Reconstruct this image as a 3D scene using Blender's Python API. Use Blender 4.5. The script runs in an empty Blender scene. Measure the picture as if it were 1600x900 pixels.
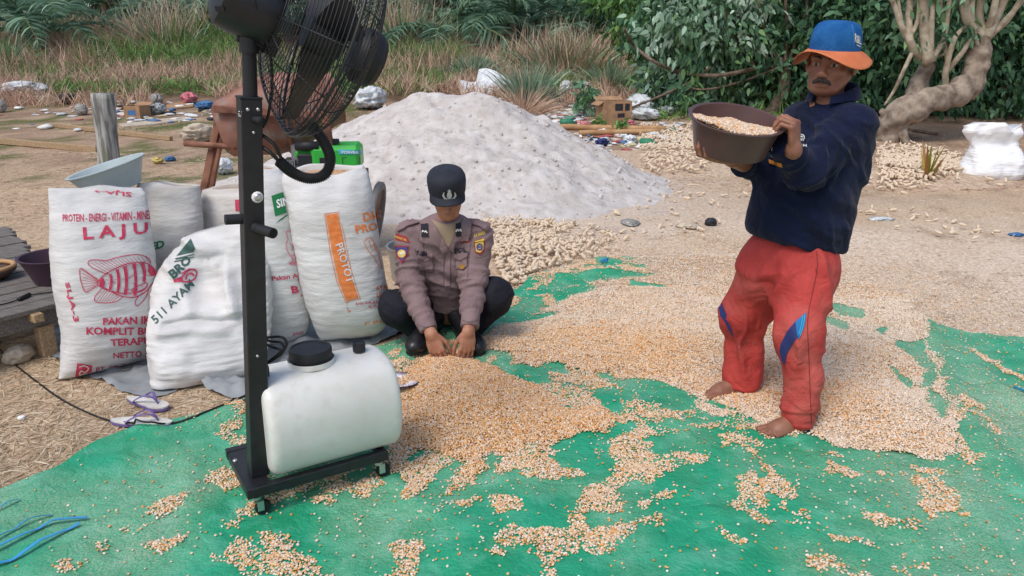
import bpy, bmesh, math, random
import numpy as np
from math import sin, cos, pi, radians, sqrt, atan2, tan
from mathutils import Vector, Matrix, noise as mnoise
from mathutils.bvhtree import BVHTree
from mathutils.geometry import tessellate_polygon

rng = np.random.default_rng(7)
random.seed(7)
SC = bpy.context.scene
COL = SC.collection

# ------------------------------------------------------------------ camera
CAM_H = 1.55
PITCH = radians(17.35)
FPX = 1200.0
cd = bpy.data.cameras.new('camera')
cd.sensor_width = 36.0
cd.lens = 36.0 * FPX / 1600.0
cd.clip_start = 0.02
cd.clip_end = 600
cam = bpy.data.objects.new('camera', cd)
cam.location = (0, 0, CAM_H)
cam.rotation_euler = (pi / 2 - PITCH, 0, 0)
COL.objects.link(cam)
SC.camera = cam

# ------------------------------------------------------------------ light
W = bpy.data.worlds.new('World')
SC.world = W
W.use_nodes = True
nt = W.node_tree
nt.nodes.clear()
wo = nt.nodes.new('ShaderNodeOutputWorld')
bg = nt.nodes.new('ShaderNodeBackground')
sky = nt.nodes.new('ShaderNodeTexSky')
sky.sky_type = 'NISHITA'
sky.sun_disc = False
SUN_EL, SUN_AZ = radians(58), radians(215)      # azimuth: clockwise from +Y, behind the camera to the left
sky.sun_elevation = SUN_EL
sky.sun_rotation = SUN_AZ
sky.air_density = 1.0
sky.dust_density = 2.5
sky.ozone_density = 0.6
bg.inputs['Strength'].default_value = 0.13
nt.links.new(sky.outputs[0], bg.inputs[0])
nt.links.new(bg.outputs[0], wo.inputs[0])
sd = bpy.data.lights.new('sun', 'SUN')
sd.energy = 1.35
sd.angle = radians(22)
sd.color = (1.0, 0.97, 0.93)
sun = bpy.data.objects.new('sun', sd)
dirv = Vector((sin(SUN_AZ) * cos(SUN_EL), cos(SUN_AZ) * cos(SUN_EL), sin(SUN_EL)))
sun.rotation_euler = dirv.to_track_quat('Z', 'Y').to_euler()
sun.location = (0, 0, 12)
COL.objects.link(sun)
SC.view_settings.view_transform = 'Standard'
SC.view_settings.look = 'None'
SC.view_settings.gamma = 1.0
SC.view_settings.use_curve_mapping = False
SC.view_settings.exposure = 0.38
SC.cycles.use_denoising = True
SC.cycles.max_bounces = 6
SC.cycles.transparent_max_bounces = 8

# ------------------------------------------------------------------ pixel helpers (1600x900 photo pixels -> points)
_CAMF = np.array([0, cos(PITCH), -sin(PITCH)])
_CAMU = np.array([0, sin(PITCH), cos(PITCH)])
_CAMR = np.array([1.0, 0, 0])
EYE = np.array([0, 0, CAM_H])

def ray(px, py):
    return _CAMR * ((px - 800) / FPX) + _CAMU * ((450 - py) / FPX) + _CAMF

def G(px, py, z=0.0):
    d = ray(px, py)
    return EYE + d * ((z - CAM_H) / d[2])

def P(px, py, Y):
    d = ray(px, py)
    return EYE + d * (Y / d[1])

def to_px(p):
    p = np.asarray(p, float) - EYE
    zc = p @ _CAMF
    return 800 + FPX * (p @ _CAMR) / zc, 450 - FPX * (p @ _CAMU) / zc

def srgb(r, g, b):
    def f(c):
        c /= 255.0
        return c / 12.92 if c <= 0.04045 else ((c + 0.055) / 1.055) ** 2.4
    return (f(r), f(g), f(b), 1.0)

# ------------------------------------------------------------------ materials
def nmat(name, col, rough=0.7, col2=None, scale=8.0, detail=4.0, bump=0.0, bscale=60.0, metallic=0.0,
         spec=0.4, mixlo=0.35, mixhi=0.65, col3=None, scale3=2.0, trans=0.0, stretch=(1, 1, 1), attr=None, sheen=0.0, coat=0.0, sub=0.0, drape=0.0):
    m = bpy.data.materials.new(name)
    m.use_nodes = True
    n, l = m.node_tree.nodes, m.node_tree.links
    b = n['Principled BSDF']
    b.inputs['Roughness'].default_value = rough
    b.inputs['Metallic'].default_value = metallic
    b.inputs['Specular IOR Level'].default_value = spec
    if sheen:
        b.inputs['Sheen Weight'].default_value = sheen
    if coat:
        b.inputs['Coat Weight'].default_value = coat
    if sub:
        b.inputs['Subsurface Weight'].default_value = sub
        b.inputs['Subsurface Radius'].default_value = (0.012, 0.005, 0.003)
    tc = n.new('ShaderNodeTexCoord')
    mp = n.new('ShaderNodeMapping')
    mp.inputs['Scale'].default_value = stretch
    l.new(tc.outputs['Object'], mp.inputs[0])
    src = None
    if attr:
        a = n.new('ShaderNodeAttribute')
        a.attribute_name = attr[0]
        a.attribute_type = attr[1]
        src = a.outputs['Color']
    def mixrgb(A, B, sc, lo, hi, mode='MIX'):
        t = n.new('ShaderNodeTexNoise')
        t.inputs['Scale'].default_value = sc
        t.inputs['Detail'].default_value = detail
        l.new(mp.outputs[0], t.inputs['Vector'])
        r = n.new('ShaderNodeMapRange')
        r.inputs['From Min'].default_value = lo
        r.inputs['From Max'].default_value = hi
        l.new(t.outputs[0], r.inputs[0])
        x = n.new('ShaderNodeMix')
        x.data_type = 'RGBA'
        x.blend_type = mode
        l.new(r.outputs[0], x.inputs[0])
        for i, q in ((6, A), (7, B)):
            if isinstance(q, tuple):
                x.inputs[i].default_value = q
            else:
                l.new(q, x.inputs[i])
        return x.outputs[2]
    c = src if src is not None else tuple(col)
    if col2 is not None:
        c = mixrgb(c, tuple(col2), scale, mixlo, mixhi, 'MULTIPLY' if attr else 'MIX')
    if col3 is not None:
        c = mixrgb(c, tuple(col3), scale3, 0.5, 0.72)
    if isinstance(c, tuple):
        b.inputs['Base Color'].default_value = c
    else:
        l.new(c, b.inputs['Base Color'])
    if bump:
        t = n.new('ShaderNodeTexNoise')
        t.inputs['Scale'].default_value = bscale
        t.inputs['Detail'].default_value = 6
        l.new(mp.outputs[0], t.inputs['Vector'])
        bp = n.new('ShaderNodeBump')
        bp.inputs['Strength'].default_value = min(1.0, bump)
        bp.inputs['Distance'].default_value = 0.01 if bump <= 1 else 0.01 * bump
        l.new(t.outputs[0], bp.inputs['Height'])
        l.new(bp.outputs[0], b.inputs['Normal'])
        if drape:
            t2 = n.new('ShaderNodeTexNoise')
            t2.inputs['Scale'].default_value = 13
            t2.inputs['Detail'].default_value = 3
            t2.inputs['Distortion'].default_value = 0.8
            l.new(mp.outputs[0], t2.inputs['Vector'])
            b2 = n.new('ShaderNodeBump')
            b2.inputs['Strength'].default_value = drape
            b2.inputs['Distance'].default_value = 0.03
            l.new(t2.outputs[0], b2.inputs['Height'])
            l.new(b2.outputs[0], bp.inputs['Normal'])
    if trans:
        tr = n.new('ShaderNodeBsdfTranslucent')
        if isinstance(c, tuple):
            tr.inputs[0].default_value = c
        else:
            l.new(c, tr.inputs[0])
        ms = n.new('ShaderNodeMixShader')
        ms.inputs[0].default_value = trans
        o = n['Material Output']
        l.new(b.outputs[0], ms.inputs[1])
        l.new(tr.outputs[0], ms.inputs[2])
        l.new(ms.outputs[0], o.inputs[0])
    return m

# ------------------------------------------------------------------ scene helpers
WL = {}          # world location of each thing's base

def tag(o, label=None, cat=None, group=None, kind=None):
    if label: o['label'] = label
    if cat: o['category'] = cat
    if group: o['group'] = group
    if kind: o['kind'] = kind
    return o

def thing(name, label, cat, loc, group=None):
    o = bpy.data.objects.new(name, None)
    o.empty_display_size = 0.1
    o.location = tuple(float(v) for v in loc)
    COL.objects.link(o)
    WL[o.name] = np.array(loc, float)
    return tag(o, label, cat, group)

def make_mesh(name, V, F, smooth=True):
    me = bpy.data.meshes.new(name)
    V = np.asarray(V, float).reshape(-1, 3)
    if isinstance(F, np.ndarray) and F.ndim == 2 and len(F) > 0:
        nf, k = F.shape
        me.vertices.add(len(V))
        me.vertices.foreach_set('co', V.astype(np.float32).ravel())
        me.loops.add(nf * k)
        me.loops.foreach_set('vertex_index', F.astype(np.int32).ravel())
        me.polygons.add(nf)
        me.polygons.foreach_set('loop_start', np.arange(0, nf * k, k, dtype=np.int32))
        me.polygons.foreach_set('loop_total', np.full(nf, k, dtype=np.int32))
        me.update(calc_edges=True)
    else:
        me.from_pydata([tuple(v) for v in V], [], [tuple(int(i) for i in f) for f in F])
        me.update()
    if smooth:
        me.polygons.foreach_set('use_smooth', np.ones(len(me.polygons), dtype=bool))
    return me

def obj(name, VF, mat, parent=None, smooth=True, base=None, sharp=None):
    """V in world coordinates; origin goes to the parent's base (or base)."""
    V, F = VF[0], VF[1]
    V = np.asarray(V, float).reshape(-1, 3)
    org = WL[parent.name] if parent is not None else (np.asarray(base, float) if base is not None else np.zeros(3))
    me = make_mesh(name, V - org, F, smooth)
    if isinstance(mat, (list, tuple)):
        for m in mat: me.materials.append(m)
        if len(VF) > 2:
            me.polygons.foreach_set('material_index', np.asarray(VF[2], dtype=np.int32))
    else:
        me.materials.append(mat)
    if sharp is not None:
        try: me.set_sharp_from_angle(angle=radians(sharp))
        except Exception: pass
    o = bpy.data.objects.new(name, me)
    COL.objects.link(o)
    if parent is not None:
        o.parent = parent
    else:
        o.location = tuple(org)
    WL[o.name] = org
    return o

def join(*parts):
    Vs, Fs, Ms, n = [], [], [], 0
    for p in parts:
        V = np.asarray(p[0], float).reshape(-1, 3)
        Vs.append(V)
        Fs += [[int(i) + n for i in f] for f in p[1]]
        Ms += list(p[2]) if len(p) > 2 else [0] * len(p[1])
        n += len(V)
    return np.concatenate(Vs), Fs, Ms

def withmat(VF, i):
    return VF[0], VF[1], [i] * len(VF[1])

def nrm(v):
    v = np.asarray(v, float)
    return v / (np.linalg.norm(v) + 1e-12)

def frame(z, up=(0, 0, 1)):
    z = nrm(z)
    up = np.asarray(up, float)
    if abs(z @ up) > 0.97: up = np.array([1.0, 0, 0])
    x = nrm(np.cross(up, z))
    y = np.cross(z, x)
    return np.stack([x, y, z], 1)       # columns

def rotm(ax, deg):
    return np.array(Matrix.Rotation(radians(deg), 3, ax))

def xf(VF, R=None, t=(0, 0, 0), s=1.0):
    V = np.asarray(VF[0], float) * s
    if R is not None: V = V @ np.asarray(R, float).T
    return (V + np.asarray(t, float),) + tuple(VF[1:])

def box(c, s, R=None, bev=0.0):
    bm = bmesh.new()
    bmesh.ops.create_cube(bm, size=1.0)
    for v in bm.verts: v.co = Vector((v.co.x * s[0], v.co.y * s[1], v.co.z * s[2]))
    if bev > 0:
        bmesh.ops.bevel(bm, geom=list(bm.edges), offset=bev, segments=1, profile=0.5, affect='EDGES')
    bm.verts.index_update()
    V = np.array([v.co[:] for v in bm.verts]); F = [[v.index for v in f.verts] for f in bm.faces]
    bm.free()
    return xf((V, F), R, c)

def beam(a, b, w, h, bev=0.0, up=(0, 0, 1)):
    a = np.asarray(a, float); b = np.asarray(b, float)
    L = np.linalg.norm(b - a)
    return box((a + b) / 2, (w, h, L), frame(b - a, up), bev)

def spline(pts, n=8):
    """Catmull-Rom through pts (any dimension)."""
    p = np.asarray(pts, float)
    q = np.vstack([2 * p[0] - p[1], p, 2 * p[-1] - p[-2]])
    out = []
    for i in range(1, len(q) - 2):
        for t in np.linspace(0, 1, n, endpoint=False):
            out.append(0.5 * (2 * q[i] + (q[i + 1] - q[i - 1]) * t + (2 * q[i - 1] - 5 * q[i] + 4 * q[i + 1] - q[i + 2]) * t * t
                              + (3 * q[i] - q[i - 1] - 3 * q[i + 1] + q[i + 2]) * t ** 3))
    out.append(p[-1])
    return np.array(out)

def tube(path, r, n=8, cap=True, closed=False, flat=1.0):
    p = np.asarray(path, float)
    m = len(p)
    r = np.full(m, r, float) if np.isscalar(r) else np.asarray(r, float)
    T = np.gradient(p, axis=0) if not closed else (np.roll(p, -1, 0) - np.roll(p, 1, 0))
    T /= np.linalg.norm(T, axis=1, keepdims=True) + 1e-12
    f = frame(T[0])
    x = f[:, 0]
    V = []
    ang = np.arange(n) * 2 * pi / n
    for i in range(m):
        x = nrm(x - T[i] * (x @ T[i]))
        y = np.cross(T[i], x)
        V.append(p[i] + r[i] * (np.cos(ang)[:, None] * x + flat * np.sin(ang)[:, None] * y))
    V = np.concatenate(V)
    F = []
    mm = m if closed else m - 1
    for i in range(mm):
        a, b = i * n, ((i + 1) % m) * n
        for k in range(n):
            F.append([a + k, a + (k + 1) % n, b + (k + 1) % n, b + k])
    if cap and not closed:
        F.append(list(range(n))[::-1]); F.append([(m - 1) * n + k for k in range(n)])
    return V, F

def lathe(prof, n=32, c=(0, 0, 0), R=None, capb=False, capt=False):
    prof = np.asarray(prof, float)
    ang = np.arange(n) * 2 * pi / n
    V = np.concatenate([np.stack([r * np.cos(ang), r * np.sin(ang), np.full(n, z)], 1) for r, z in prof])
    F = []
    for i in range(len(prof) - 1):
        for k in range(n):
            F.append([i * n + k, i * n + (k + 1) % n, (i + 1) * n + (k + 1) % n, (i + 1) * n + k])
    if capb: F.append(list(range(n))[::-1])
    if capt: F.append([(len(prof) - 1) * n + k for k in range(n)])
    return xf((V, F), R, c)

def ball(c, r, n=12, R=None):
    bm = bmesh.new()
    bmesh.ops.create_uvsphere(bm, u_segments=n, v_segments=max(5, n * 2 // 3), radius=1.0)
    bm.verts.index_update()
    V = np.array([v.co[:] for v in bm.verts]) * np.asarray(r, float); F = [[v.index for v in f.verts] for f in bm.faces]
    bm.free()
    return xf((V, F), R, c)

def vnoise(V, scale, seed=0.0):
    return np.array([mnoise.noise(Vector((v[0] * scale + seed, v[1] * scale - seed, v[2] * scale + 2 * seed))) for v in np.asarray(V, float)])

_lat = np.random.default_rng(3).random((64, 64, 64)).astype(np.float32) * 2 - 1
def fnoise(V, scale, seed=0.0):
    """fast value noise, numpy"""
    q = np.asarray(V, float) * scale + seed * 7.31
    i = np.floor(q).astype(int); f = q - i
    f = f * f * (3 - 2 * f)
    i %= 64; j = (i + 1) % 64
    def L(a, b, c): return _lat[a, b, c]
    x0, y0, z0 = i.T; x1, y1, z1 = j.T
    fx, fy, fz = f.T
    return ((L(x0, y0, z0) * (1 - fx) + L(x1, y0, z0) * fx) * (1 - fy) + (L(x0, y1, z0) * (1 - fx) + L(x1, y1, z0) * fx) * fy) * (1 - fz) + \
           ((L(x0, y0, z1) * (1 - fx) + L(x1, y0, z1) * fx) * (1 - fy) + (L(x0, y1, z1) * (1 - fx) + L(x1, y1, z1) * fx) * fy) * fz

def fbm(V, scale, oct=4, seed=0.0):
    s = 0; a = 1; t = 0
    for k in range(oct):
        s = s + a * fnoise(V, scale * 2 ** k, seed + k * 3.7); t += a; a *= 0.5
    return s / t

def normals(V, F):
    V = np.asarray(V, float); N = np.zeros_like(V)
    F = np.asarray(F)
    a, b, c = V[F[:, 0]], V[F[:, 1]], V[F[:, 2]]
    fn = np.cross(b - a, c - a) if F.shape[1] == 3 else np.cross(c - a, V[F[:, 3]] - b)
    for k in range(F.shape[1]): np.add.at(N, F[:, k], fn)
    return N / (np.linalg.norm(N, axis=1, keepdims=True) + 1e-12)

# ------------------------------------------------------------------ signed-distance modelling
def smin(a, b, k):
    h = np.clip(0.5 + 0.5 * (b - a) / k, 0, 1)
    return b * (1 - h) + a * h - k * h * (1 - h)

def smax(a, b, k):
    return -smin(-a, -b, k)

def sd_cone(Q, a, b, r1, r2, side=None, ratio=1.0):
    a = np.asarray(a, float); b = np.asarray(b, float)
    pa = Q - a; ba = b - a
    h = np.clip(pa @ ba / (ba @ ba), 0, 1)
    d = pa - h[:, None] * ba
    if side is not None:
        s = np.asarray(side, float)
        d = d + np.outer(d @ s * (1 / ratio - 1), s)
    return np.linalg.norm(d, axis=1) - (r1 + (r2 - r1) * h)

def sd_ell(Q, c, r, R=None):
    q = Q - np.asarray(c, float)
    if R is not None: q = q @ np.asarray(R, float)
    r = np.asarray(r, float)
    k0 = np.linalg.norm(q / r, axis=1); k1 = np.linalg.norm(q / (r * r), axis=1)
    return k0 * (k0 - 1) / (k1 + 1e-9)

def sd_loft(Q, pts, Wd, Dp, side, fwd, power=2.3):
    """elliptic sections along a polyline of stations (approx. distance)."""
    pts = np.asarray(pts, float)
    ax = nrm(pts[-1] - pts[0])
    ts = (pts - pts[0]) @ ax
    t = (Q - pts[0]) @ ax
    c = np.stack([np.interp(t, ts, pts[:, k]) for k in range(3)], 1)
    w = np.interp(t, ts, Wd); d = np.interp(t, ts, Dp)
    q = Q - c
    x = np.abs(q @ side) / w; y = np.abs(q @ fwd) / d
    e = ((x ** power + y ** power) ** (1 / power) - 1) * np.minimum(w, d)
    end = np.maximum(ts[0] - t, t - ts[-1])
    return smax(e, end, 0.03)

def nets(fn, lo, hi, h):
    """naive surface nets of fn(Q)=0 on a grid."""
    lo = np.asarray(lo, float); hi = np.asarray(hi, float)
    n = np.ceil((hi - lo) / h).astype(int) + 1
    ax = [lo[k] + h * np.arange(n[k]) for k in range(3)]
    Q = np.stack(np.meshgrid(*ax, indexing='ij'), -1).reshape(-1, 3)
    D = np.concatenate([fn(Q[i:i + 400000]) for i in range(0, len(Q), 400000)]).reshape(n)
    S = D < 0
    cs = S[:-1, :-1, :-1].astype(np.int8)
    tot = np.zeros(n - 1, np.int8)
    for a in (0, 1):
        for b in (0, 1):
            for c in (0, 1):
                tot += S[a:n[0] - 1 + a, b:n[1] - 1 + b, c:n[2] - 1 + c]
    act = (tot > 0) & (tot < 8)
    I = np.argwhere(act)
    idx = -np.ones(n - 1, np.int64)
    idx[act] = np.arange(len(I))
    acc = np.zeros((len(I), 3)); cnt = np.zeros(len(I))
    corners = [np.array(c) for c in ((0,0,0),(1,0,0),(0,1,0),(1,1,0),(0,0,1),(1,0,1),(0,1,1),(1,1,1))]
    for i in range(8):
        for j in range(i + 1, 8):
            if np.abs(corners[i] - corners[j]).sum() != 1: continue
            A = I + corners[i]; B = I + corners[j]
            da = D[A[:, 0], A[:, 1], A[:, 2]]; db = D[B[:, 0], B[:, 1], B[:, 2]]
            m = (da < 0) != (db < 0)
            t = np.where(m, da / (da - db + 1e-15), 0)
            acc += np.where(m[:, None], corners[i] + t[:, None] * (corners[j] - corners[i]), 0); cnt += m
    V = lo + h * (I + acc / cnt[:, None])
    Fs = []
    for k in range(3):
        o1, o2 = [(1, 2), (2, 0), (0, 1)][k]
        sl0 = [slice(1, -1)] * 3; sl0[k] = slice(0, -1)
        sl1 = [slice(1, -1)] * 3; sl1[k] = slice(1, None)
        s0, s1 = S[tuple(sl0)], S[tuple(sl1)]
        for flip, msk in ((False, s0 & ~s1), (True, ~s0 & s1)):
            e = np.argwhere(msk)
            if not len(e): continue
            off = np.ones(3, int); off[k] = 0
            e = e + off
            def vid(a, b):
                q = e.copy(); q[:, o1] -= a; q[:, o2] -= b
                return idx[q[:, 0], q[:, 1], q[:, 2]]
            quad = np.stack([vid(1, 1), vid(0, 1), vid(0, 0), vid(1, 0)], 1)
            Fs.append(quad[:, ::-1] if flip else quad)
    F = np.concatenate(Fs)
    F = F[(F >= 0).all(1)]
    return V, F

def relax(V, F, it=2, lam=0.5):
    V = V.copy()
    for _ in range(it):
        acc = np.zeros_like(V); cnt = np.zeros(len(V))
        k = F.shape[1]
        for i in range(k):
            a, b = F[:, i], F[:, (i + 1) % k]
            np.add.at(acc, a, V[b]); np.add.at(cnt, a, 1)
        cnt[cnt == 0] = 1
        V += lam * (acc / cnt[:, None] - V)
    return V

# ------------------------------------------------------------------ prints and patches that hug a surface
def bvh_of(*objs):
    Vs, Fs, n = [], [], 0
    for o in objs:
        org = WL[o.name]
        me = o.data
        co = np.empty(len(me.vertices) * 3, np.float32); me.vertices.foreach_get('co', co)
        Vs.append(co.reshape(-1, 3) + org)
        Fs += [[i + n for i in p.vertices] for p in me.polygons]
        n += len(me.vertices)
    return BVHTree.FromPolygons([Vector(v) for v in np.concatenate(Vs)], Fs)

def stick(bvh, uv_faces, off=0.002, maxd=30.0):
    """2-D faces in photo pixels -> faces lying on the surface hit from the camera."""
    UV, F = uv_faces
    V = []; ok = []
    for (x, y) in UV:
        d = Vector(ray(x, y)).normalized()
        h = bvh.ray_cast(Vector(EYE), d, maxd)
        if h[0] is None:
            V.append((0, 0, 0)); ok.append(False)
        else:
            nn = h[1]
            if nn.dot(d) > 0: nn = -nn
            V.append(tuple(h[0] + nn * off - d * off * 0.6)); ok.append(True)
    return np.array(V), [f for f in F if all(ok[i] for i in f)]

def fill2d(polys, step=4.0):
    """polygons (first = outline, rest = holes; or list of strips) -> subdivided 2-D triangles"""
    bm = bmesh.new()
    vs = [[Vector((p[0], p[1], 0)) for p in poly] for poly in polys]
    tris = tessellate_polygon(vs)
    flat = [bm.verts.new(v) for poly in vs for v in poly]
    for t in tris:
        try: bm.faces.new([flat[i] for i in t])
        except ValueError: pass
    return _subd(bm, step)

def _subd(bm, step):
    for _ in range(6):
        e = [x for x in bm.edges if x.calc_length() > step]
        if not e: break
        bmesh.ops.subdivide_edges(bm, edges=e, cuts=1)
        bmesh.ops.triangulate(bm, faces=[f for f in bm.faces if len(f.verts) > 3])
    bm.verts.index_update()
    UV = [(v.co.x, v.co.y) for v in bm.verts]; F = [[v.index for v in f.verts] for f in bm.faces]
    bm.free()
    return UV, F

_txt = {}
def text2d(s, bold=0.0, shear=0.0):
    key = (s, bold, shear)
    if key in _txt: return _txt[key]
    c = bpy.data.curves.new('t', 'FONT')
    c.body = s; c.size = 1.0; c.offset = bold; c.resolution_u = 2; c.shear = shear
    o = bpy.data.objects.new('t', c)
    COL.objects.link(o)
    bpy.context.view_layer.update()
    me = bpy.data.meshes.new_from_object(o.evaluated_get(bpy.context.evaluated_depsgraph_get()))
    V = np.array([v.co[:2] for v in me.vertices]); F = [list(p.vertices) for p in me.polygons]
    bpy.data.objects.remove(o); bpy.data.curves.remove(c); bpy.data.meshes.remove(me)
    mn, mx = V.min(0), V.max(0)
    V = (V - mn) / (mx - mn)
    _txt[key] = (V, F)
    return V, F

def lettering(s, tl, tr, bl, br, bold=0.02, step=5.0, shear=0.0, curve=0.0):
    """text stretched into a pixel quad; returns 2-D faces"""
    V, F = text2d(s, bold, shear)
    tl, tr, bl, br = [np.array(q, float) for q in (tl, tr, bl, br)]
    u, v = V[:, :1], V[:, 1:]
    q = (bl * (1 - u) + br * u) * (1 - v) + (tl * (1 - u) + tr * u) * v
    if curve: q[:, 1] += curve * 4 * V[:, 0] * (1 - V[:, 0])
    bm = bmesh.new()
    vs = [bm.verts.new((a, b, 0)) for a, b in q]
    for f in F:
        try: bm.faces.new([vs[i] for i in f])
        except ValueError: pass
    bmesh.ops.triangulate(bm, faces=list(bm.faces))
    return _subd(bm, step)

def stroke2d(pts, w, closed=False, sm=0):
    p = np.asarray(pts, float)
    if sm: p = spline(p, sm)
    if closed: p = np.vstack([p, p[:1]])
    T = np.gradient(p, axis=0); T /= np.linalg.norm(T, axis=1, keepdims=True) + 1e-9
    N = np.stack([-T[:, 1], T[:, 0]], 1)
    w = np.full(len(p), w, float) if np.isscalar(w) else np.asarray(w, float)
    UV = np.concatenate([p + N * w[:, None] / 2, p - N * w[:, None] / 2])
    m = len(p)
    return [tuple(q) for q in UV], [[i, i + 1, m + i + 1, m + i] for i in range(m - 1)]

def join2d(*ps):
    U, F, n = [], [], 0
    for u, f in ps:
        U += [tuple(x) for x in u]; F += [[i + n for i in q] for q in f]; n += len(u)
    return U, F

def decal(name, bvh, uvf, mat, parent, off=0.002):
    V, F = stick(bvh, uvf, off)
    if not F: return None
    used = sorted({i for f in F for i in f}); mp = {u: k for k, u in enumerate(used)}
    return obj(name, (V[used], [[mp[i] for i in f] for f in F]), mat, parent)

def decals(name, bvh, pieces, mat, parent, off=0.002):
    """several separate prints: one part each"""
    return [decal(name, bvh, p, mat, parent, off) for p in pieces]
# ================================================================== GROUND
def xy3(x, y):
    return np.stack([x, y, np.zeros_like(x)], -1)

def gz(x, y):
    x = np.asarray(x, float); y = np.asarray(y, float)
    q = xy3(np.atleast_1d(x).ravel(), np.atleast_1d(y).ravel())
    b = fbm(q, 0.9, 3, 1.0) * 0.022 + fbm(q, 6.0, 3, 5.0) * 0.010
    yy = q[:, 1]
    near = np.clip((yy - 4.6) / 2.0, 0.12, 1)
    up = np.where(yy < 22, 0.019 * np.clip(yy - 10, 0, 12) ** 1.6, 1.013 + 0.135 * (np.clip(yy, 22, 34) - 22))
    b = b * near + up + np.clip((yy - 12) / 30, 0, 1) * fbm(q, 0.25, 3, 9.0) * 0.35
    r = b.reshape(np.shape(x)) if np.ndim(x) else float(b[0])
    return r

def inpoly(X, Y, poly):
    poly = np.asarray(poly, float)
    c = np.zeros(np.shape(X), bool)
    j = len(poly) - 1
    for i in range(len(poly)):
        xi, yi = poly[i]; xj, yj = poly[j]
        with np.errstate(divide='ignore', invalid='ignore'):
            k = ((yi > Y) != (yj > Y)) & (X < (xj - xi) * (Y - yi) / (yj - yi + 1e-12) + xi)
        c ^= k
        j = i
    return c

def dist_poly(X, Y, poly, closed=True):
    poly = np.asarray(poly, float)
    d = np.full(np.shape(X), 1e9)
    n = len(poly)
    for i in range(n if closed else n - 1):
        a = poly[i]; b = poly[(i + 1) % n]
        ba = b - a
        h = np.clip(((X - a[0]) * ba[0] + (Y - a[1]) * ba[1]) / (ba @ ba + 1e-12), 0, 1)
        d = np.minimum(d, np.hypot(X - a[0] - h * ba[0], Y - a[1] - h * ba[1]))
    return d

def gpoly(px):
    return np.array([G(a, b)[:2] for a, b in px])

def colattr(me, name, cols, domain='POINT'):
    a = me.color_attributes.new(name, 'FLOAT_COLOR', domain)
    c = np.ones((len(cols), 4), np.float32); c[:, :3] = cols[:, :3]
    a.data.foreach_set('color', c.ravel())

m_ground = nmat('dry_ground', (1, 1, 1, 1), 0.95, col2=(0.72, 0.68, 0.64, 1), scale=38.0, detail=8, bump=1.0, bscale=55, spec=0.1,
                attr=('ground_colour', 'GEOMETRY'), mixlo=0.38, mixhi=0.60)
us = np.sign(np.linspace(-1, 1, 320)) * (np.abs(np.linspace(-1, 1, 320)) * 9 + np.abs(np.linspace(-1, 1, 320)) ** 6 * 111)
t = np.linspace(0, 1, 330)
vs = -4 + 20 * t + t ** 5 * 134
X, Y = np.meshgrid(us, vs, indexing='ij')
Z = gz(X, Y)
V = np.stack([X, Y, Z], -1).reshape(-1, 3)
n0, n1 = X.shape
ii = (np.arange(n0 - 1)[:, None] * n1 + np.arange(n1 - 1)[None]).ravel()
F = np.stack([ii, ii + n1, ii + n1 + 1, ii + 1], 1)
ground = obj('ground', (V, F), m_ground)
tag(ground, 'dry tan earth covered in straw and corn chaff', None, kind='structure')
q = V.copy(); q[:, 2] = 0
f1 = fbm(q, 1.3, 4, 2.0); f2 = fbm(q, 4.5, 4, 8.0)
straw = np.array(srgb(204, 180, 152)[:3]); chaff = np.array(srgb(226, 208, 188)[:3]); brown = np.array(srgb(162, 138, 118)[:3]); tan_ = np.array(srgb(204, 182, 158)[:3])
dark = np.array(srgb(96, 76, 60)[:3]); grn = np.array(srgb(98, 108, 62)[:3]); powder = np.array(srgb(226, 220, 213)[:3])
def mixc(A, B, f):
    f = np.clip(f, 0, 1)[:, None]
    return A * (1 - f) + B * f
c = np.tile(straw, (len(V), 1))
wx, wy = V[:, 0], V[:, 1]
c = mixc(c, tan_, (f1 + 0.1) * 2.2)
c = mixc(c, chaff, np.clip((wx + 0.1 + 0.5 * f1) / 0.8, 0, 1) * np.clip((7.8 + 1.4 * f1 - wy) / 1.8, 0, 1))
c = mixc(c, brown, np.clip((wy - 8.0 + 2.2 * f1) / 3.0, 0, 1) * np.clip(0.72 + 1.0 * f2, 0, 1))
c = mixc(c, brown, np.clip((f2 - 0.22) * 4, 0, 0.6))
c = mixc(c, dark, np.clip((wy - 12 + 3 * f1) / 5, 0, 1) * np.clip(0.4 + 1.6 * f2, 0, 1))
c = mixc(c, grn, np.clip((f1 + 0.5 * f2 - 0.12) * 5, 0, 0.85) * np.clip((wy - 6.2) / 1.5, 0, 1) * np.clip((-0.9 - wx) / 1.0, 0, 1))
c = mixc(c, dark * 0.9, np.clip((wy - 16) / 3, 0, 1))
c = mixc(c, powder, np.clip(1.35 - np.hypot((wx + 0.55) / 3.1, (wy - 8.7) / 2.3) + 0.35 * f2, 0, 1) ** 2)
colattr(ground.data, 'ground_colour', c)

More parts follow.
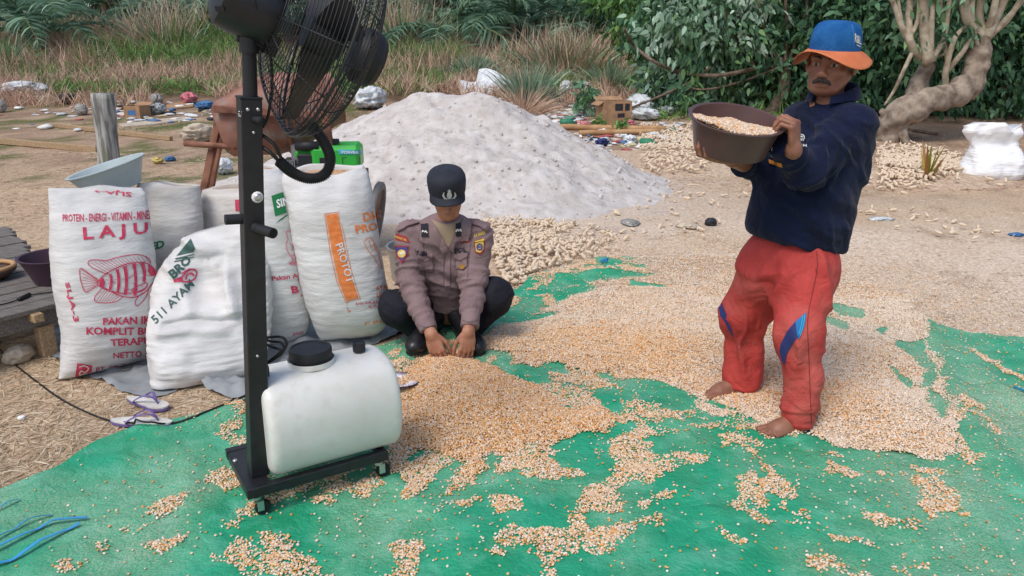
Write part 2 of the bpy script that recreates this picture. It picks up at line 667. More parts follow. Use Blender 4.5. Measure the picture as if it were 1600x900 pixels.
# ================================================================== TARPAULIN
TARP = gpoly([(-160, 855), (-60, 800), (0, 771), (60, 747), (110, 724), (160, 693), (200, 677), (240, 666), (300, 652), (360, 637), (430, 606), (520, 571), (600, 541),
              (660, 520), (740, 485), (800, 458), (830, 441), (860, 425), (900, 415), (945, 404), (985, 406), (1000, 408), (1100, 420), (1200, 438), (1300, 462),
              (1440, 505), (1520, 523), (1600, 531), (1750, 552), (1900, 600), (2050, 950), (1500, 1080), (800, 1120), (100, 1080), (-250, 960)])
FOLDS = [([(1440, 509), (1478, 560), (1490, 620), (1530, 690), (1600, 770)], 0.055, 0.030),
         ([(1478, 520), (1540, 600), (1610, 640), (1700, 660)], 0.05, 0.020),
         ([(1500, 640), (1490, 720), (1540, 830), (1570, 930)], 0.05, 0.018),
         ([(1560, 540), (1600, 560), (1700, 590)], 0.03, 0.015),
         ([(1380, 540), (1440, 580), (1470, 640)], 0.03, 0.012),
         ([(820, 442), (880, 436), (950, 430)], 0.05, 0.03), ([(850, 470), (900, 455), (930, 452)], 0.04, 0.02),
         ([(300, 660), (420, 640), (560, 600)], 0.05, 0.012), ([(0, 790), (140, 740), (260, 690), (380, 650)], 0.05, 0.014),
         ([(60, 880), (240, 800), (390, 770)], 0.05, 0.010), ([(600, 590), (640, 570), (660, 548)], 0.04, 0.02),
         ([(1100, 880), (1300, 800), (1420, 800)], 0.07, 0.008), ([(700, 880), (800, 830), (980, 800)], 0.06, 0.008),
         ([(760, 560), (840, 590), (900, 620)], 0.05, 0.012), ([(960, 640), (1040, 640), (1100, 700)], 0.06, 0.010)]
FOLDS = [(gpoly(p), w, h) for p, w, h in FOLDS]

def tz(x, y):
    x = np.asarray(x, float); y = np.asarray(y, float)
    z = gz(x, y) + 0.010
    q = xy3(x.ravel(), y.ravel())
    r = 1 - np.abs(fbm(q * np.array([1.0, 0.55, 1]) @ rotm('Z', 28).T, 3.2, 3, 4.0)) * 2.6
    r2 = 1 - np.abs(fbm(q * np.array([0.5, 1.0, 1]) @ rotm('Z', -20).T, 7.5, 2, 14.0)) * 3.0
    z = z + (np.clip(r, 0, 1) ** 2 * 0.014 + np.clip(r2, 0, 1) ** 2 * 0.006 + 0.004 * (fbm(q, 11, 2, 6.0) + 0.5)).reshape(x.shape)
    for p, w, h in FOLDS:
        d = dist_poly(x, y, p, False)
        z = z + h * np.exp(-(d / w) ** 2)
    return z

def cdt_fill(poly, step, jit=0.25):
    from mathutils.geometry import delaunay_2d_cdt
    poly = np.asarray(poly)
    ring = []
    for i in range(len(poly)):
        a, b = poly[i], poly[(i + 1) % len(poly)]
        k = max(1, int(np.linalg.norm(b - a) / step))
        for s in range(k): ring.append(a + (b - a) * s / k)
    ring = np.array(ring)
    lo, hi = poly.min(0), poly.max(0)
    gx, gy = np.meshgrid(np.arange(lo[0], hi[0], step), np.arange(lo[1], hi[1], step), indexing='ij')
    gx = gx + rng.uniform(-jit, jit, gx.shape) * step; gy = gy + rng.uniform(-jit, jit, gy.shape) * step
    m = inpoly(gx, gy, poly) & (dist_poly(gx, gy, poly) > 0.55 * step)
    pts = np.concatenate([ring, np.stack([gx[m], gy[m]], 1)])
    n = len(ring)
    r = delaunay_2d_cdt([Vector(p) for p in pts], [(i, (i + 1) % n) for i in range(n)], [], 1, 1e-6)
    return np.array([v[:] for v in r[0]]), [list(f) for f in r[2]]

_tw = TARP.copy()
_s = spline(np.vstack([_tw, _tw[:1]]), 4)[:-1]
_s = _s + 0.018 * np.stack([fnoise(xy3(_s[:, 0], _s[:, 1]), 5, 1), fnoise(xy3(_s[:, 0], _s[:, 1]), 5, 2)], 1)
tv, tf = cdt_fill(_s, 0.027)
m_tarp = nmat('green_tarpaulin', srgb(14, 140, 97), 0.6, col2=srgb(38, 162, 122), scale=4.2, detail=9, drape=0.5, bump=0.5, bscale=90, spec=0.5,
              col3=srgb(84, 170, 138), scale3=9.0, mixlo=0.3, mixhi=0.7)
def tarp_dust():
    n, l = m_tarp.node_tree.nodes, m_tarp.node_tree.links
    b = n['Principled BSDF']
    src = b.inputs['Base Color'].links[0].from_socket
    a = n.new('ShaderNodeAttribute'); a.attribute_name = 'dust'
    t = n.new('ShaderNodeTexNoise'); t.inputs['Scale'].default_value = 160; t.inputs['Detail'].default_value = 6
    tc = n.new('ShaderNodeTexCoord'); l.new(tc.outputs['Object'], t.inputs['Vector'])
    mu = n.new('ShaderNodeMath'); mu.operation = 'MULTIPLY'
    mr = n.new('ShaderNodeMapRange'); mr.inputs['From Min'].default_value = 0.35; mr.inputs['From Max'].default_value = 0.7
    l.new(t.outputs[0], mr.inputs[0]); l.new(a.outputs['Fac'], mu.inputs[0]); l.new(mr.outputs[0], mu.inputs[1])
    x = n.new('ShaderNodeMix'); x.data_type = 'RGBA'
    l.new(mu.outputs[0], x.inputs[0]); l.new(src, x.inputs[6]); x.inputs[7].default_value = srgb(205, 196, 172)
    l.new(x.outputs[2], b.inputs['Base Color'])
tarp_dust()
tarp = obj('tarpaulin', (np.column_stack([tv, tz(tv[:, 0], tv[:, 1])]), tf), m_tarp)
tag(tarp, 'large wrinkled green plastic tarpaulin spread under the drying corn', 'tarpaulin')
_q = xy3(tv[:, 0], tv[:, 1])
dust = np.clip(0.17 + 0.9 * fbm(_q, 2.6, 4, 3.3) + 0.35 * np.clip((tv[:, 0] - 0.9) / 1.0, 0, 1) + 0.25 * np.clip(-(tv[:, 0] + 1.2) / 0.6, 0, 1), 0, 0.85)
a = tarp.data.attributes.new('dust', 'FLOAT', 'POINT'); a.data.foreach_set('value', dust.astype(np.float32))

# ================================================================== CORN
HEAP = gpoly([(604, 650), (612, 622), (628, 592), (650, 566), (690, 552), (720, 556), (760, 572), (800, 590), (832, 602), (846, 614), (872, 636), (900, 646), (940, 642), (962, 655),
              (966, 678), (940, 690), (905, 688), (880, 700), (850, 706), (818, 704), (795, 718), (772, 714), (760, 744), (738, 760), (720, 750), (724, 734), (690, 724),
              (664, 714), (640, 712), (620, 700), (606, 690)])
SPREAD = gpoly([(720, 552), (752, 530), (760, 517), (830, 500), (855, 485), (880, 468), (925, 460), (915, 446), (960, 440), (1000, 436), (1010, 424), (950, 420), (965, 408), (1040, 404), (1160, 400), (1300, 430), (1420, 470),
                (1440, 512), (1455, 560), (1478, 600), (1492, 650), (1508, 690), (1490, 722), (1440, 726), (1400, 724), (1370, 712), (1320, 708), (1260, 690), (1205, 684), (1150, 668), (1100, 655),
                (1092, 640), (1085, 628), (1000, 618), (960, 598), (905, 590), (880, 582), (850, 574), (838, 582), (800, 572), (770, 560)])
TIPS = [([(690, 700), (660, 740), (640, 790)], 0.07), ([(640, 700), (612, 728), (598, 745)], 0.06), ([(740, 720), (720, 755), (700, 775)], 0.05), ([(400, 800), (480, 765), (560, 742)], 0.035),
        ([(380, 806), (415, 790)], 0.03), ([(930, 690), (960, 700), (965, 720)], 0.035), ([(800, 735), (830, 728), (850, 722)], 0.035), ([(862, 735), (885, 745)], 0.04), ([(210, 845), (245, 820), (262, 800)], 0.028),
        ([(195, 838), (235, 812)], 0.02), ([(225, 860), (255, 862), (275, 855)], 0.05), ([(120, 895), (150, 880), (165, 872)], 0.045), ([(370, 860), (380, 880)], 0.035), ([(430, 880), (450, 890)], 0.04),
        ([(650, 835), (690, 800), (740, 790)], 0.03), ([(780, 860), (800, 840)], 0.03), ([(845, 760), (870, 745)], 0.03), ([(840, 805), (870, 800)], 0.025), ([(920, 780), (950, 765), (985, 730)], 0.045),
        ([(930, 850), (965, 835), (1010, 825)], 0.04), ([(1000, 800), (1030, 790), (1060, 770)], 0.03), ([(1060, 800), (1085, 785), (1095, 770)], 0.035), ([(1040, 740), (1090, 730), (1150, 690)], 0.03),
        ([(1160, 700), (1190, 730), (1235, 790)], 0.038), ([(1130, 690), (1180, 700)], 0.03), ([(1120, 840), (1150, 860)], 0.045), ([(1170, 780), (1200, 765)], 0.02), ([(1300, 850), (1360, 860)], 0.045),
        ([(1320, 800), (1370, 825)], 0.035), ([(1270, 885), (1300, 892)], 0.04), ([(1450, 885), (1470, 890)], 0.04), ([(980, 690), (1060, 680), (1130, 668)], 0.05), ([(960, 640), (1010, 650), (1040, 640)], 0.025),
        ([(880, 600), (920, 612), (960, 610)], 0.03), ([(1020, 655), (1080, 650)], 0.04), ([(1300, 715), (1350, 730)], 0.03), ([(1400, 735), (1465, 745)], 0.02), ([(1475, 700), (1520, 640), (1560, 690)], 0.02),
        ([(1500, 690), (1515, 740)], 0.03), ([(1530, 560), (1600, 600)], 0.03), ([(1500, 545), (1580, 580)], 0.02), ([(780, 525), (830, 510), (875, 500)], 0.02), ([(745, 575), (790, 560)], 0.04), ([(600, 730), (640, 735)], 0.05),
        ([(850, 720), (910, 700), (930, 715)], 0.03), ([(940, 740), (1000, 745), (1040, 735)], 0.035), ([(570, 760), (620, 770), (660, 745)], 0.02), ([(470, 785), (510, 790)], 0.018)]
TIPS = [(gpoly(p), w) for p, w in TIPS]
HOLES = [[(1288, 482), (1310, 478), (1352, 492), (1345, 502), (1312, 500)], [(1290, 500), (1325, 512), (1320, 520), (1292, 510)], [(1365, 522), (1385, 515), (1380, 532)],
         [(1390, 542), (1440, 540), (1445, 560), (1462, 590), (1455, 612), (1440, 612), (1448, 590), (1425, 566), (1395, 552)], [(1395, 582), (1420, 602), (1418, 612), (1400, 596)],
         [(1450, 615), (1478, 640), (1470, 662), (1452, 635)], [(900, 432), (970, 430), (1035, 434), (970, 439), (905, 440)], [(985, 443), (1040, 452), (1030, 455), (985, 449)], [(960, 411), (1005, 417), (1010, 424), (965, 419)],
         [(1100, 660), (1150, 655), (1180, 668), (1130, 676)], [(1060, 655), (1090, 652), (1100, 662), (1070, 668)], [(800, 596), (850, 590), (862, 606), (820, 604)], [(945, 602), (1010, 596), (1080, 620), (1060, 634), (990, 628)],
         [(1105, 632), (1130, 640), (1150, 648), (1120, 644)], [(1000, 660), (1060, 668), (1100, 680), (1030, 690)], [(770, 512), (810, 505), (870, 492), (870, 497), (800, 512)]]
HOLES = [gpoly(h) for h in HOLES]
X0, X1, Y0, Y1, CS = -2.4, 3.6, 1.5, 6.6, 0.010
gx = np.arange(X0, X1, CS); gy = np.arange(Y0, Y1, CS)
GX, GY = np.meshgrid(gx, gy, indexing='ij')
qq = xy3(GX.ravel(), GY.ravel())
nz1 = fbm(qq, 9, 4, 1.5).reshape(GX.shape); nz2 = fbm(qq * np.array([1, 0.6, 1]), 5.0, 4, 7.5).reshape(GX.shape); nz3 = fbm(qq, 1.4, 3, 4.5).reshape(GX.shape)
def signed(poly):
    d = dist_poly(GX, GY, poly); return np.where(inpoly(GX, GY, poly), d, -d)
sA, sB = signed(HEAP), signed(SPREAD)
dA = np.clip((sA + 0.055 * nz1) / 0.035, 0, 1); dB = np.clip((sB + 0.075 * nz1) / 0.04, 0, 1)
dC = np.zeros_like(GX)
for p, w in TIPS:
    m = (GX > p[:, 0].min() - 0.25) & (GX < p[:, 0].max() + 0.25) & (GY > p[:, 1].min() - 0.25) & (GY < p[:, 1].max() + 0.25)
    d = dist_poly(GX[m], GY[m], p, False)
    dC[m] = np.maximum(dC[m], np.clip((w * 0.8 - d + 0.085 * nz1[m] + 0.05 * nz2[m]) / 0.03, 0, 1) * 0.9)
onT = np.clip(signed(TARP) / 0.03, 0, 1)
reach = np.clip(1 - np.minimum(np.maximum(-sA, 0), np.maximum(-sB, 0)) / 1.15, 0, 1)
dC = np.maximum(dC, np.clip((nz2 * 0.6 + nz1 * 0.65 - 0.235 + 0.14 * reach - 0.10 * np.clip((GX - 0.9) / 0.5, 0, 1)) / 0.10, 0, 1) * 0.85 * np.clip(reach * 1.6, 0, 1) * onT * (GX < 1.6))
HK = np.ones_like(GX)
for h in HOLES:
    s = signed(h)
    k = np.clip((s + 0.03 * nz1 + 0.012) / 0.015, 0, 1)
    dB *= 1 - k; dC *= 1 - 0.8 * k; dA *= 1 - k
    HK = np.minimum(HK, np.clip(-(s + 0.03 * nz1 + 0.012) / 0.08, 0, 1))
hA = 0.058 * np.clip(sA / 0.40, 0, 1) ** 0.9 + 0.006 * nz1
m2 = np.exp(-(((GX - 1.55) / 0.5) ** 2 + ((GY - 3.05) / 0.22) ** 2)); m3 = np.exp(-(((GX - 0.75) / 0.6) ** 2 + ((GY - 3.9) / 0.35) ** 2))
hB = np.clip(sB / 0.10, 0, 1) * (0.012 + 0.03 * m2 + 0.018 * m3 + 0.010 * nz2 + 0.006 * nz3)
hA = np.where(sA > 0, np.clip(hA, 0, 1), 0); hB = np.where(sB > 0, np.clip(hB, 0.001, 1), 0) * HK + 0.0005
TZ = tz(GX, GY)
def sample(field, x, y):
    i = np.clip(((x - X0) / CS).astype(int), 0, len(gx) - 1); j = np.clip(((y - Y0) / CS).astype(int), 0, len(gy) - 1)
    return field[i, j]
HTOP = TZ + np.maximum(hA, hB)
def top_z(x, y):
    return float(sample(HTOP, np.array([x]), np.array([y]))[0])

def kernel_group(mat):
    g = bpy.data.node_groups.new('kernels', 'GeometryNodeTree')
    g.interface.new_socket('Geometry', in_out='INPUT', socket_type='NodeSocketGeometry')
    g.interface.new_socket('Geometry', in_out='OUTPUT', socket_type='NodeSocketGeometry')
    n, l = g.nodes, g.links
    gi = n.new('NodeGroupInput'); go = n.new('NodeGroupOutput')
    mp = n.new('GeometryNodeMeshToPoints')
    ico = n.new('GeometryNodeMeshIcoSphere'); ico.inputs['Radius'].default_value = 1; ico.inputs['Subdivisions'].default_value = 2
    tr = n.new('GeometryNodeTransform'); tr.inputs['Scale'].default_value = (0.0045, 0.0039, 0.0025)
    sm = n.new('GeometryNodeSetMaterial'); sm.inputs['Material'].default_value = mat
    io = n.new('GeometryNodeInstanceOnPoints')
    r = n.new('GeometryNodeInputNamedAttribute'); r.data_type = 'FLOAT_VECTOR'; r.inputs['Name'].default_value = 'krot'
    s = n.new('GeometryNodeInputNamedAttribute'); s.data_type = 'FLOAT'; s.inputs['Name'].default_value = 'ksc'
    l.new(gi.outputs[0], mp.inputs[0]); l.new(mp.outputs[0], io.inputs['Points'])
    l.new(ico.outputs['Mesh'], tr.inputs['Geometry']); l.new(tr.outputs[0], sm.inputs['Geometry']); l.new(sm.outputs[0], io.inputs['Instance'])
    l.new(r.outputs['Attribute'], io.inputs['Rotation']); l.new(s.outputs['Attribute'], io.inputs['Scale'])
    l.new(io.outputs[0], go.inputs[0])
    return g
m_kernel = nmat('corn_kernel', (0.6, 0.4, 0.2, 1), 0.5, attr=('kcol', 'INSTANCER'), spec=0.35)
m_bed = nmat('packed_corn', srgb(200, 160, 118), 0.8, col2=srgb(150, 108, 70), scale=130, detail=3, bump=1.0, bscale=140, spec=0.2, mixlo=0.4, mixhi=0.62)
m_bed2 = nmat('packed_pale_corn', srgb(206, 186, 164), 0.85, col2=srgb(166, 142, 118), scale=130, detail=3, bump=1.0, bscale=140, spec=0.2, mixlo=0.4, mixhi=0.62)
KG = kernel_group(m_kernel)
GOLD = np.array([srgb(216, 158, 88)[:3], srgb(222, 180, 132)[:3], srgb(228, 198, 162)[:3], srgb(208, 140, 68)[:3], srgb(222, 192, 156)[:3], srgb(198, 154, 118)[:3]])
PALE = np.array([srgb(228, 210, 188)[:3], srgb(220, 198, 172)[:3], srgb(234, 220, 204)[:3], srgb(212, 180, 140)[:3], srgb(218, 202, 184)[:3], srgb(204, 184, 162)[:3]])

def kernel_points(x, y, z, gold, tilt=0.5, size=1.0):
    n = len(x)
    rot = np.stack([rng.normal(0, tilt, n), rng.normal(0, tilt, n), rng.uniform(0, 2 * pi, n)], 1)
    sc = rng.normal(1.0, 0.12, n) * size
    ca = GOLD[rng.choice(6, n, p=[.24, .22, .22, .10, .14, .08])]; cb = PALE[rng.integers(0, 6, n)]
    pick = rng.random(n) < gold
    col = np.where(pick[:, None], ca, cb) * rng.uniform(0.88, 1.08, n)[:, None]
    return np.stack([x, y, z], 1), rot, sc, col

def kernels(name, label, pts, base=None, parent=None, cat='corn'):
    Vv = np.concatenate([p[0] for p in pts]); rot = np.concatenate([p[1] for p in pts]); sc = np.concatenate([p[2] for p in pts]); col = np.concatenate([p[3] for p in pts])
    org = WL[parent.name] if parent is not None else np.zeros(3)
    me = bpy.data.meshes.new(name)
    me.vertices.add(len(Vv)); me.vertices.foreach_set('co', (Vv - org).astype(np.float32).ravel()); me.update()
    a = me.attributes.new('krot', 'FLOAT_VECTOR', 'POINT'); a.data.foreach_set('vector', rot.astype(np.float32).ravel())
    a = me.attributes.new('ksc', 'FLOAT', 'POINT'); a.data.foreach_set('value', sc.astype(np.float32))
    colattr(me, 'kcol', col)
    me.materials.append(m_kernel)
    o = bpy.data.objects.new(name, me); COL.objects.link(o)
    md = o.modifiers.new('kernels', 'NODES'); md.node_group = KG
    if parent is not None: o.parent = parent
    WL[o.name] = org
    tag(o, label, cat, kind='stuff')
    return o

def scatter(dens, hfield, per_m2, gold, box_=None, tilt=0.5, zoff=0.0, size=1.0):
    x0, x1, y0, y1 = box_ or (X0, X1, Y0, Y1)
    n = int((x1 - x0) * (y1 - y0) * per_m2)
    x = rng.uniform(x0, x1, n); y = rng.uniform(y0, y1, n)
    k = rng.random(n) < sample(dens, x, y)
    x, y = x[k], y[k]
    h = sample(hfield, x, y)
    z = sample(TZ, x, y) + h + 0.0022 + rng.uniform(0, 0.0035, len(x)) + zoff
    g = gold(x, y) if callable(gold) else gold
    return kernel_points(x, y, z, g, tilt, size)

goldB = lambda x, y: np.clip(0.62 * np.exp(-(((x - 0.55) / 0.75) ** 2 + ((y - 3.75) / 0.45) ** 2)) + 0.5 * np.exp(-(((x - 1.3) / 0.35) ** 2 + ((y - 3.25) / 0.28) ** 2)) + 0.10 + 0.25 * fnoise(xy3(x, y), 4, 3), 0, 1)
heap = kernels('corn_heap', 'heap of golden corn kernels in front of the crouching person, with patches strewn over the green tarpaulin',
               [scatter(dA, hA, 40000, 0.80, (-0.9, 0.7, 2.2, 3.9), 0.7), scatter(dC * (1 - np.maximum(dA, dB)), np.zeros_like(hA), 30000, 0.5, tilt=0.35),
                scatter(0.007 * onT * (1 - np.maximum(dA, dB)) * (1 + 3.5 * reach), np.zeros_like(hA), 17000, 0.55, tilt=0.3),
                scatter(0.03 * onT * (1 - np.maximum(dA, dB)) * np.clip((GX - 1.1) / 0.6, 0, 1), np.zeros_like(hA), 17000, 0.1, tilt=0.3, size=0.55)])
yfade = np.clip((5.6 - GY) / 1.2, 0.25, 1)
spreadk = kernels('corn_spread', 'wide pale layer of drying corn kernels around the bare feet of the standing person',
                  [scatter(dB * yfade, hB, 34000, goldB, (-0.4, 3.0, 2.6, 6.2), 0.6),
                   scatter((sB <= 0) * np.clip(1 - (-sB) / 1.3, 0, 1) ** 1.6 * (1 - onT) * (GX > -0.1) * 0.6, np.zeros_like(hB), 12000, 0.1, (-0.2, 3.6, 3.6, 6.6), 0.5, zoff=-0.008, size=0.9)])

def bed(name, label, dens, hf, mat, thr=0.55, st=2):
    d = dens[::st, ::st]; z = (TZ + hf)[::st, ::st] - 0.0005
    xx, yy = GX[::st, ::st], GY[::st, ::st]
    ok = d > thr
    cell = ok[:-1, :-1] & ok[1:, :-1] & ok[1:, 1:] & ok[:-1, 1:]
    n1_ = d.shape[1]
    I = np.argwhere(cell); b0 = I[:, 0] * n1_ + I[:, 1]
    Fq = np.stack([b0, b0 + n1_, b0 + n1_ + 1, b0 + 1], 1)
    used = np.unique(Fq); mp = np.zeros(d.size, int); mp[used] = np.arange(len(used))
    Vv = np.stack([xx.ravel(), yy.ravel(), z.ravel()], 1)[used]
    o = obj(name, (Vv, mp[Fq]), mat)
    return tag(o, label, 'corn', kind='stuff')
bed('packed_corn_heap', 'packed golden corn inside the heap before the crouching person', dA, hA, m_bed)
bed('packed_corn_layer', 'packed pale corn underneath the wide kernel layer', dB, hB, m_bed2)

# ================================================================== SAND HEAP
m_sand = nmat('pale_sand', srgb(206, 200, 195), 0.95, col2=srgb(188, 180, 174), scale=5, detail=8, bump=1.0, bscale=26, spec=0.1, col3=srgb(176, 168, 160), scale3=11.0)
SX0, SX1, SY0, SY1 = -4.2, 2.7, 6.8, 12.0
sx, sy = np.meshgrid(np.linspace(SX0, SX1, 260), np.linspace(SY0, SY1, 200), indexing='ij')
d = dist_poly(sx, sy, np.array([(-1.15, 9.35), (-0.42, 9.3)]), False)
q = xy3(sx.ravel(), sy.ravel())
n1 = fbm(q, 1.5, 3, 11).reshape(sx.shape); n2 = fbm(q, 7, 4, 13).reshape(sx.shape); n3 = 1 - np.abs(fbm(q, 3.2, 3, 17).reshape(sx.shape)) * 2
h = 1.09 - 0.49 * d + 0.09 * n1
foot = 0.36 - 0.155 * d + 0.05 * n1
h = smax(h, foot, 0.10)
h = h + (0.050 * n2 + 0.05 * np.clip(n3, 0, 1) * n1) * np.clip(h * 4, 0, 1)
h = h - 0.10 * np.exp(-(((sx + 0.1) / 0.3) ** 2 + ((sy - 8.4) / 0.3) ** 2)) * 0.6
h = smin(h, 1.07 + 0.03 * n2, 0.10)
sz = gz(sx, sy) + np.maximum(h, -0.12)
Vv = np.stack([sx, sy, sz], -1).reshape(-1, 3)
k1 = sx.shape[1]; I = (np.arange(sx.shape[0] - 1)[:, None] * k1 + np.arange(k1 - 1)[None]).ravel()
Fq = np.stack([I, I + k1, I + k1 + 1, I + 1], 1)
keep = (h.ravel()[Fq] > -0.10).any(1)
Fq = Fq[keep]; used = np.unique(Fq); mp = np.zeros(len(Vv), int); mp[used] = np.arange(len(used))
sand = obj('sand_heap', (Vv[used], mp[Fq]), m_sand)
tag(sand, 'tall heap of pale grey sand behind the crouching person', 'sand heap', kind='stuff')

# loose clods on the heap
_cx = rng.uniform(-3.2, 2.2, 900); _cy = rng.uniform(7.0, 9.4, 900)
_ix = np.clip(((_cx - SX0) / (SX1 - SX0) * 259).astype(int), 0, 259); _iy = np.clip(((_cy - SY0) / (SY1 - SY0) * 199).astype(int), 0, 199)
_bm = bmesh.new(); bmesh.ops.create_icosphere(_bm, subdivisions=1, radius=1.0); _bm.verts.index_update()
_iv = np.array([v.co[:] for v in _bm.verts]); _if = np.array([[v.index for v in f.verts] for f in _bm.faces]); _bm.free()
_vs, _fs = [], []
for k in range(900):
    if h[_ix[k], _iy[k]] < -0.02: continue
    s_ = 0.006 + 0.022 * rng.random() ** 3 * (1.3 if h[_ix[k], _iy[k]] < 0.3 else 1.0)
    _vs.append(_iv * rng.uniform(0.6, 1.3, (len(_iv), 3)) * s_ + [_cx[k], _cy[k], sz[_ix[k], _iy[k]] + 0.2 * s_]); _fs.append(_if + len(_iv) * (len(_vs) - 1))
tag(obj('sand_clods', (np.concatenate(_vs), np.concatenate(_fs)), m_sand, smooth=False), 'small clods rolled down the pale sand heap', 'sand', kind='stuff')
# ================================================================== MATERIALS FOR THINGS
m_black = nmat('black_powder_coat', srgb(30, 32, 36), 0.42, col2=srgb(22, 24, 27), scale=30, bump=0.08, bscale=400, spec=0.5)
m_blackpl = nmat('black_plastic', srgb(34, 36, 39), 0.55, bump=0.1, bscale=300)
m_rubber = nmat('black_rubber', srgb(26, 27, 29), 0.65)
m_chrome = nmat('zinc_metal', srgb(200, 200, 200), 0.3, metallic=0.9)
m_brass = nmat('brass', srgb(190, 150, 80), 0.35, metallic=0.9)
m_white = nmat('white_print', srgb(235, 235, 235), 0.6)
m_tank = nmat('white_tank_plastic', srgb(222, 222, 216), 0.42, col2=srgb(208, 208, 201), scale=3.5, col3=srgb(210, 208, 199), scale3=22, bump=0.05, bscale=25, spec=0.45, sub=0.25)
m_sack = nmat('woven_sack', srgb(226, 225, 223), 0.62, col2=srgb(206, 204, 201), scale=6, detail=6, bump=0.32, bscale=32, stretch=(1, 1, 4), spec=0.35, trans=0.08)
m_sack2 = nmat('worn_woven_sack', srgb(222, 218, 212), 0.66, col2=srgb(198, 191, 182), scale=5, detail=6, bump=0.32, bscale=30, stretch=(1, 1, 3), spec=0.3, trans=0.08)
m_red = nmat('red_sack_print', srgb(196, 50, 84), 0.7, col2=srgb(214, 92, 116), scale=60, mixlo=0.45, mixhi=0.75)
m_pink = nmat('pink_sack_print', srgb(222, 140, 152), 0.7)
m_greenp = nmat('green_sack_print', srgb(30, 120, 70), 0.7)
m_dkgreen = nmat('dark_green_sack_print', srgb(52, 84, 78), 0.7, col2=srgb(70, 100, 92), scale=60)
m_orange = nmat('orange_sack_print', srgb(226, 120, 52), 0.7, col2=srgb(232, 144, 84), scale=50)
m_wood = nmat('weathered_plank', srgb(138, 132, 126), 0.85, col2=srgb(98, 92, 88), scale=14, stretch=(1, 14, 8), detail=7, bump=0.6, bscale=30, spec=0.2)
m_wood2 = nmat('raw_timber', srgb(186, 160, 128), 0.85, col2=srgb(150, 124, 96), scale=10, stretch=(1, 8, 8), bump=0.5, bscale=30, spec=0.2)
m_post = nmat('grey_post_wood', srgb(176, 176, 170), 0.9, col2=srgb(116, 116, 112), scale=9, stretch=(3.5, 3.5, 0.45), detail=7, bump=1.0, bscale=16, spec=0.1, col3=srgb(118, 124, 64), scale3=3.0, mixlo=0.42, mixhi=0.58)
m_purple = nmat('purple_plastic', srgb(86, 58, 72), 0.45, spec=0.5)
m_purple_d = nmat('dark_purple_plastic', srgb(70, 46, 60), 0.5, spec=0.5)
m_greybasin = nmat('grey_blue_plastic', srgb(178, 190, 190), 0.45, col2=srgb(166, 178, 178), scale=6, spec=0.5)
m_brownpl = nmat('brown_plastic', srgb(92, 66, 64), 0.36, col2=srgb(82, 60, 58), scale=10, spec=0.5)
m_alu = nmat('aluminium', srgb(170, 172, 172), 0.4, metallic=0.7, bump=0.1, bscale=40)
m_rust = nmat('rusted_steel', srgb(148, 104, 88), 0.85, col2=srgb(104, 70, 58), scale=9, detail=7, bump=0.3, bscale=60, spec=0.2, col3=srgb(166, 122, 98), scale3=4)
m_engine = nmat('green_engine_paint', srgb(52, 172, 62), 0.38, spec=0.5)
m_greysheet = nmat('grey_plastic_sheet', srgb(128, 134, 138), 0.55, col2=srgb(150, 154, 156), scale=4, bump=0.3, bscale=40, spec=0.45)
m_cable = nmat('black_cable', srgb(24, 25, 27), 0.5)
m_sole = nmat('flip_flop_sole', srgb(218, 216, 210), 0.75, col2=srgb(196, 192, 184), scale=20, bump=0.2, bscale=160)
m_strap = nmat('purple_rubber', srgb(112, 96, 150), 0.5)
m_rock = nmat('tan_rock', srgb(176, 152, 120), 0.95, col2=srgb(140, 116, 90), scale=14, bump=0.8, bscale=40, spec=0.1)
m_drock = nmat('dark_rock', srgb(108, 100, 94), 0.95, col2=srgb(78, 72, 68), scale=14, bump=0.8, bscale=40, spec=0.1)
m_strip = nmat('blue_plastic_strip', srgb(60, 150, 205), 0.45)
m_enamel = nmat('white_enamel', srgb(226, 228, 236), 0.3, spec=0.5)

# ================================================================== MIST FAN WITH TANK
A0 = G(403, 800, 0.03); B0 = G(592, 744, 0.03); C0 = G(358, 746, 0.03)
ux = nrm((B0 - A0) * [1, 1, 0]); uy = np.array([-ux[1], ux[0], 0]); uz = np.array([0, 0, 1.0])
LB = np.linalg.norm((B0 - A0)[:2]); LC = abs((C0 - A0) @ uy)
RB = np.stack([ux, uy, uz], 1)
def bp(a, b, z): return np.array([A0[0], A0[1], 0]) + ux * a + uy * b + uz * z
Z0 = top_z(*bp(LB / 2, LC / 2, 0)[:2])
Z0 = max(top_z(*bp(a, b, 0)[:2]) for a, b in ((0, 0), (LB, 0), (0, LC), (LB, LC)))
FZ = Z0 + 0.075
fan = thing('mist_fan', 'tall black misting fan on a wheeled stand with a white water tank', 'fan', bp(LB / 2, LC / 2, Z0))
rails = join(box(bp(LB / 2, -0.012, FZ + 0.018), (LB + 0.065, 0.03, 0.036), RB, 0.002), box(bp(LB / 2, LC + 0.012, FZ + 0.018), (LB + 0.065, 0.03, 0.036), RB, 0.002),
             box(bp(LB + 0.02, LC / 2, FZ + 0.017), (0.03, LC - 0.01, 0.03), RB, 0.002))
obj('base_frame', rails, m_black, fan, smooth=False)
plate = obj('base_plate', join(box(bp(0.012, LC / 2, FZ + 0.030), (0.078, LC - 0.008, 0.006), RB, 0.001), box(bp(-0.027, LC / 2, FZ + 0.012), (0.006, LC - 0.008, 0.034), RB, 0.001)), m_black, fan, smooth=False)
for a, b in ((0.045, LC * 0.24), (0.045, LC * 0.40), (-0.02, LC * 0.72)):
    obj('bolt', lathe([(0.009, 0), (0.009, 0.003), (0.005, 0.006), (0.0, 0.006)], 10, bp(a, b, FZ + 0.033)), m_chrome, fan)
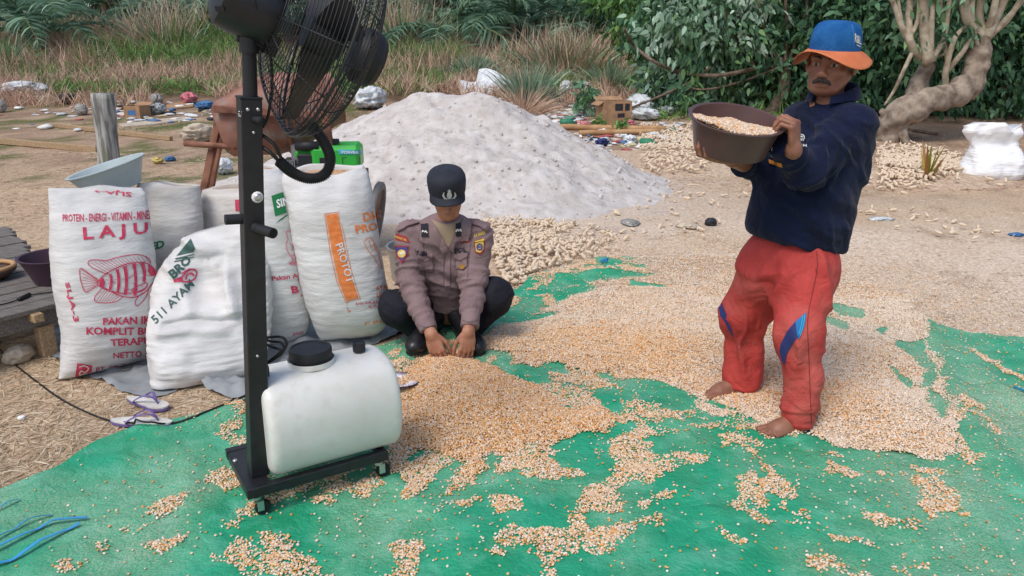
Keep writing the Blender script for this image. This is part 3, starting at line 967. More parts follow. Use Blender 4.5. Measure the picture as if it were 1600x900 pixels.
for i, (a, b) in enumerate(((0.0, 0.0), (LB, 0.0), (0.0, LC), (LB, LC))):
    zc_ = top_z(*bp(a, b, 0)[:2])
    gap = FZ - zc_
    w = lathe([(0.0, -0.011), (0.024, -0.011), (0.027, -0.006), (0.027, 0.006), (0.024, 0.011), (0.0, 0.011)], 20, bp(a + 0.018, b, zc_ + 0.027), np.stack([ux, uz, -uy], 1))
    c_ = obj('caster', join(lathe([(0.017, 0), (0.017, 0.010), (0.010, 0.012), (0.010, 0.018)], 12, bp(a, b, zc_ + gap - 0.018)), box(bp(a + 0.009, b - 0.0155, zc_ + 0.040), (0.022, 0.003, 0.036), RB), box(bp(a + 0.009, b + 0.0155, zc_ + 0.040), (0.022, 0.003, 0.036), RB),
             box(bp(a + 0.006, b, zc_ + 0.058), (0.03, 0.034, 0.003), RB)), m_chrome, fan, smooth=False)
    obj('wheel', w, m_rubber, c_, sharp=40)
# tank
TC = bp(LB / 2 + 0.078, LC / 2 - 0.004, 0)
th0, th1 = FZ + 0.034, 0.486
tw, tl = LC / 2 + 0.040, LB / 2 + 0.020
def tank_sdf(Q):
    q = Q - np.array([TC[0], TC[1], (th0 + th1) / 2])
    x, y, z = q @ ux, q @ uy, q[:, 2]
    hh = (th1 - th0) / 2
    zz = (z + 0.02) / (hh + 0.03)
    e = ((np.abs(y) / tw) ** 2.1 + np.abs(zz) ** 2.3) ** (1 / 2.2) - 1
    e = e * min(tw, hh)
    e = smax(e, -z - hh, 0.025); e = smax(e, z - hh, 0.05)
    return smax(e, np.abs(x) - tl, 0.035)
tv_, tf_ = nets(tank_sdf, [TC[0] - 0.42, TC[1] - 0.42, th0 - 0.02], [TC[0] + 0.42, TC[1] + 0.42, th1 + 0.03], 0.0075)
tv_ = relax(tv_, tf_, 3)
tank = obj('water_tank', (tv_, tf_), m_tank, fan)
def cap(cx, cy, r, hgt, z, ribs=48):
    n = ribs * 2
    ang = np.arange(n) * 2 * pi / n
    rr = r * (1 + 0.02 * (np.arange(n) % 2))
    prof = [(0.98, 0), (1.0, 0.004), (1.0, hgt - 0.006), (0.97, hgt), (0.86, hgt), (0.84, hgt - 0.003), (0.0, hgt - 0.003)]
    V = np.concatenate([np.stack([k * rr * np.cos(ang), k * rr * np.sin(ang), np.full(n, zz)], 1) for k, zz in prof])
    Fc = [[i * n + k, i * n + (k + 1) % n, (i + 1) * n + (k + 1) % n, (i + 1) * n + k] for i in range(len(prof) - 1) for k in range(n)]
    return V + np.array([cx, cy, z]), Fc
cp = bp(LB / 2 + 0.045, LC / 2, 0)
obj('neck', lathe([(0.082, 0), (0.082, 0.02)], 40, (cp[0], cp[1], th1 - 0.012)), m_tank, tank)
obj('filler_cap', cap(cp[0], cp[1], 0.074, 0.044, th1 + 0.004), m_blackpl, tank, sharp=40)
c2 = bp(LB + 0.005, LC * 0.5, 0); c3 = bp(0.085, LC * 0.36, 0)
obj('small_cap', cap(c2[0], c2[1], 0.023, 0.034, th1 - 0.004, 14), m_blackpl, tank, sharp=40)
hc = obj('hose_cap', cap(c3[0], c3[1], 0.023, 0.034, th1 - 0.006, 14), m_blackpl, tank, sharp=40)
# post
pb = G(404, 738, FZ + 0.034)
pt = P(389, 153, pb[1] + 0.01)
pd = nrm(pt - pb)
PR = np.stack([nrm(ux - pd * (ux @ pd)), np.cross(pd, nrm(ux - pd * (ux @ pd))), pd], 1)
PW = 0.063
Lp = np.linalg.norm(pt - pb)
def pp(a, b, t_): return pb + PR[:, 0] * a + PR[:, 1] * b + pd * t_
post = obj('post', box(pp(0, 0, Lp / 2), (PW, PW, Lp), PR, 0.003), m_black, fan, smooth=False)
obj('end_cap', box(pp(0, 0, Lp + 0.0015), (PW + 0.004, PW + 0.004, 0.006), PR, 0.001), m_blackpl, post, smooth=False)
TT = Lp + 0.205
obj('inner_tube', join(tube([pp(0.004, 0, Lp - 0.05), pp(0.004, 0, TT - 0.06)], 0.0215, 24), tube([pp(0.004, 0, TT - 0.075), pp(0.004, 0, TT)], 0.0285, 24)), m_black, fan, sharp=40)
def px_on_post(px, py):       # point on the camera-facing face of the post
    d_ = ray(px, py); n_ = -PR[:, 1]
    o_ = pp(0, -PW / 2, 0)
    return EYE + d_ * (((o_ - EYE) @ n_) / (d_ @ n_))
n_ = -PR[:, 1]
def rfr(z): return frame(z)
for (x, y, r) in ((403, 308, 0.012), (387, 171, 0.006), (403, 171, 0.006), (396, 207, 0.005), (402, 362, 0.005), (402, 556, 0.005)):
    o_ = px_on_post(x, y)
    obj('bolt', lathe([(r, 0), (r, 0.004), (r * 0.6, 0.007), (0, 0.007)], 12, o_, rfr(n_)), m_chrome, post)
o_ = px_on_post(402, 308)
obj('bolt_plate', lathe([(0.018, 0.0005), (0.018, 0.0022), (0.0, 0.0022)], 12, o_, rfr(n_)), m_white, post)
for (x, y, ln) in ((398, 187, 0.035), (399, 356, 0.085)):
    o_ = px_on_post(x, y)
    hd = nrm(n_ * 0.9 + PR[:, 0] * 0.35)
    kn = obj('handle', join(tube([o_ - hd * 0.002, o_ + hd * 0.02], 0.017 if ln > .05 else 0.011, 16), tube([o_ + hd * 0.018, o_ + hd * ln], 0.0165 if ln > .05 else 0.012, 16)), m_blackpl, post, sharp=40)
    obj('end_ring', lathe([(0.0165, 0), (0.0165, 0.006), (0.011, 0.006), (0.010, 0.0008), (0, 0.0008)], 16, o_ + hd * ln, rfr(hd)) if ln > .05 else lathe([(0.012, 0), (0.009, 0.004), (0, 0.004)], 12, o_ + hd * ln, rfr(hd)), m_rubber, kn)
o_ = pp(-PW / 2, 0.0, 0); o_ = o_ + pd * ((px_on_post(392, 345) - pb) @ pd)
obj('handle', tube([o_, o_ - PR[:, 0] * 0.05], 0.0165, 16), m_blackpl, post, sharp=40)
pbv = bvh_of(post)
decal('printed_mark', pbv, join2d(stroke2d([(373, 174), (378, 174.6)], 1.2), stroke2d([(372.5, 178), (378, 178.6)], 1.0), stroke2d([(373, 181), (377, 181.5)], 1.0)), m_white, post, 0.001)
# fan head
FA = nrm([0.80, 0.43, -0.40])
FC = P(506, 60, pb[1] + 0.13)
FR = frame(FA)
def fp(r, t_, ang): return FC + FA * t_ + r * (FR[:, 0] * cos(ang) + FR[:, 1] * sin(ang))
hinge = pp(0.004, 0, TT)
MB_ = FC - FA * 0.215
motor = obj('motor_housing', lathe([(0.0, -0.125), (0.055, -0.120), (0.094, -0.098), (0.100, -0.05), (0.102, 0.0), (0.102, 0.05), (0.097, 0.068), (0.05, 0.075), (0.0, 0.075)], 40, MB_, FR), m_black, fan, sharp=35)
for k in range(5):
    a_ = k * 2 * pi / 5
    obj('vent_slot', box(MB_ - FA * 0.098 + (FR[:, 0] * cos(a_) + FR[:, 1] * sin(a_)) * 0.092, (0.03, 0.014, 0.004), frame(-FA * 0.7 + (FR[:, 0] * cos(a_) + FR[:, 1] * sin(a_)))), m_rubber, motor, smooth=False)
bkt = MB_ - np.array([0, 0, 0.104])
obj('tilt_bracket', join(beam(hinge - pd * 0.03, bkt + FA * 0.03, 0.05, 0.028, 0.004), box(bkt + [0, 0, 0.012], (0.12, 0.06, 0.03), FR @ np.array([[0, 0, 1], [0, 1, 0], [1, 0, 0]]), 0.004), tube([hinge - n_ * -0.034 - pd * 0.01, hinge + n_ * 0.034 - pd * 0.01], 0.028, 20)), m_black, fan, sharp=40)
obj('tilt_bolt', lathe([(0.013, 0), (0.013, 0.006), (0.007, 0.010), (0, 0.010)], 6, hinge + n_ * 0.034 - pd * 0.01, rfr(n_)), m_brass, fan, smooth=False)
def ring(r, t_, wr, n=56, s=5):
    return tube([fp(r, t_, k * 2 * pi / n) for k in range(n)], wr, s, closed=True)
backp = spline([(0.10, -0.165), (0.17, -0.140), (0.24, -0.095), (0.292, -0.04), (0.312, 0.0)], 12)
frontp = spline([(0.312, 0.004), (0.30, 0.045), (0.25, 0.085), (0.17, 0.112), (0.085, 0.122)], 12)
def guard(prof, nr, nrad, off):
    L = np.concatenate([[0], np.cumsum(np.linalg.norm(np.diff(prof, axis=0), axis=1))])
    ps = []
    for s_ in np.linspace(0.02, L[-1] - 0.004, nr):
        ps.append(ring(np.interp(s_, L, prof[:, 0]), np.interp(s_, L, prof[:, 1]), 0.00135))
    for k in range(nrad):
        a_ = off + k * 2 * pi / nrad
        ps.append(tube([fp(r - 0.003, t_, a_) for r, t_ in prof[::4]] + [fp(prof[-1][0] - 0.003, prof[-1][1], a_)], 0.0022, 5))
    return join(*ps)
obj('back_guard', guard(backp, 21, 12, 0.1), m_black, fan)
obj('front_guard', guard(frontp, 20, 12, 0.25), m_black, fan)
obj('guard_rim', join(ring(0.316, 0.0, 0.0055, 72, 8), ring(0.312, 0.016, 0.003, 72, 6), ring(0.312, -0.016, 0.003, 72, 6)), m_black, fan)
obj('mist_disc', lathe([(0.0, 0.10), (0.07, 0.10), (0.088, 0.118), (0.09, 0.165), (0.075, 0.185), (0.0, 0.19)], 32, FC, FR), m_blackpl, fan, sharp=35)
obj('hub', lathe([(0.0, -0.06), (0.05, -0.06), (0.055, 0.0), (0.045, 0.06), (0.0, 0.07)], 24, FC, FR), m_blackpl, fan, sharp=35)
for k in range(3):
    a0 = k * 2 * pi / 3 + 0.6
    Vb, Fb = [], []
    for i, r in enumerate(np.linspace(0.04, 0.285, 10)):
        wd = 0.24 + 0.32 * sin(pi * (i / 9) ** 0.8)
        for j in range(7):
            u_ = j / 6 - 0.5
            Vb.append(fp(r, u_ * 0.11 * (1 - 0.4 * i / 9) + 0.0, a0 + u_ * wd + 0.25 * i / 9))
    Vb = np.array(Vb)
    Fb = [[i * 7 + j, i * 7 + j + 1, (i + 1) * 7 + j + 1, (i + 1) * 7 + j] for i in range(9) for j in range(6)]
    Vt = Vb + FA * 0.003
    obj('blade', join((Vb, Fb), (Vt, [f[::-1] for f in Fb])), m_black, fan)
# hoses and leads
hp = spline([fp(0.30, 0.05, 0) * 0 + P(487, 196, FC[1] + 0.02), P(506, 222, FC[1]), P(516, 248, FC[1] - 0.03), P(508, 272, FC[1] - 0.05), P(484, 279, FC[1] - 0.07), P(458, 270, FC[1] - 0.09), P(436, 252, pb[1] + 0.01)], 40)
kk = np.arange(len(hp))
obj('corrugated_hose', tube(hp, 0.0165 + 0.0016 * np.where(kk % 4 < 2, 1, -1), 14), m_rubber, fan)
obj('hose_lead', join(tube(spline([P(437, 253, pb[1] + 0.01), P(424, 240, pb[1]), P(408, 228, pb[1] + 0.01)], 6), 0.006, 8), tube(spline([P(441, 251, pb[1] + 0.01), P(430, 228, pb[1]), P(414, 214, pb[1] + 0.01), P(400, 205, pb[1] + 0.02)], 6), 0.0055, 8)), m_cable, fan)
obj('motor_lead', tube(spline([MB_ + np.array([-0.02, -0.05, 0.12]), P(397, 2, pb[1] - 0.06), P(411, 45, pb[1] - 0.02), P(423, 90, pb[1] + 0.0), P(425, 135, pb[1] + 0.02), P(419, 180, pb[1] + 0.03), P(410, 200, pb[1] + 0.02)], 10), 0.0045, 8), m_cable, fan)
c3t = np.array([c3[0], c3[1], th1 + 0.028])
for k, (q1, q2, q3) in enumerate((((445, 545), (443, 528), (422, 527)), ((438, 550), (434, 545), (422, 541)), ((441, 552), (440, 536), (422, 533)))):
    y_ = c3[1]
    obj('tank_hose', tube(spline([c3t, P(*q1, y_ - 0.01), P(*q2, y_ - 0.01), P(*q3, y_ - 0.005), pp(0, 0, 0.49 + 0.01 * k)], 8), 0.0045, 8), m_cable, hc)
ppts = [P(383, 624, pb[1] + 0.03)]
cab = [(378, 626), (345, 645), (310, 660), (270, 668), (228, 676), (195, 668), (150, 652), (100, 628), (60, 600), (25, 572), (0, 548), (-40, 505)]
path = [pp(-PW / 2 + 0.004, 0, 0.28)] + [np.array([*G(a, b)[:2], 0]) for a, b in cab]
path = spline(path, 8)
for k in range(8, len(path)):
    x_, y_ = path[k, :2]
    path[k, 2] = max(gz(x_, y_), (float(tz(np.array([x_]), np.array([y_]))[0]) if inpoly(np.array([x_]), np.array([y_]), TARP)[0] else -1)) + 0.006 + (0.03 * np.exp(-((k - 44) / 6.0) ** 2))
pc = obj('power_cable', tube(path, 0.0042, 8), m_cable, fan)

# ================================================================== SACKS
def sack_mesh(rows, mouth=None, pw=2.5, seed=0.0, crease=0.0026, dent=0.014, nv=130, nu=110, rimn=0.022, post=None):
    """rows: (xl, yl, xr, yr, YL, YR, half_depth) from top to bottom."""
    rows = np.asarray(rows, float)
    sp = spline(rows, 14)
    L = np.array([P(r[0], r[1], r[4]) for r in sp]); Rr = np.array([P(r[2], r[3], r[5]) for r in sp])
    dep = np.maximum(sp[:, 6], 0.006)
    s = np.concatenate([[0], np.cumsum(np.linalg.norm(np.diff((L + Rr) / 2, axis=0), axis=1))])
    t_ = np.linspace(0, s[-1], nv)
    L = np.stack([np.interp(t_, s, L[:, k]) for k in range(3)], 1); Rr = np.stack([np.interp(t_, s, Rr[:, k]) for k in range(3)], 1); dep = np.interp(t_, s, dep)
    ang = np.arange(nu) * 2 * pi / nu
    ca, sa = np.cos(ang), np.sin(ang)
    cx = np.sign(ca) * np.abs(ca) ** (2 / pw); sy_ = np.sign(sa) * np.abs(sa) ** (2 / pw)
    V = []
    for i in range(nv):
        c_ = (L[i] + Rr[i]) / 2; w_ = (Rr[i] - L[i]) / 2
        n_ = nrm(np.cross(w_, [0, 0, 1]))        # towards the camera
        V.append(c_ + cx[:, None] * w_ + sy_[:, None] * n_ * dep[i])
    V = np.concatenate(V)
    ii_ = []
    F = np.array([[i * nu + k, (i + 1) * nu + k, (i + 1) * nu + (k + 1) % nu, i * nu + (k + 1) % nu] for i in range(nv - 1) for k in range(nu)])
    N = normals(V, F)
    frac = np.repeat(np.linspace(0, 1, nv), nu)
    st = V * np.array([1.2, 1.2, 9.0])
    cr = 1 - np.abs(fbm(st + seed, 3.6, 3, seed)) * 2.2
    amp = np.clip(1 - np.abs(frac - 0.55) * 0.6, 0.3, 1)
    disp = crease * np.clip(cr, -0.6, 1) * amp + dent * fbm(V, 4.5, 3, seed + 2) + 0.45 * crease * fbm(V * np.array([1, 1, 4]), 22, 2, seed + 5)
    edge = np.clip(np.minimum(frac / 0.03, (1 - frac) / 0.05), 0.15, 1)
    V = V + N * (disp * edge)[:, None]
    # loose rim
    top = frac < 0.22
    ft = (1 - frac[top] / 0.22)
    V[top, 2] += (0.010 * fnoise(V[top], 14, seed + 9) + rimn * fnoise(V[top], 5.5, seed + 3)) * ft
    V[top] += N[top] * (0.5 * rimn * fnoise(V[top], 8, seed + 6) * ft)[:, None]
    if post is not None: V = post(V, N)
    F = F.tolist()
    F.append([(nv - 1) * nu + k for k in range(nu)][::-1] if True else [])
    if mouth is None:
        F.append(list(range(nu)))
        return V, F, None
    # open mouth: inner wall going down to the fill
    dpt, fillz = mouth
    rim = V[:nu]
    cen = rim.mean(0)
    V2 = [rim]
    rings_ = []
    for j, f in enumerate((0.25, 0.6, 1.0)):
        p_ = cen + (rim - cen) * (0.965 - 0.05 * f)
        p_[:, 2] = rim[:, 2] - dpt * f
        rings_.append(p_)
    n0_ = len(V)
    V = np.concatenate([V] + rings_)
    for k in range(nu):
        F.append([k, (k + 1) % nu, n0_ + (k + 1) % nu, n0_ + k])
    for j in range(2):
        for k in range(nu):
            F.append([n0_ + j * nu + k, n0_ + j * nu + (k + 1) % nu, n0_ + (j + 1) * nu + (k + 1) % nu, n0_ + (j + 1) * nu + k])
    return V, F, rings_[2]

def sack(name, label, rows, mat, mouth=None, fill=None, group=None, **kw):
    V, F, fr = sack_mesh(rows, mouth, **kw)
    V[:, 2] = np.maximum(V[:, 2], 0.016 + 0.0 * V[:, 2])
    c_ = V.mean(0); base = np.array([c_[0], c_[1], 0.016])
    o = thing(name, label, 'sack', base, group)
    b_ = obj('sack_cloth', (V, F), mat, o)
    if fr is not None and fill is not None:
        cen = fr.mean(0); cen[2] += 0.035
        nu_ = len(fr)
        Vf = np.concatenate([fr, cen + (fr - cen) * [0.6, 0.6, 0.3] , [cen]])
        Ff = [[k, (k + 1) % nu_, nu_ + (k + 1) % nu_, nu_ + k] for k in range(nu_)] + [[nu_ + k, nu_ + (k + 1) % nu_, 2 * nu_] for k in range(nu_)]
        obj('contents', (Vf, Ff), fill, o)
    return o, b_

m_fill = nmat('sack_contents', srgb(214, 174, 136), 0.85, col2=srgb(176, 130, 90), scale=90, bump=1.0, bscale=110)
# 1 fish-feed sack
s1, b1 = sack('feed_sack', 'upright white sack printed with a red striped fish, leaning by the wooden platform',
    [(76, 298, 222, 291, 3.62, 3.82, 0.02), (75, 312, 229, 303, 3.60, 3.82, 0.05), (77, 345, 235, 334, 3.57, 3.81, 0.10), (80, 400, 240, 388, 3.53, 3.79, 0.145), (86, 455, 245, 440, 3.50, 3.78, 0.165),
     (93, 510, 246, 490, 3.47, 3.77, 0.17), (97, 545, 245, 520, 3.46, 3.76, 0.155), (97, 572, 243, 544, 3.45, 3.75, 0.11), (93, 590, 241, 556, 3.44, 3.74, 0.05), (88, 598, 239, 561, 3.43, 3.73, 0.012)], m_sack, seed=1.0)
bv = bvh_of(b1)
prints = [lettering('PROTEIN - ENERGI - VITAMIN - MINERAL', (98, 335), (247, 327), (98, 346), (247, 342), 0.012, curve=1.5), lettering('L A J U', (129, 355), (231, 347), (131, 381), (231, 370), 0.028),
          lettering('PAKAN IKAN', (161, 497), (258, 492), (161, 508), (258, 505), 0.03), lettering('KOMPLIT BUTIRAN', (135, 511), (290, 512), (135, 523), (290, 524), 0.03), lettering('TERAPUNG', (172, 530), (262, 524), (173, 541), (262, 537), 0.03),
          lettering('NETTO 30 KG', (177, 551), (262, 545), (177, 560), (262, 555), 0.02), lettering('PT. SINTA', (150, 574), (206, 567), (150, 581), (206, 573), 0.01), lettering('SLJA-3', (205, 308), (148, 300), (205, 298), (148, 297), 0.02),
          lettering('SLJA-3', (108, 440), (124, 502), (100, 442), (113, 503), 0.02)]
decals('lettering', bv, prints, m_red, s1)
logo = [fill2d([[(121, 567), (144, 571), (143, 582), (140, 588), (117, 592)]], 4)]
decal('red_emblem', bv, join2d(*logo), m_red, s1)
decal('emblem_curl', bv, join2d(stroke2d([(124, 573), (132, 571), (138, 575), (133, 581), (127, 579), (124, 584), (132, 588)], 2.0, sm=5)), m_sack, s1, 0.0035)
# the striped fish
body = spline([(152, 441), (160, 432), (172, 424), (188, 416), (205, 411), (222, 410), (234, 414), (241, 421), (243, 430), (240, 440), (234, 448), (226, 457), (212, 464), (196, 464), (180, 459), (166, 451), (152, 445)], 5)
fish = [stroke2d(body, 1.5, True)]
for pts in ([(152, 436), (140, 428), (126, 419), (125, 432), (128, 445), (133, 456), (143, 452), (152, 446)], [(166, 428), (148, 420), (138, 413), (140, 407), (152, 406), (165, 407), (180, 403), (200, 399), (218, 398), (232, 404), (236, 414)],
            [(160, 450), (150, 461), (148, 470), (160, 473), (178, 472), (191, 465), (188, 462)], [(232, 452), (228, 464), (215, 478), (211, 472), (216, 463)], [(206, 452), (218, 446), (230, 442), (226, 452), (214, 457), (206, 455)]):
    fish.append(stroke2d(pts, 1.3, True, sm=3))
for i in range(7):
    f_ = i / 6
    fish.append(stroke2d([(152, 438 + 8 * f_), (127 + 3 * f_, 421 + 33 * f_)], 0.7))
for i in range(15):
    f_ = i / 14
    fish.append(stroke2d([(168 + 66 * f_, 426 - 14 * f_ ** 0.7), (142 + 84 * f_, 410 - 10 * f_)], 0.7))
for i in range(7):
    f_ = i / 6
    fish.append(stroke2d([(164 + 22 * f_, 452 + 10 * f_), (151 + 24 * f_, 470 + 2 * f_)], 0.7))
decal('fish_outline', bv, join2d(*fish), m_red, s1)
bars = []
for (x0, y0, x1, y1, w0) in ((157, 435, 157, 449, 9), (172, 428, 171, 453, 5), (183, 421, 183, 458, 5), (195, 416, 195, 461, 6), (209, 412, 210, 462, 6), (222, 411, 224, 440, 5.5)):
    ys = np.linspace(y0, y1, 7); xs = x0 + (x1 - x0) * np.linspace(0, 1, 7) + 2.5 * np.sin(np.linspace(0, 3, 7))
    bars.append(stroke2d(np.stack([xs, ys], 1), w0 * (0.7 + 0.35 * rng.random(7))))
bars.append(fill2d([[(232, 414), (241, 421), (243, 429), (236, 432), (231, 424)]], 4))
bars.append(stroke2d([(175, 455), (195, 459), (215, 456), (230, 448)], 1.6, sm=3))
for i in range(26):
    x_, y_ = rng.uniform(165, 232), rng.uniform(428, 456)
    bars.append(stroke2d([(x_, y_), (x_ + 2.2, y_ + 1.2), (x_ + 3.4, y_ + 0.2)], 0.8))
decal('fish_bars', bv, join2d(*bars), m_red, s1, 0.0026)
# 2 sack behind with green letters
s2, b2 = sack('feed_sack', 'open white sack with green letters standing behind the fish-printed sack',
    [(212, 284, 312, 292, 4.05, 4.2, 0.10), (210, 300, 316, 312, 4.03, 4.2, 0.14), (212, 350, 318, 356, 4.0, 4.17, 0.16), (214, 420, 318, 424, 3.98, 4.15, 0.17), (218, 480, 314, 484, 3.98, 4.13, 0.16), (224, 520, 305, 523, 3.98, 4.1, 0.09), (232, 530, 298, 532, 3.98, 4.1, 0.02)],
    m_sack2, mouth=(0.05, 0), fill=m_fill, seed=4.0, dent=0.02)
decal('green_lettering', bvh_of(b2), lettering('SPEED', (208, 387), (257, 374), (208, 397), (257, 387), 0.04), m_greenp, s2)
# 3 open sack of corn
s3, b3 = sack('grain_sack', 'open white sack filled with orange grain behind the slumped sack',
    [(318, 296, 428, 284, 4.35, 4.45, 0.12), (313, 312, 438, 304, 4.33, 4.45, 0.15), (316, 350, 446, 345, 4.31, 4.43, 0.17), (320, 420, 448, 416, 4.30, 4.42, 0.17), (326, 470, 440, 468, 4.30, 4.4, 0.14), (332, 496, 430, 494, 4.30, 4.4, 0.04)],
    m_sack2, mouth=(0.045, 0), fill=m_fill, seed=7.0, dent=0.016)
decal('red_mark', bvh_of(b3), fill2d([[(367, 312), (374, 312), (374, 330), (368, 330)]], 4), m_red, s3)
# 4 slumped sack in front
def slump(V, N):
    q = np.array([to_px(v) for v in V]); f = np.array([v[1] for v in V])
    front = np.tile(np.clip(np.sin(np.arange(110) * 2 * pi / 110) * 2.5, 0, 1), 130) * 1.5
    def pl(pts): return dist_poly(q[:, 0], q[:, 1], np.array(pts, float), False)
    d = -0.050 * np.exp(-(((q[:, 0] - 312) / 30) ** 2 + ((q[:, 1] - 450) / 34) ** 2))
    d += 0.035 * np.exp(-(pl([(288, 374), (330, 395), (352, 430), (368, 486)]) / 11) ** 2)
    d += 0.022 * np.exp(-(pl([(262, 415), (285, 440), (296, 485)]) / 9) ** 2)
    d -= 0.020 * np.exp(-(pl([(258, 508), (300, 500), (345, 504), (380, 492)]) / 5) ** 2)
    d += 0.018 * np.exp(-(pl([(250, 520), (300, 514), (350, 518)]) / 9) ** 2)
    d -= 0.03 * np.exp(-(pl([(344, 400), (352, 450), (356, 482)]) / 6) ** 2) * (q[:, 0] < 352)
    return V + (front * d)[:, None] * np.array([0.1, -1.0, 0.25])
s4, b4 = sack('feed_sack', 'slumped half-empty white sack with green figures, in front of the other sacks',
    [(288, 370, 392, 338, 3.84, 3.92, 0.03), (266, 392, 404, 362, 3.80, 3.90, 0.055), (247, 430, 414, 408, 3.72, 3.86, 0.10), (234, 468, 420, 450, 3.62, 3.80, 0.135), (230, 492, 423, 480, 3.55, 3.76, 0.165), (233, 528, 424, 520, 3.47, 3.70, 0.185), (237, 565, 416, 556, 3.40, 3.64, 0.17),
     (240, 595, 396, 580, 3.36, 3.58, 0.10), (242, 610, 372, 592, 3.33, 3.52, 0.04), (242, 617, 345, 601, 3.31, 3.48, 0.012)], m_sack, seed=10.0, dent=0.045, crease=0.005, pw=3.2, post=slump)
bv = bvh_of(b4)
decals('lettering', bv, (lettering('511 AYAM', (235, 497), (296, 436), (244, 507), (304, 446), 0.02), lettering('BRO', (262, 425), (292, 398), (272, 437), (300, 408), 0.04), fill2d([[(276, 400), (298, 373), (305, 388), (302, 394)]], 4),
      stroke2d([(274, 405), (304, 397)], 2.2), stroke2d([(272, 409), (303, 402)], 1.4)), m_dkgreen, s4)
decal('red_emblem', bv, join2d(stroke2d([(280, 440), (288, 428), (298, 421), (307, 424), (305, 434), (296, 440), (284, 440)], 2.4, sm=4), stroke2d([(290, 437), (292, 430), (299, 427), (303, 431)], 2.6, sm=4), fill2d([[(271, 437), (284, 432), (286, 440), (272, 441)]], 4),
      stroke2d([(283, 428), (296, 420), (305, 421)], 1.5)), m_red, s4)
# 5 chicken-feed sack
s5, b5 = sack('feed_sack', 'white sack with red hen print and green corner badge beside the orange-striped sack',
    [(388, 262, 436, 257, 4.0, 4.08, 0.09), (384, 280, 446, 274, 3.98, 4.08, 0.13), (384, 320, 456, 316, 3.96, 4.06, 0.15), (386, 380, 466, 376, 3.95, 4.05, 0.165), (390, 440, 477, 436, 3.94, 4.04, 0.17), (394, 490, 486, 482, 3.93, 4.04, 0.16), (400, 520, 482, 512, 3.93, 4.03, 0.13), (406, 545, 466, 536, 3.93, 4.0, 0.07), (412, 552, 452, 546, 3.93, 3.98, 0.02)],
    m_sack, mouth=(0.04, 0), fill=m_fill, seed=13.0)
bv = bvh_of(b5)
decal('green_badge', bv, join2d(fill2d([[(424, 306), (442, 300), (448, 332), (430, 338)]], 4), stroke2d([(431, 349), (440, 342), (449, 336)], [0.5, 2.4, 2.0])), m_greenp, s5)
decal('white_lettering', bv, lettering('SIN', (431, 312), (449, 307), (433, 326), (452, 319), 0.03), m_white, s5, 0.0035)
decals('lettering', bv, (lettering('Pakan Ayam', (424, 432), (484, 424), (426, 441), (486, 434), 0.02), lettering('STARTER', (464, 436), (500, 428), (466, 442), (502, 434), 0.02), lettering('B 811', (454, 447), (500, 443), (456, 459), (502, 454), 0.035), lettering('NETTO', (470, 460), (500, 455), (470, 464), (500, 459), 0.02),
      lettering('2020', (457, 520), (474, 517), (457, 525), (474, 521), 0.01), stroke2d([(420, 516), (424, 530), (430, 545)], 4)), m_red, s5)
decal('hen_print', bv, join2d(stroke2d([(447, 362), (452, 361), (456, 366), (458, 376), (463, 384), (462, 394), (456, 400), (450, 394), (447, 384), (450, 374)], 1.6, True, sm=4), stroke2d([(455, 400), (458, 408), (452, 412), (464, 413), (461, 402)], 2.2, sm=3), stroke2d([(452, 380), (458, 386), (455, 392)], 1.4, sm=3),
      fill2d([[(450, 412), (468, 406), (467, 400), (474, 412)]], 4), stroke2d([(460, 358), (465, 372), (470, 395)], 1.6)), m_pink, s5)
# 6 orange-striped sack
s6, b6 = sack('feed_sack', 'full white sack with a vertical orange stripe, standing next to the crouching person',
    [(441, 272, 568, 258, 3.98, 4.1, 0.09), (440, 290, 578, 274, 3.97, 4.1, 0.13), (447, 325, 583, 310, 3.95, 4.08, 0.165), (456, 375, 590, 360, 3.94, 4.07, 0.18), (466, 425, 598, 412, 3.93, 4.06, 0.19), (477, 470, 605, 462, 3.92, 4.05, 0.18), (486, 500, 605, 494, 3.92, 4.05, 0.15), (495, 520, 596, 514, 3.92, 4.04, 0.09), (502, 531, 584, 525, 3.92, 4.03, 0.02)],
    m_sack, mouth=(0.04, 0), fill=m_fill, seed=16.0)
bv = bvh_of(b6)
stripe = [(509, 336), (528, 333), (534, 365), (545, 420), (560, 466), (541, 470), (529, 440), (519, 395)]
decal('orange_stripe', bv, fill2d([stripe], 4), m_orange, s6, 0.002)
out = [(507, 334), (530, 331), (537, 365), (548, 420), (563, 468), (540, 472), (526, 440), (516, 395)]
decal('stripe_border', bv, stroke2d(out, 1.0, True), m_orange, s6, 0.002)
decal('stripe_lettering', bv, lettering('PROTOT', (535, 378), (554, 440), (524, 383), (542, 443), 0.02), m_sack, s6, 0.0036)
decals('lettering', bv, (lettering('DM', (566, 333), (592, 328), (568, 346), (594, 342), 0.03), lettering('PROF', (554, 352), (598, 346), (556, 365), (600, 358), 0.03), lettering('AYAM', (586, 447), (610, 443), (587, 454), (611, 451), 0.02), lettering('UMUR', (588, 458), (612, 454), (588, 465), (612, 461), 0.02),
      lettering('PT. BROI', (570, 504), (600, 498), (570, 509), (600, 503), 0.012), stroke2d([(543, 530), (544, 488), (546, 486), (606, 478)], 1.8), stroke2d([(543, 485), (606, 476)], 1.6), stroke2d([(568, 378), (575, 372), (583, 376), (590, 392), (594, 408), (596, 420)], 1.2, sm=4), stroke2d([(568, 378), (574, 390), (584, 402), (592, 416)], 1.0, sm=4), stroke2d([(576, 376), (580, 388)], 0.9), stroke2d([(583, 380), (588, 394)], 0.9)), m_orange, s6)
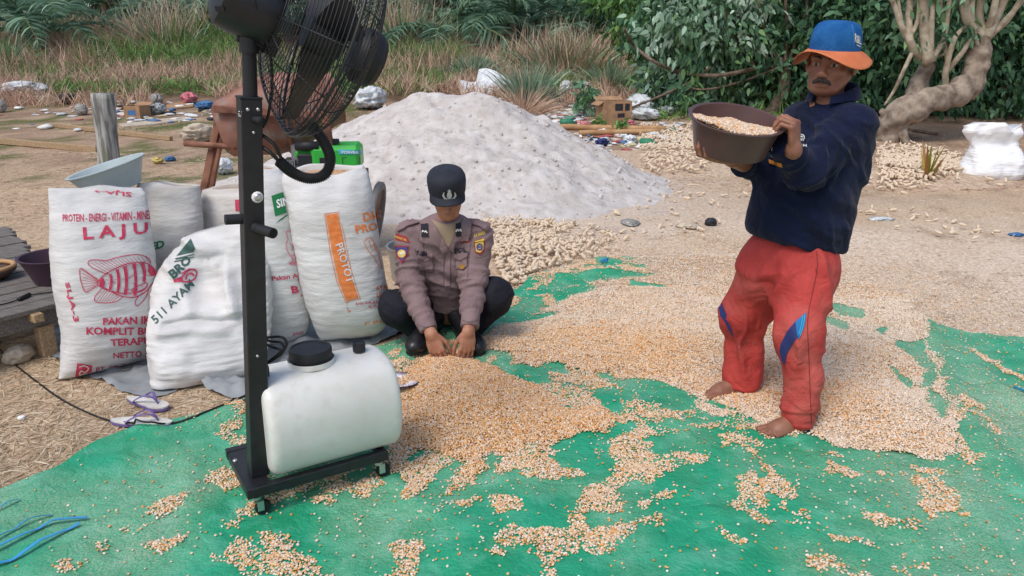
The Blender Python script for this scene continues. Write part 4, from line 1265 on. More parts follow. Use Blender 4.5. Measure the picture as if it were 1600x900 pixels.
decal('red_box_print', bv, join2d(stroke2d([(542, 472), (604, 466), (604, 476), (542, 482)], 0.9, True), lettering('DILARANG', (556, 473), (600, 469), (556, 476.5), (600, 472.5), 0.01), lettering('SAPI', (575, 478), (600, 475), (575, 481), (600, 478), 0.01)), m_red, s6)

# grey sheet under the sacks
def ground_sheet(name, label, cat, px, mat, amp=0.02, lift=0.006, sc=5.0, step=0.03, seed=0.0, bumps=()):
    poly = gpoly(px); poly = spline(np.vstack([poly, poly[:1]]), 4)[:-1]
    v, f = cdt_fill(poly, step)
    q = xy3(v[:, 0], v[:, 1])
    z = gz(v[:, 0], v[:, 1]) + lift + amp * np.clip(1 - np.abs(fbm(q, sc, 3, seed)) * 2.4, 0, 1) ** 1.5
    for (bx, by, r, h_) in bumps:
        c_ = G(bx, by)[:2]
        z = z + h_ * np.exp(-((v[:, 0] - c_[0]) ** 2 + (v[:, 1] - c_[1]) ** 2) / r ** 2) * (0.6 + 0.6 * np.abs(fbm(q, 9, 2, seed + 1)) * 2)
    base = np.array([v[:, 0].mean(), v[:, 1].mean(), 0])
    o = obj(name, (np.column_stack([v, z]), f), mat, base=base)
    return tag(o, label, cat)
ground_sheet('plastic_sheet', 'crumpled grey plastic sheet lying under the white sacks', 'sheet',
    [(58, 540), (75, 553), (110, 578), (165, 600), (200, 617), (245, 622), (300, 604), (322, 612), (345, 621), (384, 622), (430, 590), (520, 556), (608, 532), (640, 506), (600, 488), (420, 470), (230, 470), (100, 508), (80, 520)], m_greysheet,
    amp=0.024, sc=8.0, step=0.02, seed=3.0, bumps=[(350, 590, 0.07, 0.09), (325, 604, 0.05, 0.05), (375, 565, 0.08, 0.07), (368, 612, 0.05, 0.05), (470, 540, 0.08, 0.03), (80, 540, 0.06, 0.05)])

# ================================================================== BASINS
def basin(name, label, c, R, rt, rb, h, mat, lipw=0.012, n=48, cat='basin', foot=True, thick=0.004):
    o = thing(name, label, cat, c)
    prof = [(0.0, 0.004), (rb * 0.9, 0.004), (rb, 0.0), (rb + 0.3 * (rt - rb), h * 0.3), (rt - 0.004, h - 0.02), (rt, h - 0.012), (rt + lipw, h - 0.008), (rt + lipw + 0.002, h - 0.002), (rt + lipw * 0.6, h), (rt - thick, h - 0.003), (rb + 0.3 * (rt - rb) - thick, h * 0.3), (rb - thick, 0.008), (0.0, 0.008)]
    obj('bowl', lathe(prof, n, c, R), mat, o, sharp=30)
    return o
def tiltR(ax, ay): return rotm('X', ax) @ rotm('Y', ay)
# grey basin lying on the sacks
gb = P(182, 294, 4.0); gb[2] -= 0.005
basin('grey_basin', 'grey-blue plastic basin tilted on top of the sack beside the wooden post', gb + np.array([0, 0.0, 0.0]), tiltR(6, -15), 0.185, 0.13, 0.13, m_greybasin)
# platform
PZ = 0.285
plat = thing('wooden_platform', 'low weathered plank platform beside the fish-printed sack', 'platform', [*G(20, 500)[:2], 0])
f0 = G(-60, 512, PZ); f1 = G(103, 470, PZ)          # front edge
ud = nrm((f1 - f0) * [1, 1, 0]); vd = np.array([-ud[1], ud[0], 0])
PRt = np.stack([ud, vd, uz], 1)
Lf = 1.5
E0, E1 = G(104, 469, PZ), G(18, 356, PZ)
depth = (E1 - E0) @ vd
yo = 0.0; k = 0
def edge(s_): return E0 + (E1 - E0) * s_
while yo < depth:
    w = rng.uniform(0.115, 0.14)
    e_ = edge((yo + w / 2) / depth) + ud * rng.uniform(-0.02, 0.02)
    c_ = e_ - ud * Lf / 2 + uz * (-0.013 + rng.uniform(-0.003, 0.003))
    obj('plank', box(c_, (Lf, w - 0.010, 0.026), PRt @ rotm('Z', rng.uniform(-0.4, 0.4)), 0.003), m_wood, plat, smooth=False)
    yo += w
for b in (0.06, depth * 0.5, depth - 0.09):
    obj('joist', box(edge(b / depth) - ud * (Lf / 2 + 0.06) + uz * -0.072, (Lf, 0.045, 0.085), PRt, 0.003), m_wood, plat, smooth=False)
for a_, b in ((0.13, 0.05), (0.9, 0.05), (0.20, depth * 0.5), (0.30, depth - 0.08), (1.2, depth - 0.08)):
    c_ = edge(b / depth) - ud * a_
    obj('support_block', box([c_[0], c_[1], (PZ - 0.114) / 2], (0.075, 0.06, PZ - 0.116), PRt, 0.003), m_wood2, plat, smooth=False)
obj('cross_piece', box(E0 - ud * 0.16 + vd * 0.02 + uz * -0.048, (0.05, 0.10, 0.044), PRt, 0.003), m_wood2, plat, smooth=False)
pbz = G(82, 440, PZ + 0.002)
basin('purple_basin', 'dark purple plastic basin standing on the plank platform', pbz + np.array([0.02, 0.03, 0]), np.eye(3), 0.178, 0.12, 0.15, m_purple_d)
tb = thing('winnowing_tray', 'round brown wooden tray with a pale rim on the plank platform', 'tray', G(-18, 436, PZ + 0.002))
_c = WL[tb.name]
obj('tray', lathe([(0.0, 0.0), (0.09, 0.0), (0.145, 0.045), (0.15, 0.062), (0.14, 0.06), (0.085, 0.012), (0, 0.012)], 40, _c), nmat('dark_wood_tray', srgb(92, 74, 62), 0.8, bump=0.4, bscale=40), tb)
obj('rim', tube([_c + np.array([0.136 * cos(k * pi / 20), 0.136 * sin(k * pi / 20), 0.068]) for k in range(40)], 0.014, 8, closed=True), nmat('pale_wood_rim', srgb(186, 146, 102), 0.7), tb)
cl = thing('cable_connector', 'small black cable connector lying on the plank platform', 'connector', G(40, 464, PZ + 0.006))
obj('plug', tube(spline([G(29, 468, PZ + 0.011), G(38, 464, PZ + 0.012), G(46, 460, PZ + 0.011)], 5), 0.011, 10), m_cable, cl)
obj('lead', tube(spline([G(46, 460, PZ + 0.008), G(60, 459, PZ + 0.007), G(90, 455, PZ + 0.006)], 6), 0.0035, 6), m_cable, cl)
obj('lead', tube(spline([G(29, 468, PZ + 0.008), G(10, 474, PZ + 0.006), G(-20, 480, PZ + 0.006)], 6), 0.0035, 6), m_cable, cl)
# metal pot behind the crouching person
mp_ = G(640, 452)
basin('metal_basin', 'round grey aluminium basin behind the crouching person', [mp_[0] + 0.03, mp_[1] + 0.28, gz(mp_[0], mp_[1])], np.eye(3), 0.21, 0.19, 0.24, m_alu, lipw=0.01)
# enamel plate with kernels
pl = G(617, 600, 0.03); plz = top_z(pl[0], pl[1]) + 0.004
ep = thing('enamel_plate', 'white enamel plate with red dots half hidden behind the water tank', 'plate', [pl[0], pl[1], plz])
_c = WL[ep.name]; _R = tiltR(-6, 4)
obj('plate', lathe([(0.0, 0.006), (0.06, 0.006), (0.075, 0.014), (0.112, 0.024), (0.114, 0.027), (0.074, 0.018), (0.06, 0.010), (0, 0.010)], 48, _c, _R), m_enamel, ep)
obj('rim_line', tube([_c + _R @ np.array([0.114 * cos(k * pi / 24), 0.114 * sin(k * pi / 24), 0.026]) for k in range(48)], 0.0022, 6, closed=True), nmat('dark_enamel', srgb(70, 40, 60), 0.4), ep)
for k in range(18):
    a_ = k * 2 * pi / 18
    obj('dot', ball(_c + _R @ np.array([0.098 * cos(a_), 0.098 * sin(a_), 0.0235]), (0.006, 0.005, 0.0012), 8), m_red, ep)
r_ = rng.random(160) ** 0.5 * 0.05; a_ = rng.random(160) * 2 * pi
kp = kernel_points(_c[0] + r_ * np.cos(a_), _c[1] + r_ * np.sin(a_), _c[2] + 0.014 + rng.random(160) * 0.010 * (1 - r_ / 0.05), 0.7)
kernels('corn_kernels', 'handful of corn kernels on the white enamel plate', [kp])
# ================================================================== BACKGROUND HELPERS
_hx = np.arange(-32, 32, 0.08); _hy = np.arange(1.0, 62, 0.08)
_HG = gz(*np.meshgrid(_hx, _hy, indexing='ij'))
def gzf(x, y):
    u = np.clip((x + 32) / 0.08, 0, len(_hx) - 2); v = np.clip((y - 1.0) / 0.08, 0, len(_hy) - 2)
    i = u.astype(int); j = v.astype(int); a = u - i; b = v - j
    return (_HG[i, j] * (1 - a) + _HG[i + 1, j] * a) * (1 - b) + (_HG[i, j + 1] * (1 - a) + _HG[i + 1, j + 1] * a) * b
def GT(px, py):
    """first ground hit along the view rays (vectorised fixed point on the terrain)"""
    px = np.atleast_1d(np.asarray(px, float)); py = np.atleast_1d(np.asarray(py, float))
    D = np.stack([(px - 800) / FPX, np.zeros_like(px), np.zeros_like(px)], 1) + np.outer((450 - py) / FPX, _CAMU) + _CAMF
    y = np.full(len(px), 8.0)
    for _ in range(60):
        t_ = y / D[:, 1]
        x = D[:, 0] * t_; z = CAM_H + D[:, 2] * t_
        gap = z - gzf(x, y)
        y = np.clip(y + gap * 2.2, 1.5, 60)
    t_ = y / D[:, 1]
    x = D[:, 0] * t_
    return np.stack([x, y, gz(x, y)], 1)
def gt(px, py): return GT([px], [py])[0]

def leaf_mat(name, rough=0.55, trans=0.25):
    return nmat(name, (1, 1, 1, 1), rough, attr=('leaf_colour', 'GEOMETRY'), trans=trans, spec=0.3)
m_leaf = leaf_mat('leaf'); m_grassm = leaf_mat('grass_blade', 0.7, 0.2)
m_bark = nmat('pale_bark', srgb(168, 154, 138), 0.95, col2=srgb(112, 98, 86), scale=7, detail=7, bump=1.0, bscale=18, spec=0.1)
m_stem = nmat('pale_stem', srgb(186, 174, 154), 0.9, col2=srgb(150, 136, 116), scale=10, bump=0.5, bscale=40, spec=0.1)
m_twig = nmat('grey_twig', srgb(128, 112, 98), 0.95, col2=srgb(96, 82, 70), scale=12, spec=0.1)

def ribbons(base, dirs, length, width, droop, col, seg=3, side=None):
    """grass blades / leaflets as tapered bending strips"""
    n = len(base)
    if side is None:
        side = np.cross(dirs, np.stack([rng.normal(size=n), rng.normal(size=n), rng.normal(size=n) * 0.3], 1))
    side = side / (np.linalg.norm(side, axis=1, keepdims=True) + 1e-9)
    V = np.zeros((n, 2 * seg + 1, 3)); p = base.copy(); d = dirs / np.linalg.norm(dirs, axis=1, keepdims=True)
    for s in range(seg + 1):
        f = s / seg
        w = width * (1 - f) ** 0.7 * (0.6 + 0.8 * min(1, f * 3)) if s < seg else 0
        if s < seg:
            V[:, 2 * s] = p - side * np.reshape(w, (-1, 1)) / 2; V[:, 2 * s + 1] = p + side * np.reshape(w, (-1, 1)) / 2
        else:
            V[:, 2 * s] = p
        d = d + np.stack([np.zeros(n), np.zeros(n), np.full(n, -droop * (0.4 + f))], 1) / seg * 1.6
        d /= np.linalg.norm(d, axis=1, keepdims=True)
        p = p + d * (length / seg)[:, None]
    k = 2 * seg + 1
    tr = []
    for s in range(seg - 1):
        tr += [[2 * s, 2 * s + 1, 2 * s + 3], [2 * s, 2 * s + 3, 2 * s + 2]]
    tr += [[2 * seg - 2, 2 * seg - 1, 2 * seg]]
    tr = np.array(tr)
    F = (np.arange(n)[:, None, None] * k + tr[None]).reshape(-1, 3)
    C = np.repeat(col, k, axis=0)
    return V.reshape(-1, 3), F, C

def cmesh(name, parts, mat, parent=None, base=None, smooth=False):
    V = np.concatenate([p[0] for p in parts]); C = np.concatenate([p[2] for p in parts])
    off = np.cumsum([0] + [len(p[0]) for p in parts[:-1]])
    F = np.concatenate([p[1] + o for p, o in zip(parts, off)])
    o = obj(name, (V, F), mat, parent, smooth=smooth, base=base)
    colattr(o.data, 'leaf_colour', C)
    return o

def palette(n, cols, jit=0.18):
    c = np.array([srgb(*q)[:3] for q in cols])
    return c[rng.integers(0, len(c), n)] * rng.uniform(1 - jit, 1 + jit, n)[:, None]

DRY = [(210, 180, 156), (194, 160, 136), (220, 198, 172), (174, 140, 118), (204, 168, 148)]
PALEDRY = [(206, 182, 156), (190, 160, 138), (214, 196, 170)]
GRN = [(104, 138, 76), (118, 154, 82), (88, 120, 68), (138, 162, 96)]
BLUEG = [(122, 152, 126), (140, 168, 140), (102, 132, 108), (164, 184, 158)]
DKG = [(68, 104, 78), (82, 120, 86), (60, 92, 72), (98, 134, 92)]

def grass_band(n, px, py, hgt, wid, cols, lean=0.35, droop=0.35, keep=None):
    x = rng.uniform(px[0], px[1], n); y = rng.uniform(py[0], py[1], n)
    p = GT(x, y)
    if keep is not None:
        k = keep(x, y, p); p = p[k]
    # tufts
    m = len(p)
    d = np.stack([rng.normal(0, lean, m), rng.normal(0, lean, m), np.ones(m)], 1)
    L = hgt * rng.uniform(0.5, 1.15, m)
    return ribbons(p - [0, 0, 0.03], d, L, wid * rng.uniform(0.7, 1.3, m)[:, None][:, 0], droop, palette(m, cols))

def nzp(p, sc, seed): return fbm(xy3(p[:, 0], p[:, 1]), sc, 3, seed)
# ------------------------------------------------------------------ grass
rt = lambda x: 190 - 0.02 * np.abs(x - 500)
low = [grass_band(26000, (-120, 1060), (88, 168), 0.55, 0.016, DRY, 0.45, 0.5, lambda x, y, p: (nzp(p, 0.5, 3) + 0.25 * nzp(p, 2, 6) > -0.16) & ~((y > 150) & (x > 560) & (x < 720))),
       grass_band(9000, (-120, 1060), (80, 125), 0.85, 0.016, DRY, 0.3, 0.4, lambda x, y, p: nzp(p, 0.6, 8) > 0.0),
       grass_band(6000, (-120, 230), (60, 90), 1.15, 0.020, PALEDRY, 0.35, 0.6), grass_band(2500, (560, 720), (60, 92), 1.2, 0.016, PALEDRY, 0.3, 0.6), grass_band(2500, (850, 1010), (70, 120), 0.9, 0.018, PALEDRY + DRY, 0.3, 0.5)]
dryg = cmesh('dry_grass', low, m_grassm); tag(dryg, 'band of dry brown grass growing behind the litter', 'grass', kind='stuff')
gr_ = [grass_band(14000, (-120, 1060), (70, 150), 0.55, 0.022, GRN, 0.5, 0.6, lambda x, y, p: nzp(p, 0.5, 3) < 0.02),
       grass_band(5000, (130, 420), (78, 105), 0.85, 0.03, GRN, 0.5, 0.7), grass_band(4500, (560, 720), (84, 108), 0.75, 0.026, GRN, 0.4, 0.6), grass_band(3000, (130, 340), (188, 232), 0.10, 0.012, GRN, 0.9, 0.8, lambda x, y, p: nzp(p, 1.2, 5) > -0.05),
       grass_band(900, (540, 640), (165, 210), 0.12, 0.012, GRN, 0.9, 0.8), grass_band(1600, (1010, 1300), (120, 190), 0.4, 0.03, GRN, 0.6, 0.8)]
grng = cmesh('green_grass', gr_, m_grassm); tag(grng, 'green weeds and low grass among the dry grass', 'grass', kind='stuff')

# ------------------------------------------------------------------ tall grass clumps (single plants one can point at)
def grass_clump(label, px, py, h, n, cols, spread=0.3, lean=0.45, wid=0.03, plume=0):
    c = gt(px, py)
    o = thing('grass_clump', label, 'grass clump', c, 'tall grass clumps at the field edge')
    p = c + np.stack([rng.normal(0, spread, n), rng.normal(0, spread, n), np.zeros(n) - 0.03], 1)
    d = (p - c) * [1.2, 1.2, 0] / max(spread, 0.05) * lean + np.stack([rng.normal(0, 0.12, n), rng.normal(0, 0.12, n), np.ones(n)], 1)
    b_ = cmesh('blades', [ribbons(p, d, h * rng.uniform(0.55, 1.1, n), wid * rng.uniform(0.7, 1.2, n), 0.55, palette(n, cols), 4)], m_grassm, o)
    if plume:
        q = c + np.stack([rng.normal(0, spread, plume), rng.normal(0, spread, plume), np.zeros(plume)], 1)
        d = np.stack([rng.normal(0, 0.25, plume), rng.normal(0, 0.25, plume), np.ones(plume)], 1)
        cmesh('dry_stalks', [ribbons(q, d, h * rng.uniform(1.0, 1.5, plume), 0.02 * np.ones(plume), 0.45, palette(plume, PALEDRY), 4)], m_grassm, o)
    return o
grass_clump('fan of grey-green blades above the white plastic sheet by the sand heap', 738, 122, 0.85, 260, BLUEG, 0.18, 0.5)
grass_clump('upright grey-green grass tuft right of the white plastic sheet', 826, 166, 1.15, 260, BLUEG, 0.12, 0.25)
grass_clump('wide blue-green grass tuft behind the litter carton', 952, 138, 0.95, 260, BLUEG, 0.2, 0.6)
grass_clump('big mixed reed clump with dry stalks at the centre of the field', 880, 112, 1.15, 800, BLUEG + DRY + GRN, 0.6, 0.35, 0.03, 160)
grass_clump('large blue-green clump at the far end of the litter row', 10, 108, 1.2, 600, BLUEG + GRN, 0.25, 0.6)
grass_clump('tall green cane clump with pale dry tops behind the fan', 630, 84, 1.7, 500, GRN + BLUEG, 0.5, 0.35, 0.04, 220)
grass_clump('tall green cane clump with curled dry tops behind the rusty machine', 270, 82, 1.5, 600, GRN + BLUEG + DRY, 0.6, 0.4, 0.04, 200)
grass_clump('green reed clump standing above the pale dry grass', 100, 66, 1.3, 300, GRN, 0.4, 0.4, 0.04, 40)
grass_clump('narrow green reed clump beside the rusty machine', 345, 80, 1.5, 400, GRN, 0.3, 0.45, 0.035, 30)
grass_clump('short dead brown tuft at the foot of the sand heap', 815, 178, 0.75, 500, DRY, 0.2, 0.7, 0.016)

# ------------------------------------------------------------------ palms
def frond(L, droop, seed):
    rg = np.random.default_rng(seed)
    t_ = np.linspace(0, 1, 26)
    ang = radians(62) - droop * t_ ** 1.4
    pts = np.zeros((26, 3))
    for i in range(1, 26):
        pts[i] = pts[i - 1] + L / 25 * np.array([cos(ang[i]), 0, sin(ang[i])])
    base, dirs, ln = [], [], []
    for i in range(3, 26):
        T = nrm(pts[min(i + 1, 25)] - pts[i - 1])
        for s in (-1, 1):
            for k in range(2):
                base.append(pts[i] - T * 0.05 * k)
                dirs.append(nrm(T * 0.75 + np.array([0, s * 0.9, 0.25 + rg.normal(0, 0.15)]) + rg.normal(0, 0.08, 3)))
                ln.append(L * 0.26 * (sin(pi * min(1, (i - 1) / 25) ** 0.75) * 0.9 + 0.18))
    base = np.array(base); dirs = np.array(dirs); ln = np.array(ln)
    c_ = palette(len(base), [(114, 148, 122), (98, 132, 110), (136, 168, 138), (86, 120, 100)], 0.15)
    V1, F1, C1 = ribbons(base, dirs, ln, np.full(len(base), 0.05 * L / 3), 0.75, c_, 3)
    V2, F2 = tube(pts, np.linspace(0.035, 0.008, 26) * L / 3, 5)
    F2t = np.array([[f[0], f[1], f[2]] for f in F2] + [[f[0], f[2], f[3]] for f in F2 if len(f) == 4])
    C2 = np.tile(np.array(srgb(120, 132, 84)[:3]), (len(V2), 1))
    V = np.concatenate([V1, V2]); F = np.concatenate([F1, F2t + len(V1)]); C = np.concatenate([C1, C2])
    me = make_mesh('frond', V, F, False); me.materials.append(m_leaf); colattr(me, 'leaf_colour', C)
    return me
FR_ = [frond(3.2, 1.5, 1), frond(3.6, 1.9, 2), frond(3.0, 2.3, 3), frond(3.8, 1.3, 4)]
palm_desc = ['behind the fan of grass over the white sheet', 'straight behind the sand heap crest', 'behind the big mixed reed clump', 'above the pale dry grass band', 'behind the rusty machine', 'behind the fan head', 'beside the leafy shrub', 'behind the tall cane clump with pale tops', 'deep in the thicket behind the reed clump', 'between the green reed clump and the cane clump', 'at the outer end of the dry grass band', 'deep in the thicket behind the fan post', 'deep in the thicket behind the sand heap']
TRK = make_mesh('trunk', *lathe([(0.32, -0.4), (0.30, 0.5), (0.26, 1.0), (0.05, 1.3)], 9))
TRK.materials.append(m_twig)
for k, (px, Y, s) in enumerate(((700, 24.5, 1.0), (800, 25.5, 1.05), (905, 25, 0.95), (60, 24.5, 1.0), (330, 29, 1.1), (520, 30, 1.1), (985, 26.5, 0.9), (610, 30.5, 1.15), (870, 33, 1.3), (180, 31, 1.2), (-60, 30, 1.1), (420, 32, 1.3), (740, 33, 1.3))):
    x = (px - 800) / FPX * (Y * cos(PITCH))
    z = gz(x, Y) + 0.0
    o = thing('oil_palm', 'oil palm with arching grey-green fronds ' + palm_desc[k], 'palm', [x, Y, z], 'oil palms beyond the field')
    tr_o = bpy.data.objects.new('trunk', TRK); COL.objects.link(tr_o); tr_o.parent = o; tr_o.scale = (s, s, s * 0.8)
    nf = 15
    for j in range(nf):
        f = bpy.data.objects.new('frond', FR_[(j + k) % 4]); COL.objects.link(f); f.parent = o
        f.location = (0, 0, 0.5 * s)
        f.rotation_euler = (rng.normal(0, 0.15), rng.uniform(-0.35, 0.75), j * 2.4 + rng.uniform(-0.3, 0.3))
        f.scale = (s * rng.uniform(0.8, 1.1),) * 3

# ------------------------------------------------------------------ broadleaf crowns
def leaves(c, r, n, size, cols, clumps=40, droop=0.4, fill=0.85, seed=0, floor=None, long_=2.5):
    c = np.asarray(c, float); r = np.asarray(r, float)
    u = rng.normal(size=(clumps, 3)); u /= np.linalg.norm(u, axis=1, keepdims=True)
    cc = c + u * r * (rng.random((clumps, 1)) ** (1 / 2.2)) * fill
    cs = rng.uniform(0.16, 0.34, clumps) * r.mean()
    k = rng.integers(0, clumps, n)
    p = cc[k] + rng.normal(size=(n, 3)) * cs[k][:, None] * 0.62
    if floor is not None: p = p[p[:, 2] > floor]; k = k[:len(p)]
    n = len(p)
    d = (p - c) / r * 0.5 + rng.normal(0, 0.6, (n, 3)); d[:, 2] -= droop
    cl = np.array([srgb(*q)[:3] for q in cols])[rng.integers(0, len(cols), clumps)] * rng.uniform(0.75, 1.3, (clumps, 1))
    col = cl[k] * rng.uniform(0.75, 1.25, n)[:, None]
    L = size * rng.uniform(0.35, 1.5, n)
    return ribbons(p, d, L, L / long_, 0.5, col, 3)

def tree(name, label, cat, base, trunk, crowns, mat=m_bark, group=None):
    o = thing(name, label, cat, base, group)
    obj('trunk', join(*trunk), mat, o)
    if crowns: cmesh('crown', crowns, m_leaf, o)
    return o
labs = [('tall dark broadleaf tree closing the view behind the palms by the fan', (450, 36, 6.5, 3.6)), ('tall dark broadleaf tree far behind the sand heap', (690, 37, 6.5, 3.8)), ('tall dark tree behind the palm left of the leafy shrub', (930, 36, 6.5, 3.6)),
        ('tall dark tree at the back behind the pale dry grass', (120, 37, 6.5, 4.0)), ('tall dark tree beyond the green cane clump', (300, 38, 6.5, 3.6)), ('dark tree at the outer end of the thicket beside the reed clump', (-90, 34, 6.0, 3.5)), ('tall dark tree rising between the two far palms', (810, 39, 7.0, 4.0)), ('dark tree with dense crown behind the narrow reed clump', (570, 39, 7.0, 4.0))]
for lab, (px, Y, h, r) in labs:
    x = (px - 800) / FPX * (Y * cos(PITCH)); z = gz(x, Y)
    tree('broadleaf_tree', lab, 'tree', [x, Y, z], [tube(spline([[x, Y, z - 0.3], [x + 0.1, Y, z + h * 0.4], [x - 0.1, Y, z + h * 0.8]], 5), np.linspace(0.25, 0.1, 11), 7)],
         [leaves([x, Y, z + h * 0.45], [r, r * 0.8, h * 0.55], 5200, 0.42, DKG, 90, 0.3, 0.95)], m_twig, 'dark trees behind the palms')

# leafy shrub behind the basin
sb = gt(1215, 182)
S0 = sb + np.array([-0.1, 0.4, 0])
Yb = S0[1]
def PB(px, py, dy=0.0): return P(px, py, Yb + dy)
shrub_tr = [tube(spline([S0 - [0, 0, 0.1], PB(1222, 150), PB(1226, 120), PB(1228, 98)], 5), np.linspace(0.13, 0.10, 16), 9)]
for path, r in (([(1226, 100), (1200, 60), (1185, 0), (1180, -40)], 0.035), ([(1226, 100), (1230, 50), (1228, 0), (1240, -40)], 0.04), ([(1224, 102), (1190, 105), (1120, 118), (1060, 112), (1020, 95), (990, 70), (975, 45)], 0.05), ([(1222, 104), (1150, 130), (1100, 140), (1070, 135)], 0.03),
                ([(1110, 105), (1075, 130), (1020, 155), (960, 178)], 0.035), ([(1215, 95), (1190, 40), (1170, 20)], 0.03), ([(1205, 98), (1170, 60), (1155, 20)], 0.028), ([(1228, 110), (1245, 60), (1262, 10)], 0.035), ([(1180, 103), (1150, 60), (1130, 10)], 0.02)):
    pts = [PB(a, b, -0.15 + 0.1 * i * (1 if i % 2 else -1)) for i, (a, b) in enumerate(path)]
    sp = spline(pts, 5)
    shrub_tr.append(tube(sp, np.linspace(r, r * 0.5, len(sp)), 6))
CAS = [(98, 136, 104), (114, 152, 116), (82, 120, 90), (134, 168, 136), (112, 148, 96)]
LITE = [(174, 198, 176), (154, 184, 160)]
tree('leafy_shrub', 'large leafy green shrub with bare forked branches behind the held basin', 'shrub', S0, shrub_tr,
     [leaves(PB(1100, 40, 0.5), [1.5, 0.8, 1.15], 8500, 0.155, CAS, 150, 0.6, 1.0), leaves(PB(1180, 50, 0.8), [1.2, 0.8, 1.3], 6000, 0.145, CAS, 110, 0.6, 1.0), leaves(PB(1060, 130, 0.4), [0.75, 0.5, 0.75], 3600, 0.15, CAS + LITE, 60, 0.6, 1.0, floor=S0[2] + 0.05),
      leaves(PB(1020, 20, 1.3), [1.2, 0.6, 0.9], 3600, 0.145, [(96, 130, 66), (112, 146, 80), (80, 116, 60)], 50, 0.7, 1.0), leaves(PB(1110, 30, 0.0), [1.4, 0.4, 1.0], 1300, 0.16, LITE, 80, 0.7, 1.0)], m_twig)
# low herbs by the litter
def herb(label, px, py, r, n, cols, size=0.12, h=0.5):
    c = gt(px, py)
    o = thing('herb', label, 'plant', c, 'weeds around the litter')
    st = [tube([c - [0, 0, 0.03], c + [rng.normal(0, 0.05), rng.normal(0, 0.05), h]], 0.008, 5) for _ in range(3)]
    obj('stem', join(*st), m_twig, o)
    cmesh('foliage', [leaves(c + [0, 0, h * 0.6], [r, r * 0.7, h * 0.55], n, size, cols, 12, 0.2, 1.0, floor=c[2] + 0.02)], m_leaf, o)
herb('bushy green weed left of the printed carton', 912, 182, 0.25, 300, CAS + LITE, 0.13, 0.55)
herb('green weed in front of the printed carton', 940, 203, 0.12, 90, GRN, 0.10, 0.22)
herb('green weed between the bamboo poles', 968, 206, 0.14, 90, GRN, 0.10, 0.18)
herb('leafy weed at the foot of the shrub by the litter', 1075, 178, 0.4, 500, CAS, 0.15, 0.6)
herb('leafy green weed beside the pale tree trunk', 1560, 120, 0.35, 420, [(120, 150, 60), (140, 168, 70), (96, 130, 56)], 0.14, 0.9)
herb('young yellow-green bush right of the pale tree', 1545, 165, 0.4, 420, [(110, 138, 58), (86, 118, 54), (150, 150, 70)], 0.13, 0.8)

# pale tree with many upright stems
tb = gt(1392, 222); TY = tb[1] + 0.15
def PT(px, py, dy=0.0): return P(px, py, TY + dy)
def rough_tube(path, r, n=12, sm=8, seed=0, amp=0.20):
    sp = spline(path, sm); rr = np.interp(np.linspace(0, 1, len(sp)), np.linspace(0, 1, len(r)), r)
    V, F = tube(sp, rr, n)
    c_ = np.repeat(sp, n, axis=0)
    d = V - c_
    return c_ + d * (1 + amp * 2 * fbm(V, 5, 3, seed))[:, None], F
t_parts = [rough_tube([PT(1388, 226), PT(1394, 205), PT(1404, 182, -0.1), PT(1440, 162, -0.15), PT(1485, 148, -0.1), PT(1514, 132), PT(1525, 108), PT(1529, 80), PT(1533, 58)], [0.22, 0.23, 0.24, 0.22, 0.20, 0.21, 0.18, 0.16, 0.13], 20, 12, 1),
           rough_tube([PT(1422, 172), PT(1434, 138, 0.2), PT(1445, 112, 0.2), PT(1452, 95, 0.25)], [0.18, 0.16, 0.13, 0.10], 12, 6, 2),
           rough_tube([PT(1404, 190), PT(1410, 212, -0.25), PT(1418, 226, -0.35)], [0.12, 0.08, 0.05], 8, 6, 4), rough_tube([PT(1398, 188), PT(1384, 178, -0.1), PT(1376, 172, -0.1)], [0.12, 0.08, 0.04], 8, 6, 6)]
tree_o = thing('pale_tree', 'bent pale-barked tree with many upright cut stems near the white sack', 'tree', tb)
obj('trunk', join(*t_parts), m_bark, tree_o)
stems = [([(1533, 60), (1510, 25), (1503, -30)], .10), ([(1535, 58), (1530, 20), (1540, -30)], .08), ([(1540, 60), (1560, 20), (1580, -30)], .085), ([(1545, 55), (1575, 30), (1600, -10)], .06), ([(1538, 58), (1552, 20), (1560, -30)], .07), ([(1530, 62), (1518, 30), (1520, -30)], .07), ([(1546, 58), (1590, 10), (1610, -20)], .05),
         ([(1452, 98), (1443, 40), (1445, -30)], .10), ([(1450, 98), (1424, 70), (1420, 30), (1425, -30)], .075), ([(1453, 96), (1455, 40), (1460, -30)], .06), ([(1424, 72), (1408, 40), (1398, 10), (1385, -20)], .05), ([(1455, 95), (1475, 60), (1482, 10), (1490, -30)], .05), ([(1430, 72), (1412, 110), (1398, 140), (1382, 165)], .035),
         ([(1478, 142), (1478, 110), (1492, 60), (1510, 40)], .055), ([(1478, 112), (1505, 80), (1520, 50)], .05), ([(1482, 105), (1475, 60), (1470, 0)], .04), ([(1500, 70), (1520, 55), (1545, 50)], .03), ([(1420, 60), (1434, 30), (1436, -30)], .04), ([(1410, 45), (1404, 0), (1408, -30)], .03), ([(1430, 80), (1460, 88), (1490, 80)], .03), ([(1395, 5), (1384, -20)], .03)]
for p_, r in stems:
    pts = [PT(a, b, rng.normal(0, 0.08)) for a, b in p_]
    sp = spline(pts, 6)
    obj('stem', tube(sp, np.linspace(r, r * 0.6, len(sp)), 8), m_stem, tree_o)
cmesh('crown', [leaves(PT(1470, -60, 0.3), [1.6, 0.8, 0.8], 1500, 0.16, CAS, 50, 0.5), leaves(PT(1440, 60, 0.1), [0.5, 0.3, 0.4], 160, 0.14, CAS, 14, 0.5), leaves(PT(1510, 40, 0.0), [0.35, 0.3, 0.35], 120, 0.14, CAS, 10, 0.5)], m_leaf, tree_o)
